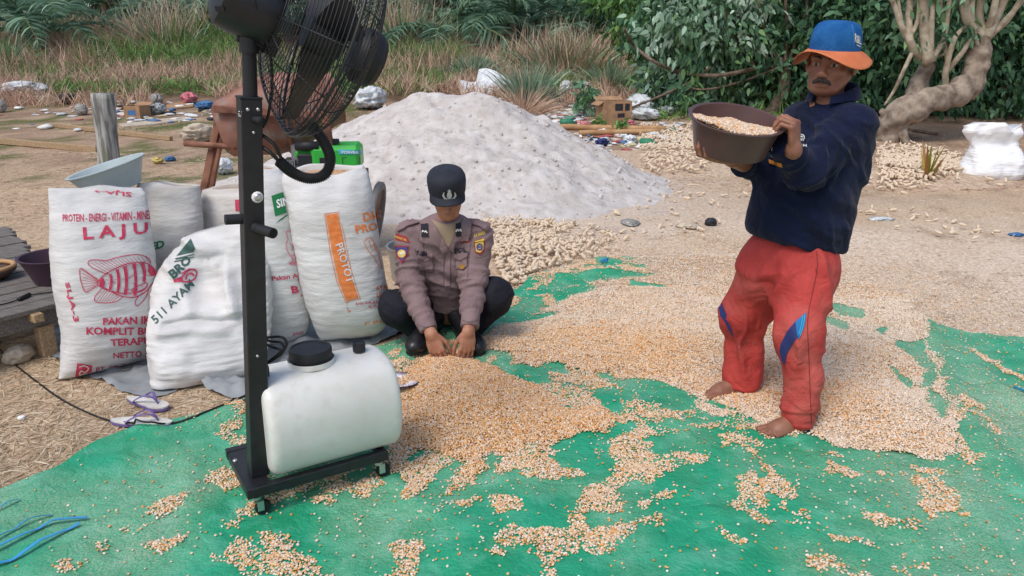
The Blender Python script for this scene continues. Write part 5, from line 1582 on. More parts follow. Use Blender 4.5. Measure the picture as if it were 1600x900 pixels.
# dark thicket behind the pale tree
for lab, px, Y, zc_, r, n in (('dark thicket tree behind the blue hat', 1300, TY + 3.2, 1.9, (2.0, 1.2, 2.3), 7000), ('dark thicket tree right behind the pale stems', 1450, TY + 2.6, 1.9, (1.9, 1.0, 2.2), 7000), ('dark thicket tree beyond the outermost pale stem', 1620, TY + 2.4, 1.8, (1.9, 1.0, 2.2), 6500), ('dark thicket tree behind the leafy shrub', 1140, Yb + 3.5, 2.4, (2.4, 1.2, 2.6), 7000),
                            ('broad dark tree filling the gap behind the shrub and the pale tree', 1380, TY + 6.5, 3.0, (4.5, 1.5, 3.4), 9000), ('broad dark tree far behind the leafy shrub', 1060, Yb + 8.5, 3.4, (3.6, 1.5, 3.6), 8000), ('broad dark tree behind the white sack thicket', 1680, TY + 6.5, 3.0, (3.2, 1.5, 3.4), 7000), ('dark thicket tree continuing past the white sack', 1800, TY + 3.0, 1.8, (2.0, 1.0, 2.2), 5000), ('last dark thicket tree at the far end past the white sack', 1990, TY + 4.0, 2.2, (2.6, 1.2, 2.6), 5000)):
    x = (px - 800) / FPX * (Y * cos(PITCH) + 0.1); z = gz(x, Y)
    tree('thicket_tree', lab, 'tree', [x, Y, z], [tube(spline([[x + dx, Y, z - 0.2], [x + dx * 1.2, Y, z + zc_], [x + dx * 2, Y, z + zc_ * 1.6]], 4), np.linspace(0.07, 0.03, 9), 6) for dx in (-0.5, 0.0, 0.55)],
         [leaves([x, Y, z + zc_ * 0.8], r, int(n * 1.5), 0.155, DKG + [(46, 84, 52)], 150, 0.4, 1.0, floor=z + 0.1)], m_twig, 'dark thicket trees')

# ------------------------------------------------------------------ litter
def crumple(c, s, seed, R=None, amp=0.42, sub=3):
    bm = bmesh.new(); bmesh.ops.create_icosphere(bm, subdivisions=sub, radius=1.0); bm.verts.index_update()
    V = np.array([v.co[:] for v in bm.verts]); F = np.array([[v.index for v in f.verts] for f in bm.faces]); bm.free()
    n1_ = 1 - np.abs(fbm(V, 2.2, 4, seed)) * 2.8
    V = V * (1 + amp * n1_ + 0.25 * fbm(V, 0.9, 2, seed + 3))[:, None]
    V = V * np.asarray(s, float)
    V[:, 2] -= V[:, 2].min()
    return xf((V, F), R, c)
def plain(name, rgb, rough=0.5, rgb2=None): return nmat(name, srgb(*rgb), rough, col2=srgb(*(rgb2 or [int(v * 0.85) for v in rgb])), scale=9, bump=0.3, bscale=30)
LM = {'white': plain('white_film', (222, 226, 228)), 'clear': plain('cloudy_film', (176, 180, 180)), 'black': plain('black_film', (44, 44, 50)), 'blue': plain('blue_film', (72, 120, 170)), 'red': plain('red_film', (190, 70, 72)), 'pink': plain('pink_film', (206, 120, 130)),
      'green': plain('green_film', (50, 130, 96)), 'yellow': plain('yellow_film', (206, 186, 110)), 'card': plain('brown_cardboard', (176, 138, 104), 0.9), 'navy': plain('navy_film', (46, 56, 110)), 'beige': plain('beige_film', (206, 190, 168)), 'grey': plain('grey_film', (158, 154, 148))}
def lump(name, label, cat, px, py, w, h, mt, seed, flat=0.5, sink=0.0):
    c = gt(px, py); zc_ = (c - EYE) @ _CAMF
    W_ = w / FPX * zc_ / 2; H_ = h / FPX * zc_ / 2
    o = obj(name, crumple(c - [0, 0, 0.01 + sink], (W_ * 0.85, W_ * 0.6, H_ * (0.85 if 'stone' in name else 0.68)), seed, rotm('Z', seed * 37), 0.25 if 'stone' in name else 0.62, 4), LM[mt], base=c, smooth=False)
    return tag(o, label, cat)
lump('plastic_bag', 'crumpled pale blue-white bag between the fan and the sand heap', 'bag', 578, 170, 46, 34, 'white', 1)
lump('plastic_bag', 'white crumpled bag with blue edge in the far end of the litter row', 'bag', 40, 150, 60, 22, 'white', 2)
lump('plastic_bag', 'blue scrap beside the far white bag', 'bag', 16, 152, 18, 22, 'blue', 3)
lump('plastic_bag', 'black crumpled bag in the grass left of the wooden post', 'bag', 106, 162, 26, 16, 'black', 4)
lump('round_stone', 'round grey stone left of the wooden post', 'stone', 128, 180, 20, 18, 'grey', 5)
lump('round_stone', 'pale stone at the far end of the planks', 'stone', 2, 176, 18, 20, 'grey', 6)
lump('plastic_bag', 'cloudy plastic heap right of the small carton', 'bag', 248, 178, 26, 18, 'clear', 7)
lump('plastic_bag', 'grey folded bag behind the small carton', 'bag', 246, 166, 22, 20, 'grey', 8)
lump('plastic_bag', 'red and blue wrapper near the rusty machine', 'wrapper', 296, 162, 24, 18, 'pink', 9)
lump('plastic_bag', 'light blue film next to the rusty machine frame', 'bag', 322, 170, 26, 12, 'blue', 10)
lump('woven_cloth', 'crumpled white woven cloth under the rusty machine', 'cloth', 312, 222, 46, 28, 'beige', 11)
lump('plastic_bag', 'knotted white strings tangle behind the grain sack', 'strings', 350, 272, 30, 26, 'white', 12)
lump('plastic_bag', 'cloudy bag at the crest of the sand heap', 'bag', 790, 150, 26, 22, 'clear', 13)
lump('plastic_bag', 'large cloudy bag in the grass above the litter heap', 'bag', 908, 148, 32, 20, 'clear', 14)
lump('plastic_bag', 'small cloudy bag with red print above the litter heap', 'bag', 884, 150, 18, 22, 'white', 15)
lump('plastic_bag', 'cloudy bag high in the dry grass before the shrub', 'bag', 982, 136, 24, 14, 'clear', 16)
lump('plastic_bag', 'black bag at the top of the litter heap', 'bag', 866, 162, 26, 16, 'black', 17)
lump('plastic_bag', 'white bag with red lettering right of the printed carton', 'bag', 998, 178, 40, 30, 'white', 18)
lump('plastic_bag', 'big bulging white bag below the shrub branch', 'bag', 1006, 188, 38, 20, 'white', 19)
lump('plastic_bag', 'pink bag at the foot of the printed carton', 'bag', 982, 200, 18, 14, 'pink', 20)
lump('plastic_bag', 'dark blue cloth scrap below the bamboo poles', 'cloth', 940, 228, 22, 12, 'navy', 21)
lump('plastic_bag', 'white crumpled film below the bamboo poles', 'film', 984, 224, 26, 14, 'white', 22)
lump('plastic_bag', 'silver-blue wrapper under the shrub beside the basin', 'wrapper', 1040, 180, 24, 16, 'clear', 23)
lump('plastic_bag', 'small yellow and white wrapper behind the white sacks', 'wrapper', 247, 256, 16, 12, 'yellow', 24)
lump('plastic_bag', 'small blue and white wrapper behind the white sacks', 'wrapper', 266, 252, 14, 9, 'blue', 25)
lump('stone', 'small dark stone lying on the chaff behind the red trousers', 'stone', 1110, 352, 26, 14, 'black', 26)
lump('stone', 'flat grey stone lying on the chaff near the sand heap', 'stone', 985, 350, 44, 8, 'grey', 27)
lump('stone', 'low brown stone half sunk beside the dark stone', 'stone', 1075, 356, 40, 9, 'beige', 28)
lump('paper', 'scrap of white paper on the ground behind the standing person', 'paper', 1377, 343, 30, 5, 'white', 29)
lump('plastic_bag', 'small blue plastic scrap on the bare ground by the tarpaulin edge', 'scrap', 1588, 368, 22, 6, 'blue', 30)
lump('stone', 'pale rounded stone lying under the platform edge', 'stone', 30, 566, 46, 30, 'beige', 31)
# mixed small litter of the heap
bits = []
cols = [(226, 228, 228), (210, 214, 216), (90, 124, 164), (180, 96, 92), (206, 194, 150), (92, 140, 116), (60, 60, 64), (220, 200, 190), (236, 236, 232), (190, 190, 188)]
for k in range(640):
    px, py = (rng.uniform(835, 915), rng.uniform(158, 196)) if k < 310 else ((rng.uniform(900, 1075), rng.uniform(190, 240)) if k < 475 else (rng.uniform(180, 340), rng.uniform(160, 192)) if k < 590 else (rng.uniform(-20, 180), rng.uniform(150, 205)))
    c = gt(px, py); s = rng.uniform(0.025, 0.085)
    V, F = crumple(c - [0, 0, 0.01], (s, s * rng.uniform(0.3, 1), s * rng.uniform(0.12, 0.35)), k * 0.7, rotm('Z', rng.uniform(0, 360)), 0.75, 2)
    w = rng.choice(len(cols), p=[.2, .18, .07, .07, .07, .05, .06, .08, .14, .08])
    bits.append((V, F, np.tile(np.array(srgb(*cols[w])[:3]), (len(V), 1))))
lit = cmesh('litter', bits, leaf_mat('litter_film', 0.5, 0.1)); tag(lit, 'mass of small plastic scraps around the cartons', 'litter', kind='stuff')
# white sheet in the grass
c = gt(756, 152)
Yw = c[1]
grid = []
for i in range(25):
    for j in range(19):
        u, v = i / 24, j / 18
        top = np.array([718 + 90 * u, 128 - 20 * sin(pi * min(1, u * 1.1)) * (u > 0.3) - 2 + 4 * u]); bot = np.array([720 + 76 * u, 153 - 10 * u])
        q = top * (1 - v) + bot * v
        p = P(q[0], q[1], Yw + 0.5 * (1 - v) + 0.15 * sin(6 * u + 2 * v))
        grid.append(p + 0.05 * fnoise(np.array([[u * 5, v * 5, 2.0]]), 1.0)[0] * np.array([0, 1, 0.6]))
V = np.array(grid); F = [[i * 19 + j, (i + 1) * 19 + j, (i + 1) * 19 + j + 1, i * 19 + j + 1] for i in range(24) for j in range(18)]
V2 = V + [0, 0.01, -0.012]
tag(obj('plastic_sheet', join((V, F), (V2, [f[::-1] for f in F])), LM['white'], base=c), 'white plastic sheet thrown in the grass behind the sand heap', 'sheet')
# cartons
def carton(label, px, py, w, h, dep, yaw, printm, flaps=True):
    c = gt(px, py); zc_ = (c - EYE) @ _CAMF
    W_, H_ = w / FPX * zc_, h / FPX * zc_
    R = rotm('Z', yaw)
    o = thing('carton', label, 'carton', c)
    t_ = 0.008
    walls = [box(c + R @ np.array([0, -dep / 2, H_ / 2]), (W_, t_, H_), R), box(c + R @ np.array([0, dep / 2, H_ / 2]), (W_, t_, H_), R), box(c + R @ np.array([-W_ / 2, 0, H_ / 2]), (t_, dep - t_, H_), R), box(c + R @ np.array([W_ / 2, 0, H_ / 2]), (t_, dep - t_, H_), R), box(c + R @ np.array([0, 0, t_ / 2]), (W_ - t_, dep - t_, t_), R)]
    bo = obj('box', join(*walls), LM['card'], o, smooth=False)
    if flaps:
        obj('flap', box(c + R @ np.array([0, dep / 2 + dep * 0.2, H_ + 0.02]), (W_, dep * 0.42, t_ * 0.7), R @ rotm('X', 20)), LM['card'], o, smooth=False)
        obj('flap', box(c + R @ np.array([-W_ / 2 - dep * 0.12, 0, H_ - 0.04]), (dep * 0.3, dep, t_ * 0.7), R @ rotm('Y', -35)), LM['card'], o, smooth=False)
    for (x0, x1, z0, z1) in printm[1]:
        obj('print', box(c + R @ np.array([(x0 + x1) / 2 * W_, -dep / 2 - t_ * 0.6, (z0 + z1) / 2 * H_]), ((x1 - x0) * W_, 0.002, (z1 - z0) * H_), R), LM[printm[0]], bo, smooth=False)
carton('brown carton with black print in the litter heap below the shrub', 958, 196, 46, 38, 0.4, 14, ('black', [(-0.1, 0.18, 0.62, 0.9), (0.25, 0.42, 0.62, 0.9), (0.0, 0.25, 0.35, 0.52), (-0.05, 0.22, 0.1, 0.22)]))
carton('small open brown carton with blue oval print right of the wooden post', 216, 184, 26, 19, 0.35, -8, ('blue', [(-0.25, 0.25, 0.25, 0.65)]))
# round drink bottles
def bottle(label, px, py, L, r, mt, yaw):
    c = gt(px, py)
    R = rotm('Z', yaw) @ rotm('Y', 90)
    o = thing('plastic_bottle', label, 'bottle', c)
    obj('bottle', lathe([(0, 0), (r, 0.0), (r, L * 0.65), (r * 0.4, L * 0.85), (r * 0.4, L)], 12, c + [0, 0, r], R), LM[mt], o)
    obj('cap', lathe([(r * 0.45, L), (r * 0.45, L * 1.07), (0, L * 1.07)], 10, c + [0, 0, r], R), LM['red'], o)
bottle('green plastic bottle lying at the edge of the sand heap litter', 876, 198, 0.28, 0.07, 'green', 10)
bottle('green plastic bottle lying below the bamboo poles', 1000, 230, 0.26, 0.07, 'green', -15)
bottle('pink-red bottle lying beside the green bottle', 908, 199, 0.2, 0.05, 'pink', 30)
# bamboo and timber lying about
def pole(name, label, cat, a, b, r, mt):
    p0, p1 = gt(*a), gt(*b)
    sp = np.array([p0 + (p1 - p0) * t_ for t_ in np.linspace(0, 1, 9)]); sp[:, 2] = np.maximum(sp[:, 2], gz(sp[:, 0], sp[:, 1])) + r
    return tag(obj(name, tube(sp, r * (1 + 0.12 * (np.arange(9) % 2)), 9), mt, base=p0), label, cat)
m_bamboo = nmat('dry_bamboo', srgb(190, 152, 108), 0.7, col2=srgb(160, 120, 84), scale=6)
pole('bamboo_pole', 'upper of two bamboo poles lying before the printed carton', 'pole', (872, 203), (1040, 206), 0.05, m_bamboo)
pole('bamboo_pole', 'lower of two bamboo poles lying before the printed carton', 'pole', (905, 212), (1030, 209), 0.045, m_bamboo)
pole('dry_branch', 'thin dry branch on the ground beside the tree root', 'branch', (1412, 204), (1465, 212), 0.025, m_twig)
pole('dry_branch', 'thin dry branch on the ground below the pale trunk', 'branch', (1420, 196), (1436, 190), 0.025, m_twig)
pole('dry_branch', 'forked dry branch left of the white sack', 'branch', (1480, 180), (1510, 176), 0.03, m_twig)
def lying_plank(label, a, b, w, th, mt=m_wood2):
    p0, p1 = gt(*a), gt(*b)
    z = max(gz(*(p0 + (p1 - p0) * t_)[:2]) - ((p0 + (p1 - p0) * t_)[2]) for t_ in np.linspace(0, 1, 7))
    p0[2] += max(z, 0) + th / 2; p1[2] += max(z, 0) + th / 2
    return tag(obj('timber_plank', beam(p0, p1, w, th, 0.004), mt, base=(p0 + p1) / 2, smooth=False), label, 'plank')
lying_plank('long raw plank lying on the ground left of the wooden post', (-30, 222), (153, 238), 0.07, 0.09)
lying_plank('raw plank running past the wooden post toward the machine', (84, 198), (268, 220), 0.07, 0.07)
def flat_sheet(name, label, cat, px, mt, th=0.015):
    pts = [gt(*q) for q in px]; c = np.mean(pts, 0)
    n = len(pts); up = [np.array([p[0], p[1], p[2] + th + 0.012]) for p in pts]; dn = [np.array([p[0], p[1], p[2] + 0.004]) for p in pts]
    F = [list(range(n)), list(range(2 * n - 1, n - 1, -1))] + [[i, n + i, n + (i + 1) % n, (i + 1) % n] for i in range(n)]
    return tag(obj(name, (np.array(up + dn), F), mt, base=c, smooth=False), label, cat)
flat_sheet('cardboard_sheet', 'flat piece of cardboard lying right of the wooden post', 'cardboard', [(186, 196), (250, 188), (292, 184), (290, 189), (240, 196), (192, 200)], LM['beige'])
flat_sheet('board', 'pale board lying before the litter heap', 'board', [(1012, 236), (1058, 241), (1060, 249), (1014, 245)], LM['beige'], 0.03)
flat_sheet('cardboard_sheet', 'dark cardboard lid leaning in the litter near the machine', 'cardboard', [(258, 164), (300, 160), (302, 168), (262, 172)], LM['card'])

# fallen bamboo fence post
fp0 = P(172, 330, 6.3); fp0[2] = gz(fp0[0], 6.3)
fpt = P(160, 146, 6.3)
post_o = thing('wooden_post', 'thick weathered grey wooden post with green moss behind the sacks', 'post', fp0)
V, F = rough_tube([fp0 - [0, 0, 0.15], fp0 * 0.5 + fpt * 0.5 + [0.01, 0, 0], fpt], [0.098, 0.09, 0.084], 22, 14, 5, 0.10)
V[:, 2] = np.minimum(V[:, 2], fpt[2] + 0.012 * fnoise(V * [14, 14, 0], 1.0))
obj('shaft', (V, F), m_post, post_o)

# ------------------------------------------------------------------ rusty machine with green engine
MY = 6.0
def PM(px, py, dy=0.0): return P(px, py, MY + dy)
mb = PM(430, 330); mb[2] = gz(mb[0], mb[1])
mach = thing('drum_machine', 'rusty drum machine on a steel frame with a green engine, behind the sacks', 'machine', mb)
dc = PM(436, 178)
DR = frame(nrm([0.82, 0.35, 0.22]))
obj('drum', lathe([(0.0, -0.47), (0.16, -0.46), (0.21, -0.42), (0.215, -0.40), (0.275, -0.15), (0.29, -0.14), (0.29, 0.13), (0.275, 0.14), (0.20, 0.40), (0.20, 0.46), (0.19, 0.46), (0.19, 0.40), (0.26, 0.12), (0.05, -0.4), (0, -0.4)], 36, dc, DR), nmat('rusty_drum', srgb(164, 118, 102), 0.75, col2=srgb(112, 74, 60), scale=5, detail=8, spec=0.25, col3=srgb(140, 132, 122), scale3=7, bump=0.15, bscale=40), mach, sharp=40)
obj('drum_band', tube([dc + DR @ np.array([0.297 * cos(k * pi / 20), 0.297 * sin(k * pi / 20), 0.0]) for k in range(40)], 0.02, 6, closed=True), m_rust, mach)
def foot(px, py, dy): 
    p = PM(px, py, dy); return p
for a, b, dy in (((345, 172), (318, 300), -0.25), ((352, 172), (330, 290), 0.35), ((508, 176), (520, 262), -0.25), ((505, 176), (516, 262), 0.35)):
    p0, p1 = PM(*a, dy), PM(*b, dy)
    d = (p1 - p0) / (p1[2] - p0[2]); p1 = p0 + d * (gz(p1[0], p1[1]) - p0[2])
    obj('leg', beam(p0, p1, 0.05, 0.05, 0.003), m_rust, mach, smooth=False)
for a, b, dy in (((335, 170), (515, 180), -0.36), ((340, 166), (515, 176), 0.35)):
    obj('rail', beam(PM(*a, dy), PM(*b, dy), 0.05, 0.05, 0.003), m_rust, mach, smooth=False)
obj('cross_bar', tube([PM(288, 224, -0.3), PM(400, 232, -0.27)], 0.022, 8), m_rust, mach)
obj('cross_bar', tube([PM(330, 232, -0.3), PM(345, 226, 0.3)], 0.02, 8), m_rust, mach)
obj('rail', beam(PM(440, 268, -0.2), PM(575, 268, -0.2), 0.06, 0.05, 0.003), m_rust, mach, smooth=False)
ec = PM(515, 243, -0.15)
def egb(cx, cy, s, name, mt, par, dy=0.0, bev=0.012):
    q = PM(cx, cy, -0.15 + dy)
    return obj(name, box(q, s, rotm('Z', 6), bev), mt, par, smooth=False)
eng = egb(528, 244, (0.36, 0.34, 0.19), 'engine', m_engine, mach, bev=0.03)
egb(487, 252, (0.16, 0.30, 0.15), 'engine_block', m_blackpl, eng, -0.02)
egb(482, 238, (0.16, 0.28, 0.05), 'air_cover', m_engine, eng)
egb(468, 240, (0.10, 0.16, 0.16), 'cylinder_head', m_alu, eng, 0.02)
for k in range(6): egb(448 + k * 3.2, 262, (0.008, 0.2, 0.14), 'cooling_fin', m_alu, eng, -0.02, 0.001)
egb(508, 257, (0.075, 0.01, 0.10), 'grille', m_blackpl, eng, -0.185, 0.002)
q = PM(520, 224, -0.2)
obj('fuel_cap', lathe([(0.05, 0), (0.05, 0.03), (0.0, 0.035)], 16, q), m_blackpl, eng)
obj('silencer', tube([PM(462, 228, -0.3), PM(498, 228, -0.3)], 0.035, 12), m_blackpl, eng)
bve = bvh_of(eng)
decal('engine_label', bve, fill2d([[(528, 234), (566, 235), (564, 241), (530, 241)]], 4), nmat('engine_sticker', srgb(70, 170, 190), 0.4), eng, 0.003)
decal('engine_lettering', bve, lettering('POWER', (534, 235.5), (560, 236), (534, 240), (560, 240), 0.02), m_white, eng, 0.005)
decal('engine_panel', bve, join2d(stroke2d([(535, 246), (562, 247), (560, 262), (536, 262)], 1.0, True)), m_blackpl, eng, 0.004)
wc = PM(586, 312, -0.05); wz = gz(wc[0], wc[1])
wR = np.stack([[0, 1.0, 0], [0, 0, 1.0], [1.0, 0, 0]], 1) @ rotm('X', 10)
wh = obj('flywheel', lathe([(0.26, -0.03), (0.275, -0.02), (0.275, 0.02), (0.26, 0.03), (0.22, 0.025), (0.22, -0.025), (0.26, -0.03)], 40, [wc[0], wc[1], wz + 0.28], wR), nmat('grey_cast_iron', srgb(110, 106, 104), 0.6, metallic=0.3), mach)
for k in range(6):
    a_ = k * pi / 3
    obj('spoke', tube([np.array([wc[0], wc[1], wz + 0.28]), np.array([wc[0], wc[1], wz + 0.28]) + wR @ np.array([0.23 * cos(a_), 0.23 * sin(a_), 0])], 0.014, 6), m_rust, wh)
obj('axle', tube([[wc[0] - 0.3, wc[1], wz + 0.28], [wc[0] + 0.04, wc[1], wz + 0.28]], 0.025, 8), m_rust, mach)
for x in (-0.32,): obj('leg', beam([wc[0] + x, wc[1], wz], [wc[0] + x, wc[1], PM(515, 268, -0.2)[2]], 0.05, 0.05, 0.003), m_rust, mach, smooth=False)

# white sack by the tree
wy_ = gt(1548, 280)[1]
s7, b7 = sack('grain_sack', 'tied-off bright white sack standing alone near the pale tree',
    [(1508, 190, 1596, 196, wy_ + 0.1, wy_ + 0.15, 0.07), (1507, 204, 1600, 206, wy_ + 0.1, wy_ + 0.15, 0.12), (1516, 222, 1592, 220, wy_ + 0.1, wy_ + 0.15, 0.10), (1515, 240, 1594, 240, wy_ + 0.1, wy_ + 0.15, 0.20), (1506, 262, 1594, 262, wy_ + 0.1, wy_ + 0.15, 0.27), (1503, 275, 1592, 277, wy_ + 0.1, wy_ + 0.15, 0.22), (1510, 280, 1586, 283, wy_ + 0.1, wy_ + 0.15, 0.08)],
    nmat('bright_white_sack', srgb(240, 241, 242), 0.6, bump=0.4, bscale=12, spec=0.3, trans=0.06), seed=21.0, dent=0.07, crease=0.006, rimn=0.07)
V_ = b7.data
zmin = min(v.co.z for v in V_.vertices) + 0.016
dz_ = gt(1548, 280)[2] - zmin
s7.location.z += dz_
# small plant on the cobs
pc_ = gt(1446, 288)
sp_ = thing('young_plant', 'small yellow-green plant growing in front of the cob heap', 'plant', pc_)
n = 14
d = np.stack([rng.normal(0, 0.35, n), rng.normal(0, 0.3, n), np.ones(n)], 1)
cmesh('leaf_blades', [ribbons(pc_ + rng.normal(0, 0.02, (n, 3)) * [1, 1, 0], d, rng.uniform(0.25, 0.6, n), rng.uniform(0.03, 0.06, n), 0.3, palette(n, [(150, 160, 60), (176, 150, 70), (150, 110, 60), (120, 140, 60)]), 4)], m_leaf, sp_)

# ------------------------------------------------------------------ corn cobs
def cob_mesh(seed):
    V, F = lathe([(0.0, -0.042), (0.011, -0.040), (0.0165, -0.022), (0.0175, 0.0), (0.0155, 0.022), (0.010, 0.038), (0.0, 0.041)], 8)
    V = V[:, [2, 0, 1]]
    return V * (1 + 0.10 * fnoise(V, 90, seed)[:, None] * np.array([0.2, 1, 1])), np.array([f for f in F])
m_cob = nmat('bare_corn_cob', srgb(230, 212, 188), 0.9, col2=srgb(210, 188, 162), scale=120, bump=0.4, bscale=220, spec=0.1)
COBS = []
for k in range(4):
    v, f = cob_mesh(k); me = make_mesh('corn_cob', v, f); me.materials.append(m_cob); COBS.append((me, v, f))
def tarp_gap(x, y): return np.where(inpoly(x, y, TARP), 0, dist_poly(x, y, TARP))
def mound(x, y):
    a = 0.09 * np.exp(-(((x - 0.0) / 0.75) ** 2 + ((y - 5.6) / 0.55) ** 2)) + 0.06 * np.exp(-(((x - 0.2) / 0.6) ** 2 + ((y - 5.1) / 0.35) ** 2))
    b = 0.24 * np.exp(-(((x - 4.9) / 0.95) ** 2 + ((y - 9.5) / 0.55) ** 2)) + 0.18 * np.exp(-(((x - 2.9) / 1.4) ** 2 + ((y - 11.2) / 0.8) ** 2)) + 0.10 * np.exp(-(((x - 2.4) / 0.9) ** 2 + ((y - 10.2) / 0.6) ** 2))
    return a * np.clip(tarp_gap(x, y) / 0.35, 0, 1) + b
cand = []
def add_cobs(n, px, py, keep):
    x = rng.uniform(*px, n); y = rng.uniform(*py, n); p = GT(x, y)
    p = p[keep(x, y, p)]; p = p[~inpoly(p[:, 0], p[:, 1], TARP)]
    cand.append(p)
hull1 = np.array([(730, 352), (760, 340), (900, 352), (1000, 372), (960, 398), (900, 412), (850, 424), (815, 446), (792, 448), (770, 420), (735, 400)])
add_cobs(2400, (725, 1000), (338, 450), lambda x, y, p: inpoly(x, y, hull1) & (rng.random(len(x)) < np.clip(1.35 - (x - 760) / 170, 0.10, 1)))
hull2 = np.array([(1368, 228), (1420, 222), (1500, 240), (1515, 262), (1505, 285), (1440, 298), (1368, 300)])
add_cobs(4200, (1365, 1520), (220, 302), lambda x, y, p: inpoly(x, y, hull2) & (rng.random(len(x)) < np.clip(dist_poly(x, y, hull2) / 22, 0.12, 1)))
add_cobs(1500, (1000, 1110), (196, 275), lambda x, y, p: (np.abs(y - 222 - (x - 1050) * 0.1) < 22) | (rng.random(len(x)) < 0.3))
add_cobs(260, (880, 1600), (285, 380), lambda x, y, p: nzp(p, 1.2, 4) > 0.0)
cp_ = np.concatenate(cand)
cp_[:, 2] += mound(cp_[:, 0], cp_[:, 1]) * 0.75 + rng.uniform(0.006, 0.045, len(cp_))
dist = np.linalg.norm(cp_ - EYE, axis=1)
order = np.argsort(dist)
g_cob = 'bare corn cobs lying in heaps'
stuffp = []
for r, i in enumerate(order):
    k = int(rng.integers(0, 4)); yaw, pit, sc = rng.uniform(0, 2 * pi), rng.normal(0, 0.5), rng.uniform(0.55, 1.0) * (0.9 if cp_[i][1] < 8 else 1.15)
    if r < 300:
        o = bpy.data.objects.new('corn_cob', COBS[k][0]); COL.objects.link(o)
        o.location = cp_[i]; o.rotation_euler = (0, pit, yaw); o.scale = (sc * 0.9, sc, sc)
        tag(o, 'bare pale corn cob lying on the chaff behind the crouching person', 'corn cob', g_cob)
    else:
        Rm = rotm('Z', yaw * 57.3) @ rotm('Y', pit * 57.3)
        V = (COBS[k][1] * sc) @ Rm.T + cp_[i]
        stuffp.append((V, COBS[k][2], None))
V = np.concatenate([p[0] for p in stuffp]); off = np.cumsum([0] + [len(p[0]) for p in stuffp[:-1]])
F = np.concatenate([p[1] + o for p, o in zip(stuffp, off)])
tag(obj('corn_cobs', (V, F), m_cob), 'mass of far corn cobs heaped on the bare ground', 'corn cobs', kind='stuff')
for (x0, x1, y0, y1) in ((-1.2, 1.6, 4.4, 7.2), (1.2, 6.5, 7.6, 13.2)):
    gx_, gy_ = np.meshgrid(np.linspace(x0, x1, 70), np.linspace(y0, y1, 70), indexing='ij')
    z_ = gz(gx_, gy_) + mound(gx_, gy_) * 0.75 - 0.030 + 0.012 * fbm(xy3(gx_.ravel(), gy_.ravel()), 9, 2, 3).reshape(gx_.shape) * np.clip(mound(gx_, gy_) * 12 - 0.2, 0, 1)
    z_ = np.where(mound(gx_, gy_) > 0.004, z_, gz(gx_, gy_) - 0.05)
    I = (np.arange(69)[:, None] * 70 + np.arange(69)[None]).ravel()
    tag(obj('cob_mound', (np.stack([gx_, gy_, z_], -1).reshape(-1, 3), np.stack([I, I + 70, I + 71, I + 1], 1)), nmat('cob_chaff', srgb(206, 184, 160), 0.95, col2=srgb(168, 146, 124), scale=24, bump=1.0, bscale=36, spec=0.1)), 'low mound of chaff under the corn cobs', 'chaff', kind='stuff')

# ------------------------------------------------------------------ straw and chaff on the ground
def straw(n, px, py, L, w, cols, keep=None, flat=0.25):
    x = rng.uniform(*px, n); y = rng.uniform(*py, n); p = GT(x, y)
    m = ~inpoly(p[:, 0], p[:, 1], TARP)
    if keep is not None: m &= keep(x, y, p)
    p = p[m]; k = len(p)
    a = rng.uniform(0, 2 * pi, k)
    d = np.stack([np.cos(a), np.sin(a), rng.uniform(0, flat, k)], 1)
    s = np.stack([-np.sin(a), np.cos(a), rng.normal(0, 0.5, k)], 1)
    return ribbons(p + [0, 0, 0.002], d, L * rng.uniform(0.4, 1.3, k), w * rng.uniform(0.7, 1.3, k), flat * 1.3, palette(k, cols, 0.12), 3, s)
STR = [(204, 184, 154), (188, 166, 136), (220, 204, 178), (168, 146, 118)]
sw = [straw(16000, (-40, 400), (255, 780), 0.10, 0.0042, STR), straw(5000, (-40, 620), (230, 345), 0.14, 0.007, STR + DRY), straw(5000, (1000, 1640), (250, 530), 0.07, 0.005, STR + [(232, 220, 198)]), straw(3500, (860, 1640), (205, 300), 0.16, 0.012, DRY), straw(3000, (700, 1000), (335, 470), 0.05, 0.005, [(226, 208, 180), (206, 184, 152)])]
st = cmesh('straw', sw, m_grassm); tag(st, 'loose straw and chaff scattered over the dry ground', 'straw', kind='stuff')

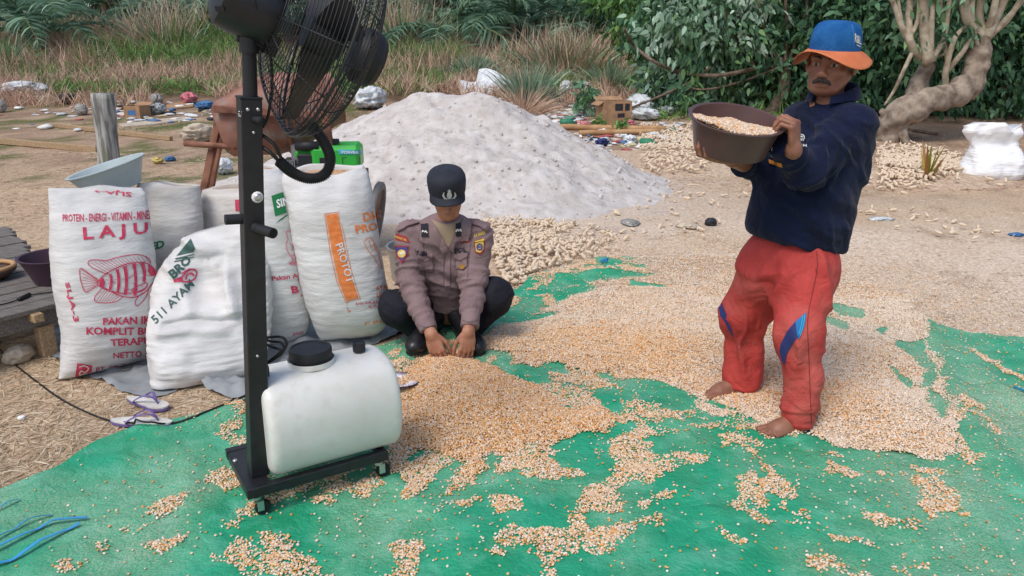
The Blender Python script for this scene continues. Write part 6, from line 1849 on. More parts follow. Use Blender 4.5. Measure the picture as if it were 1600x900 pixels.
# ------------------------------------------------------------------ small things in front
def flipflop(label, heel, toe, side):
    h_, t_ = G(*heel, 0.012), G(*toe, 0.012)
    L = np.linalg.norm((t_ - h_)[:2]); f_ = nrm((t_ - h_) * [1, 1, 0]); s_ = np.array([-f_[1], f_[0], 0])
    z0 = max(float(gz(*h_[:2])), float(gz(*t_[:2]))) + 0.010
    o = thing('flip_flop', label, 'flip-flop', [*((h_ + t_) / 2)[:2], z0], None)
    n = 28; ring_ = []
    for k in range(n):
        a_ = k * 2 * pi / n
        u = cos(a_); w = 0.036 + 0.010 * u
        ring_.append(np.array([*h_[:2], 0]) + f_ * (L / 2 + u * L / 2) + s_ * sin(a_) * w * (1 + 0.15 * side * u) * (0.85 if abs(u) < 0.25 else 1))
    ring_ = np.array(ring_)
    def layer(z_a, z_b, mt, nm, par, k=1.0):
        c_ = ring_.mean(0); r_ = c_ + (ring_ - c_) * k
        V = np.concatenate([r_ + [0, 0, z_a], r_ + [0, 0, z_b]])
        F = [[i, (i + 1) % n, n + (i + 1) % n, n + i] for i in range(n)] + [list(range(n))[::-1], [n + i for i in range(n)]]
        return obj(nm, (V, F), mt, par, sharp=40)
    so = layer(z0, z0 + 0.012, m_strap, 'outsole', o)
    layer(z0 + 0.012, z0 + 0.019, m_sole, 'footbed', o, 0.985)
    tp = np.array([*h_[:2], z0 + 0.02]) + f_ * L * 0.78
    for sg in (-1, 1):
        e_ = np.array([*h_[:2], z0 + 0.015]) + f_ * L * 0.34 + s_ * sg * 0.034
        sp = spline([tp, tp - f_ * 0.02 + [0, 0, 0.028] + s_ * sg * 0.006, (tp + e_) / 2 + [0, 0, 0.040] + s_ * sg * 0.006, e_ + [0, 0, 0.012] - f_ * 0.0, e_], 5)
        obj('strap', tube(sp, np.interp(np.linspace(0, 1, len(sp)), [0, 0.2, 1], [0.003, 0.006, 0.009]), 8, flat=0.35), m_strap, o)
flipflop('pale flip-flop with purple straps touching the grey sheet', (199, 624), (262, 640), 1)
flipflop('pale flip-flop with purple straps under the black cable', (173, 660), (270, 664), -1)
cpp = G(34, 656); cz = gz(*cpp[:2]) + 0.004
tag(obj('bottle_cap', lathe([(0.0, 0.013), (0.013, 0.013), (0.015, 0.011), (0.015, 0.0), (0.013, 0.0), (0.0125, 0.010), (0, 0.010)], 20, [cpp[0], cpp[1], cz]), m_white, base=[cpp[0], cpp[1], cz]), 'small white bottle cap on the straw', 'bottle cap')
def strip(label, px, w):
    pts = spline([G(a, b) for a, b in px], 8)
    T = np.gradient(pts, axis=0); T[:, 2] = 0; T /= np.linalg.norm(T, axis=1, keepdims=True); S = np.stack([-T[:, 1], T[:, 0], 0 * T[:, 0]], 1)
    z = tz(pts[:, 0], pts[:, 1]) + 0.006 + 0.012 * np.abs(np.sin(np.linspace(0, 5, len(pts)) + w * 900))
    A = np.column_stack([pts[:, :2] + S[:, :2] * w, z]); B = np.column_stack([pts[:, :2] - S[:, :2] * w, z + 0.003])
    n = len(pts)
    V = np.concatenate([A, B, A - [0, 0, 0.0015], B - [0, 0, 0.0015]])
    F = [[i, i + 1, n + i + 1, n + i] for i in range(n - 1)] + [[2 * n + i, 3 * n + i, 3 * n + i + 1, 2 * n + i + 1] for i in range(n - 1)]
    tag(obj('plastic_strip', (V, F), m_strip, base=pts[0]), label, 'strip', None)
strip('short blue plastic strip nearest the straw edge of the tarpaulin', [(-30, 822), (5, 806), (33, 794)], 0.005)
strip('thin curved blue plastic strip beside the widest one', [(-30, 866), (20, 838), (50, 822), (82, 811)], 0.005)
strip('widest blue plastic strip with a bent end on the tarpaulin', [(-30, 880), (30, 850), (70, 830), (100, 823), (138, 819)], 0.008)
strip('straight lower blue plastic strip on the tarpaulin', [(-20, 896), (30, 880), (75, 855), (126, 830)], 0.009)
tw_ = thing('blue_twine', 'frayed blue and green twine knot at the far tarpaulin corner', 'twine', G(944, 405, 0.02))
obj('knot', join(*[tube(spline([G(936 + rng.uniform(0, 14), 402 + rng.uniform(0, 8), 0.03 + rng.uniform(0, 0.02)) for _ in range(5)], 4), 0.004, 5) for _ in range(3)]), m_strip, tw_)
tag(obj('blue_rope', tube(spline([np.array([*G(a, b)[:2], float(tz(np.array([G(a, b)[0]]), np.array([G(a, b)[1]]))[0]) + 0.012]) for a, b in ((1582, 616), (1592, 620), (1615, 628))], 5), 0.006, 6), nmat('teal_rope', srgb(40, 130, 160), 0.6), base=G(1590, 620)), 'short teal rope end lying on the tarpaulin fold', 'rope')
# ================================================================== PEOPLE
def skin_mat(name, c, c2):
    return nmat(name, c, 0.52, col2=c2, scale=16, detail=5, bump=0.10, bscale=170, spec=0.4, sub=0.12)
m_skin1 = skin_mat('tanned_skin', srgb(150, 104, 82), srgb(128, 84, 66))
m_skin2 = skin_mat('brown_skin', srgb(184, 130, 102), srgb(160, 108, 84))
m_hair = nmat('black_hair', srgb(30, 26, 25), 0.7, bump=0.6, bscale=300)
m_greyhair = nmat('greying_moustache', srgb(52, 44, 42), 0.85, col2=srgb(84, 74, 70), scale=160, bump=0.8, bscale=320)
m_eye = nmat('eye_white', srgb(200, 190, 180), 0.25)
m_iris = nmat('dark_iris', srgb(28, 18, 14), 0.2)
m_lip = nmat('lip_skin', srgb(128, 76, 68), 0.5)
m_navy = nmat('navy_cloth', srgb(14, 25, 56), 0.85, col2=srgb(10, 19, 44), scale=7, bump=0.25, bscale=260, spec=0.2, sheen=0.08, drape=0.55)
m_redp = nmat('red_track_cloth', srgb(190, 70, 64), 0.72, col2=srgb(172, 56, 52), scale=6, col3=srgb(190, 98, 88), scale3=4, bump=0.15, bscale=200, spec=0.3, drape=0.55)
m_patchn = nmat('navy_panel', srgb(44, 52, 108), 0.75)
m_patchb = nmat('bright_blue_panel', srgb(24, 110, 170), 0.7)
m_patchc = nmat('cyan_panel_line', srgb(60, 176, 206), 0.7)
m_hatb = nmat('blue_denim_hat', srgb(26, 84, 142), 0.85, col2=srgb(40, 100, 158), scale=18, bump=0.4, bscale=120, spec=0.2)
m_hato = nmat('orange_hat_brim', srgb(214, 128, 86), 0.85, col2=srgb(200, 112, 74), scale=14, bump=0.35, bscale=140, spec=0.2)
m_uniform = nmat('grey_brown_uniform', srgb(140, 118, 118), 0.78, col2=srgb(126, 105, 106), scale=7, bump=0.15, bscale=260, spec=0.25, drape=0.55)
m_uniform2 = nmat('uniform_flap', srgb(134, 112, 113), 0.78, bump=0.15, bscale=260, spec=0.25)
m_blackcl = nmat('black_trouser_cloth', srgb(34, 35, 44), 0.8, col2=srgb(27, 28, 35), scale=6, bump=0.15, bscale=260, spec=0.25, drape=0.55)
m_cap = nmat('black_cap_cloth', srgb(38, 42, 50), 0.75, col2=srgb(46, 48, 58), scale=9, bump=0.3, bscale=260, spec=0.3)
m_leather = nmat('black_boot_leather', srgb(28, 28, 31), 0.35, bump=0.25, bscale=60, spec=0.5)
m_under = nmat('beige_undershirt', srgb(160, 140, 116), 0.85)
m_silver = nmat('silver_thread', srgb(206, 210, 208), 0.5)
m_yellow = nmat('yellow_thread', srgb(222, 190, 84), 0.7)
m_maroon = nmat('maroon_patch', srgb(150, 48, 52), 0.75)
m_blue_p = nmat('blue_patch', srgb(62, 66, 128), 0.75)
m_white_p = nmat('white_patch', srgb(214, 214, 206), 0.75)
m_darkth = nmat('dark_thread', srgb(32, 30, 40), 0.8)

def thick_decal(name, bvh, uvf, mat, parent, off=0.006):
    V, F = stick(bvh, uvf, off)
    if not F: return None
    V0, _ = stick(bvh, uvf, -0.001)
    cnt = {}
    for f in F:
        for i in range(len(f)):
            a_, b_ = f[i], f[(i + 1) % len(f)]
            cnt[(a_, b_)] = cnt.get((a_, b_), 0) + 1
    n = len(V)
    G_ = list(F)
    for (a_, b_) in cnt:
        if (b_, a_) not in cnt: G_.append([b_, a_, n + a_, n + b_])
    VV = np.concatenate([V, V0])
    used = sorted({i for f in G_ for i in f}); mp = {u: k for k, u in enumerate(used)}
    return obj(name, (VV[used], [[mp[i] for i in f] for f in G_]), mat, parent, sharp=40)

def folds(V, F, specs, seed=0.0):
    """specs: (centre, radius, wave_dir, wavelength, amplitude); irregular ridges running across wave_dir"""
    N = normals(V, F)
    d = np.zeros(len(V))
    warp = np.stack([fbm(V, 6, 2, seed + k) for k in range(3)], 1) * 0.035
    for k, (c_, r, dr, wl, amp) in enumerate(specs):
        dr = nrm(dr)
        g = np.exp(-((np.linalg.norm(V - np.asarray(c_), axis=1) / r) ** 2))
        Vw = V + warp
        t_ = Vw @ dr
        q = (Vw - np.outer(t_, dr)) * 4.5 + np.outer(t_ / (wl * 0.95), dr)
        n_ = fnoise(q, 1.0, seed + 3.1 * k)
        d += amp * g * 1.7 * (1.5 * (1 - np.abs(n_) * 3.2).clip(-0.6, 1) - 0.1)
    return V + N * d[:, None]

# ---- head ---------------------------------------------------------
def head_sdf(Q, age=0.0):
    d = sd_ell(Q, (0, -0.018, 0.045), (0.077, 0.097, 0.088))
    d = smin(d, sd_ell(Q, (0, 0.018, -0.035), (0.061, 0.070, 0.083)), 0.03)
    d = smin(d, sd_ell(Q, (0, 0.055, -0.094), (0.030, 0.028, 0.022)), 0.03)            # chin
    for s in (-1, 1):
        d = smin(d, sd_cone(Q, (s * 0.058, -0.01, -0.045), (s * 0.035, 0.045, -0.088), 0.014, 0.014), 0.025)   # jaw
        d = smin(d, sd_ell(Q, (s * 0.045, 0.052, -0.028), (0.022, 0.022, 0.018)), 0.018)                          # cheekbone
        d = smin(d, sd_cone(Q, (s * 0.010, 0.077, 0.018), (s * 0.045, 0.066, 0.019), 0.011, 0.009), 0.012)        # brow
        d = smax(d, -sd_ell(Q, (s * 0.032, 0.090, -0.002), (0.019, 0.020, 0.012)), 0.012)                         # socket
        eye = sd_ell(Q, (s * 0.032, 0.066, -0.002), (0.0165, 0.0165, 0.0145))
        slit = sd_ell(Q, (s * 0.032, 0.084, -0.003), (0.0135, 0.02, 0.0042))
        d = smin(d, smax(eye, -slit, 0.002), 0.004)
        d = smin(d, sd_ell(Q, (s * 0.0125, 0.093, -0.040), (0.0085, 0.011, 0.0085)), 0.006)                       # nostril wing
        e = sd_ell(Q, (s * 0.080, -0.012, -0.008), (0.009, 0.019, 0.033), rotm('X', 12))
        e = smax(e, -sd_ell(Q, (s * 0.090, -0.008, -0.004), (0.006, 0.010, 0.018)), 0.004)
        d = smin(d, e, 0.008)
        crease = sd_cone(Q, (s * 0.020, 0.092, -0.045), (s * 0.034, 0.078, -0.074), 0.0035, 0.003)
        d = smax(d, -crease, 0.006)
    d = smin(d, sd_cone(Q, (0, 0.080, 0.010), (0, 0.101, -0.032), 0.008, 0.0115), 0.010)
    d = smin(d, sd_ell(Q, (0, 0.103, -0.036), (0.0115, 0.011, 0.010)), 0.008)
    d = smin(d, sd_ell(Q, (0, 0.076, -0.062), (0.026, 0.015, 0.016)), 0.014)           # muzzle
    d = smin(d, sd_cone(Q, (-0.017, 0.083, -0.0655), (0.017, 0.083, -0.0655), 0.0055, 0.0055), 0.006)
    d = smin(d, sd_cone(Q, (-0.015, 0.081, -0.0775), (0.015, 0.081, -0.0775), 0.0065, 0.0065), 0.006)
    d = smax(d, -sd_cone(Q, (-0.024, 0.090, -0.0715), (0.024, 0.090, -0.0715), 0.0022, 0.0022), 0.003)
    d = smin(d, sd_cone(Q, (0, -0.02, -0.06), (0, -0.035, -0.16), 0.052, 0.052), 0.03)  # neck
    return d

def head_mesh():
    V, F = nets(head_sdf, (-0.10, -0.125, -0.165), (0.10, 0.125, 0.145), 0.0027)
    return relax(V, F, 1, 0.4), F
HEAD = head_mesh()

def head_frame(fwd, roll=0.0):
    y = nrm(fwd); x = nrm(np.cross(y, [0, 0, 1])); z = np.cross(x, y)
    R = np.stack([x, y, z], 1)
    return R @ rotm('Y', roll)

# ---- hands --------------------------------------------------------
def hand_sdf_fn(W, d_, n_, right, curl, thumb, sc=1.0, splay=0.06):
    """W wrist, d_ wrist->knuckles, n_ back of hand; curl: per finger (a1,a2,a3) degrees towards the palm."""
    d_ = nrm(d_); n_ = nrm(np.asarray(n_, float) - d_ * (np.asarray(n_, float) @ d_))
    s_ = np.cross(n_, d_) if right else np.cross(d_, n_)
    prims = []
    offs = [0.030, 0.010, -0.010, -0.029]; base = [0.086, 0.090, 0.086, 0.078]
    L = [(0.042, 0.026, 0.021), (0.046, 0.029, 0.022), (0.043, 0.027, 0.022), (0.034, 0.021, 0.019)]
    rr = [0.0088, 0.0090, 0.0086, 0.0076]
    tips = []
    for i in range(4):
        p = W + sc * (d_ * base[i] + s_ * offs[i])
        dirn = nrm(d_ + s_ * splay * (1.5 - i))
        ang = 0
        kn = p.copy()
        for j in range(3):
            ang += radians(curl[i][j])
            dj = dirn * cos(ang) - n_ * sin(ang)
            q = p + sc * L[i][j] * dj
            prims.append((p.copy(), q.copy(), sc * (rr[i] - 0.0008 * j) * 1.04, sc * (rr[i] - 0.0008 * (j + 1))))
            p = q
        tips.append(p)
        prims.append((W + sc * (d_ * 0.02 + s_ * offs[i] * 0.55), kn, sc * 0.0135, sc * 0.0108))
    t1, t2, t3 = thumb
    tb_ = W + sc * (d_ * 0.022 + s_ * 0.026 - n_ * 0.006)
    p = tb_
    for ln, dv, r0, r1 in ((0.044, t1, 0.0145, 0.0112), (0.034, t2, 0.0108, 0.0096), (0.026, t3, 0.0096, 0.0078)):
        v = nrm(d_ * dv[0] + s_ * dv[1] - n_ * dv[2])
        q = p + sc * ln * v
        prims.append((p.copy(), q.copy(), sc * r0, sc * r1)); p = q
    R = np.stack([s_, d_, n_], 1)
    def fn(Q):
        d = sd_ell(Q, W + sc * (d_ * 0.048), (sc * 0.040, sc * 0.050, sc * 0.0155), R)
        d = smin(d, sd_ell(Q, W + sc * (d_ * 0.004), (sc * 0.027, sc * 0.03, sc * 0.019), R), 0.015 * sc)
        for a_, b_, r1, r2 in prims:
            d = smin(d, sd_cone(Q, a_, b_, r1, r2), 0.0045 * sc)
        return d
    allp = np.array([q for pr in prims for q in pr[:2]] + [W])
    return fn, allp.min(0) - 0.04, allp.max(0) + 0.04, prims, (s_, d_, n_)

def nail_caps(prims, n_):
    return []

# ---- standing person ----------------------------------------------
fT = nrm([-0.75, -0.66, 0]); lT = np.array([-fT[1], fT[0], 0])
standing = thing('person', 'standing person in navy pullover and red trousers holding a brown basin of corn', 'person', [*((G(1225, 660)[:2] + G(1140, 600)[:2]) / 2), 0.03])
hipL, kneeL, ankL = P(1262, 418, 3.07), P(1250, 520, 2.96), P(1249, 646, 2.915)
hipR, kneeR, ankR = P(1200, 414, 3.23), P(1162, 490, 3.29), P(1160, 594, 3.285)
def trousers1(Q):
    d = sd_loft(Q, [P(1241, 352, 3.18), P(1240, 385, 3.18), P(1234, 425, 3.18), P(1228, 452, 3.18)][::-1], [0.170, 0.182, 0.160, 0.130], [0.15, 0.160, 0.135, 0.105], lT, fT)
    l = smin(sd_cone(Q, hipL, kneeL, 0.116, 0.095), sd_cone(Q, kneeL, P(1257, 590, 2.925), 0.095, 0.068), 0.05)
    l = smin(l, sd_cone(Q, P(1257, 590, 2.925), ankL, 0.068, 0.077), 0.03)
    r = smin(sd_cone(Q, hipR, kneeR, 0.116, 0.102), sd_cone(Q, kneeR, P(1163, 545, 3.29), 0.102, 0.075), 0.05)
    r = smin(r, sd_cone(Q, P(1163, 545, 3.29), ankR, 0.077, 0.084), 0.03)
    hl = P(1246, 662, 2.915); hr = P(1158, 603, 3.285)
    l = smax(l, -(Q - hl) @ nrm([-0.10, -0.06, 1]), 0.012); r = smax(r, -(Q - hr) @ nrm([-0.06, -0.02, 1]), 0.012)
    return smin(smin(d, l, 0.09), smin(d, r, 0.09), 0.006)
V, F = nets(trousers1, [0.70, 2.70, -0.02], [1.58, 3.62, 0.92], 0.0075)
V = relax(V, F, 1, 0.4)
vert = (0.15, 0.05, 1)
V = folds(V, F, [(P(1262, 640, 2.95), 0.11, (0.3, 0.2, 1), 0.045, 0.010), (P(1160, 590, 3.33), 0.10, (-0.2, 0.3, 1), 0.045, 0.010), (P(1210, 440, 3.05), 0.12, (0.7, 0, -0.7), 0.05, 0.008), (P(1285, 520, 2.98), 0.11, (0.5, 0, 1), 0.05, 0.008),
                 (P(1240, 560, 2.9), 0.16, (1, 0, 0.25), 0.075, 0.006), (P(1165, 540, 3.25), 0.16, (1, 0, 0.2), 0.07, 0.007), (P(1260, 430, 3.0), 0.16, (1, 0, 0.5), 0.09, 0.006), (P(1150, 440, 3.2), 0.14, (1, 0, -0.6), 0.06, 0.006),
                 (P(1200, 500, 3.2), 0.14, (1, 0, 0.3), 0.05, 0.008)], 2.0)
trs = obj('trousers', (V, F), m_redp, standing)
bvt = bvh_of(trs)
decal('navy_panel', bvt, fill2d([[(1218, 548), (1220, 538), (1230, 518), (1243, 502), (1256, 492), (1258, 500), (1252, 520), (1240, 535), (1230, 552), (1226, 572), (1221, 560)]], 5), m_patchn, trs)
decal('blue_panel', bvt, fill2d([[(1243, 502), (1260, 488), (1257, 510), (1248, 530), (1245, 522)]], 5), m_patchb, trs, 0.0030)
decal('cyan_line', bvt, join2d(stroke2d([(1254, 494), (1252, 508), (1248, 522)], 1.0, sm=3), stroke2d([(1257.5, 492), (1255, 508), (1250, 524)], 1.0, sm=3)), m_patchc, trs, 0.0040)
decal('navy_panel', bvt, fill2d([[(1126, 462), (1130, 478), (1136, 492), (1134, 498), (1142, 510), (1146, 528), (1138, 514), (1132, 502), (1126, 494), (1123, 480)]], 5), m_patchn, trs)
decal('side_seam', bvt, join2d(stroke2d([(1276, 392), (1277, 420), (1270, 455), (1262, 500), (1264, 560), (1266, 620), (1268, 662)], 1.2, sm=5), stroke2d([(1275, 420), (1277, 428)], 2)), nmat('seam', srgb(120, 40, 40), 0.8), trs, 0.0012)
# pullover
shL, elL, wrL = P(1334, 196, 3.10), P(1262, 264, 2.975), P(1219, 224, 2.895)
shR, elR, wrR = P(1254, 190, 3.36), P(1213, 258, 3.30), P(1158, 257, 3.13)
TS = [P(1243, 381, 3.18), P(1243, 365, 3.18), P(1247, 345, 3.18), P(1259, 305, 3.18), P(1276, 255, 3.19), P(1291, 212, 3.21), P(1300, 180, 3.22), P(1303, 160, 3.225)]
def pullover(Q):
    d = sd_loft(Q, TS, [0.206, 0.210, 0.208, 0.206, 0.200, 0.196, 0.170, 0.10], [0.180, 0.186, 0.190, 0.192, 0.172, 0.142, 0.105, 0.085], lT, fT)
    a_ = smin(sd_cone(Q, shL, elL, 0.088, 0.072), sd_cone(Q, elL, wrL, 0.072, 0.052), 0.03)
    cutL = (Q - (wrL + nrm(wrL - elL) * 0.012)) @ nrm(wrL - elL)
    a_ = smax(a_, cutL, 0.006)
    b_ = smin(sd_cone(Q, shR, elR, 0.088, 0.070), sd_cone(Q, elR, wrR, 0.068, 0.050), 0.03)
    b_ = smax(b_, (Q - (wrR + nrm(wrR - elR) * 0.008)) @ nrm(wrR - elR), 0.006)
    d = smin(d, b_, 0.05)
    return smin(d, a_, 0.035)
V, F = nets(pullover, [0.78, 2.72, 0.68], [1.66, 3.62, 1.50], 0.0075)
V = relax(V, F, 1, 0.4)
V = folds(V, F, [(elL, 0.11, wrL - elL, 0.035, 0.009), (P(1290, 230, 3.05), 0.10, (1, 0.2, 0.8), 0.045, 0.009), (P(1320, 300, 3.1), 0.16, (0.9, 0, 0.5), 0.06, 0.006), (P(1270, 345, 3.0), 0.14, (0.5, 0, 1), 0.06, 0.008), (P(1225, 300, 3.0), 0.13, (0.2, 0.1, 1), 0.07, 0.006),
                 (P(1245, 200, 3.1), 0.10, (0.6, 0, 0.7), 0.045, 0.008), (P(1300, 362, 3.05), 0.08, (1, 0, 0.4), 0.045, 0.005), (shL, 0.12, (0.5, -0.2, 0.8), 0.05, 0.004), (P(1185, 258, 3.2), 0.10, wrR - elR, 0.04, 0.007)], 5.0)
pul = obj('pullover', (V, F), m_navy, standing)
# standing collar, open at the throat
ct = P(1303, 150, 3.215); cu = nrm(ct - P(1296, 215, 3.2))
phi0 = atan2(fT @ np.array([0, 1, 0]), fT @ np.array([1, 0, 0]))
Vc, Fc = [], []
nc = 44
for j, (rr_, hh_) in enumerate(((0.080, -0.050), (0.084, -0.01), (0.082, 0.030), (0.079, 0.052), (0.086, 0.055), (0.094, 0.042), (0.100, 0.016), (0.102, -0.004))):
    for k in range(nc):
        a_ = phi0 + radians(20) + (2 * pi - radians(40)) * k / (nc - 1)
        open_ = min(k, nc - 1 - k) / (nc / 2)
        r2 = rr_ * (1 + 0.04 * fnoise(np.array([[a_ * 2, j * 0.4, 1.0]]), 1.3)[0]) * (1 + 0.10 * (1 - open_) ** 3)
        Vc.append(ct + np.array([r2 * cos(a_), r2 * sin(a_), 0]) + cu * (hh_ * (1 - 0.55 * (1 - open_) ** 2)) + np.array([0, 0, -0.022 * (1 - open_) ** 2]))
Fc = [[j * nc + k, j * nc + k + 1, (j + 1) * nc + k + 1, (j + 1) * nc + k] for j in range(7) for k in range(nc - 1)]
obj('collar', (np.array(Vc), Fc), m_navy, pul)
bvp = bvh_of(pul)
decal('chest_badge', bvp, join2d(fill2d([[(1252.5 + 5.2 * cos(a_), 215.5 + 5.8 * sin(a_)) for a_ in np.linspace(0, 2 * pi, 18, endpoint=False)]], 3)), m_silver, pul)
decal('badge_ring', bvp, join2d(stroke2d([(1252.5 + 3.6 * cos(a_), 215.5 + 4.2 * sin(a_)) for a_ in np.linspace(0, 2 * pi, 14, endpoint=False)], 0.9, True), stroke2d([(1250, 216), (1255, 215)], 1.2)), m_navy, pul, 0.0034)
decal('badge_lettering', bvp, join2d(lettering('RSM', (1244, 224), (1260, 226), (1244, 228), (1260, 230), 0.01)), m_silver, pul)
decal('neck_skin', bvp, fill2d([[(1262, 152), (1274, 148), (1282, 150), (1272, 166), (1266, 168)]], 4), m_skin1, pul, 0.003)
decal('orange_cuff_band', bvp, fill2d([[(1201, 249), (1222, 255), (1223, 261), (1202, 255)]], 4), nmat('orange_band', srgb(206, 130, 60), 0.8), pul, 0.003)
decal('sleeve_marks', bvp, join2d(stroke2d([(1204, 238), (1206, 246)], 1.5), stroke2d([(1207, 230), (1206, 236)], 1.2)), m_silver, pul)
# body (head, neck, hands, feet as one object)
HC = P(1299, 98, 3.19); HR = head_frame([-0.60, -0.80, -0.04], -4)
hv = (HEAD[0] * 1.07 * [1.05, 1, 1]) @ HR.T + HC
bowl_c = P(1139, 234, 2.95)
tilt = rotm('Y', 5) @ rotm('X', 15)
bowl_n = tilt[:, 2]
rim_h = 0.126
rim_c = bowl_c + bowl_n * rim_h
def rimp(ang, r=0.176, dz=0.0): return rim_c + tilt @ np.array([r * cos(ang), r * sin(ang), dz])
gr = rimp(radians(-22), 0.18)
dL = nrm([-0.10, -0.02, 1.0])
WLf = gr + np.array([0.030, -0.020, -0.078])
fnL, loL, hiL, prL, _ = hand_sdf_fn(WLf, dL, (0.80, -0.58, 0.1), False, [(62, 70, 30), (66, 70, 30), (68, 68, 30), (70, 66, 30)], ((0.7, 0.5, 0.6), (0.8, 0.1, 0.6), (0.8, -0.1, 0.6)), 1.12, 0.03)
wrist_in = wrL - nrm(wrL - elL) * 0.05
def handL(Q): return smin(fnL(Q), sd_cone(Q, WLf, wrist_in, 0.027, 0.034), 0.02)
WRf = bowl_c + tilt @ np.array([0.015, -0.02, 0]) + np.array([0.0, 0.0, -0.030])
dR = nrm([-0.93, -0.33, 0.10])
fnR, loR, hiR, prR, _ = hand_sdf_fn(WRf, dR, (-0.08, 0.0, -1), True, [(10, 50, 25), (12, 52, 25), (14, 54, 25), (16, 56, 25)], ((0.5, 0.8, 0.1), (0.6, 0.7, 0.3), (0.7, 0.5, 0.5)), 1.04, 0.09)
wrist_inR = wrR - nrm(wrR - elR) * 0.04
def handR(Q): return smin(fnR(Q), sd_cone(Q, WRf, wrist_inR, 0.027, 0.036), 0.02)
def foot_sdf_fn(heel, toe, zf, left, sc=1.0):
    f_ = nrm((toe - heel) * [1, 1, 0]); s_ = np.array([-f_[1], f_[0], 0]) * (1 if left else -1)    # s_: outer side
    L = np.linalg.norm((toe - heel)[:2])
    b = np.array([heel[0], heel[1], zf])
    toes = []
    for i, (o_, l_, r_) in enumerate(((-0.034, 0.0, 0.0145), (-0.010, 0.004, 0.0105), (0.009, -0.006, 0.0098), (0.026, -0.018, 0.0092), (0.041, -0.034, 0.0088))):
        toes.append((b + f_ * (L - 0.062 + l_) + s_ * o_ * 0.85 + [0, 0, 0.020], b + f_ * (L - 0.012 + l_) + s_ * o_ * 1.05 + [0, 0, 0.012], r_ * 1.05, r_))
    R = np.stack([f_, s_, uz], 1)
    def fn(Q):
        d = sd_cone(Q, b + f_ * 0.03 + [0, 0, 0.032], b + f_ * (L - 0.075) + [0, 0, 0.024], 0.033, 0.030)
        d = smin(d, sd_ell(Q, b + f_ * (L - 0.085) + [0, 0, 0.022], (0.055, 0.046, 0.023), R), 0.025)
        d = smin(d, sd_cone(Q, b + f_ * 0.05 + [0, 0, 0.05], b + f_ * 0.04 + [0, 0, 0.11], 0.036, 0.034), 0.04)
        d = smin(d, sd_cone(Q, b + f_ * 0.07 + [0, 0, 0.07], b + f_ * 0.14 + [0, 0, 0.034], 0.03, 0.022), 0.03)
        for a_, c_, r1, r2 in toes: d = smin(d, sd_cone(Q, a_, c_, r1, r2), 0.005)
        return smax(d, -(Q[:, 2] - zf), 0.006)
    lo = np.minimum(b, b + f_ * L) - 0.08; hi = np.maximum(b, b + f_ * L) + 0.08
    lo[2] = zf - 0.01; hi[2] = zf + 0.19
    return fn, lo, hi
def lm(fn, lo, hi, h): 
    V_, F_ = nets(fn, lo, hi, h)
    return relax(V_, F_, 1, 0.35), F_.tolist()
tl_ = G(1191, 668, 0.05); zl = top_z(*tl_[:2]) - 0.004
hl_ = tl_ + nrm([0.93, 0.28, 0]) * 0.235
f1f = foot_sdf_fn(hl_, tl_, zl, True)
tr_ = G(1101, 608, 0.05); zr = top_z(*tr_[:2]) - 0.004
hr_ = tr_ + nrm([0.96, 0.22, 0]) * 0.235
f2f = foot_sdf_fn(hr_, tr_, zr, False)
legs_core = []
body_parts = [(hv, HEAD[1].tolist()), lm(handL, np.minimum(loL, wrist_in - 0.05), np.maximum(hiL, wrist_in + 0.05), 0.003), lm(handR, np.minimum(loR, wrist_inR - 0.05), np.maximum(hiR, wrist_inR + 0.05), 0.0032),
              lm(*f1f, 0.0036), lm(*f2f, 0.0036)]
core = lambda Q: smin(smin(smin(sd_loft(Q, TS[1:], [0.12] * 7, [0.09] * 7, lT, fT), sd_cone(Q, hipL, ankL, 0.06, 0.035), 0.05), sd_cone(Q, hipR, ankR, 0.06, 0.035), 0.05),
                      smin(smin(sd_cone(Q, shL, elL, 0.04, 0.035), sd_cone(Q, elL, wrist_in, 0.035, 0.03), 0.02), smin(sd_cone(Q, shR, elR, 0.04, 0.035), sd_cone(Q, elR, wrist_inR, 0.035, 0.03), 0.02), 0.02), 0.03)
core2 = lambda Q: smin(core(Q), smin(sd_cone(Q, ankL, hl_ + [0, 0, 0.06], 0.035, 0.035), sd_cone(Q, ankR, hr_ + [0, 0, 0.06], 0.035, 0.035), 0.01), 0.02)
cv, cf = nets(lambda Q: smin(core2(Q), sd_cone(Q, TS[-1], HC + [0, 0, -0.10], 0.05, 0.05), 0.03), [0.80, 2.75, 0.03], [1.60, 3.58, 1.50], 0.014)
body_parts.append((cv, cf.tolist()))
body1 = obj('body', join(*body_parts), m_skin1, standing)

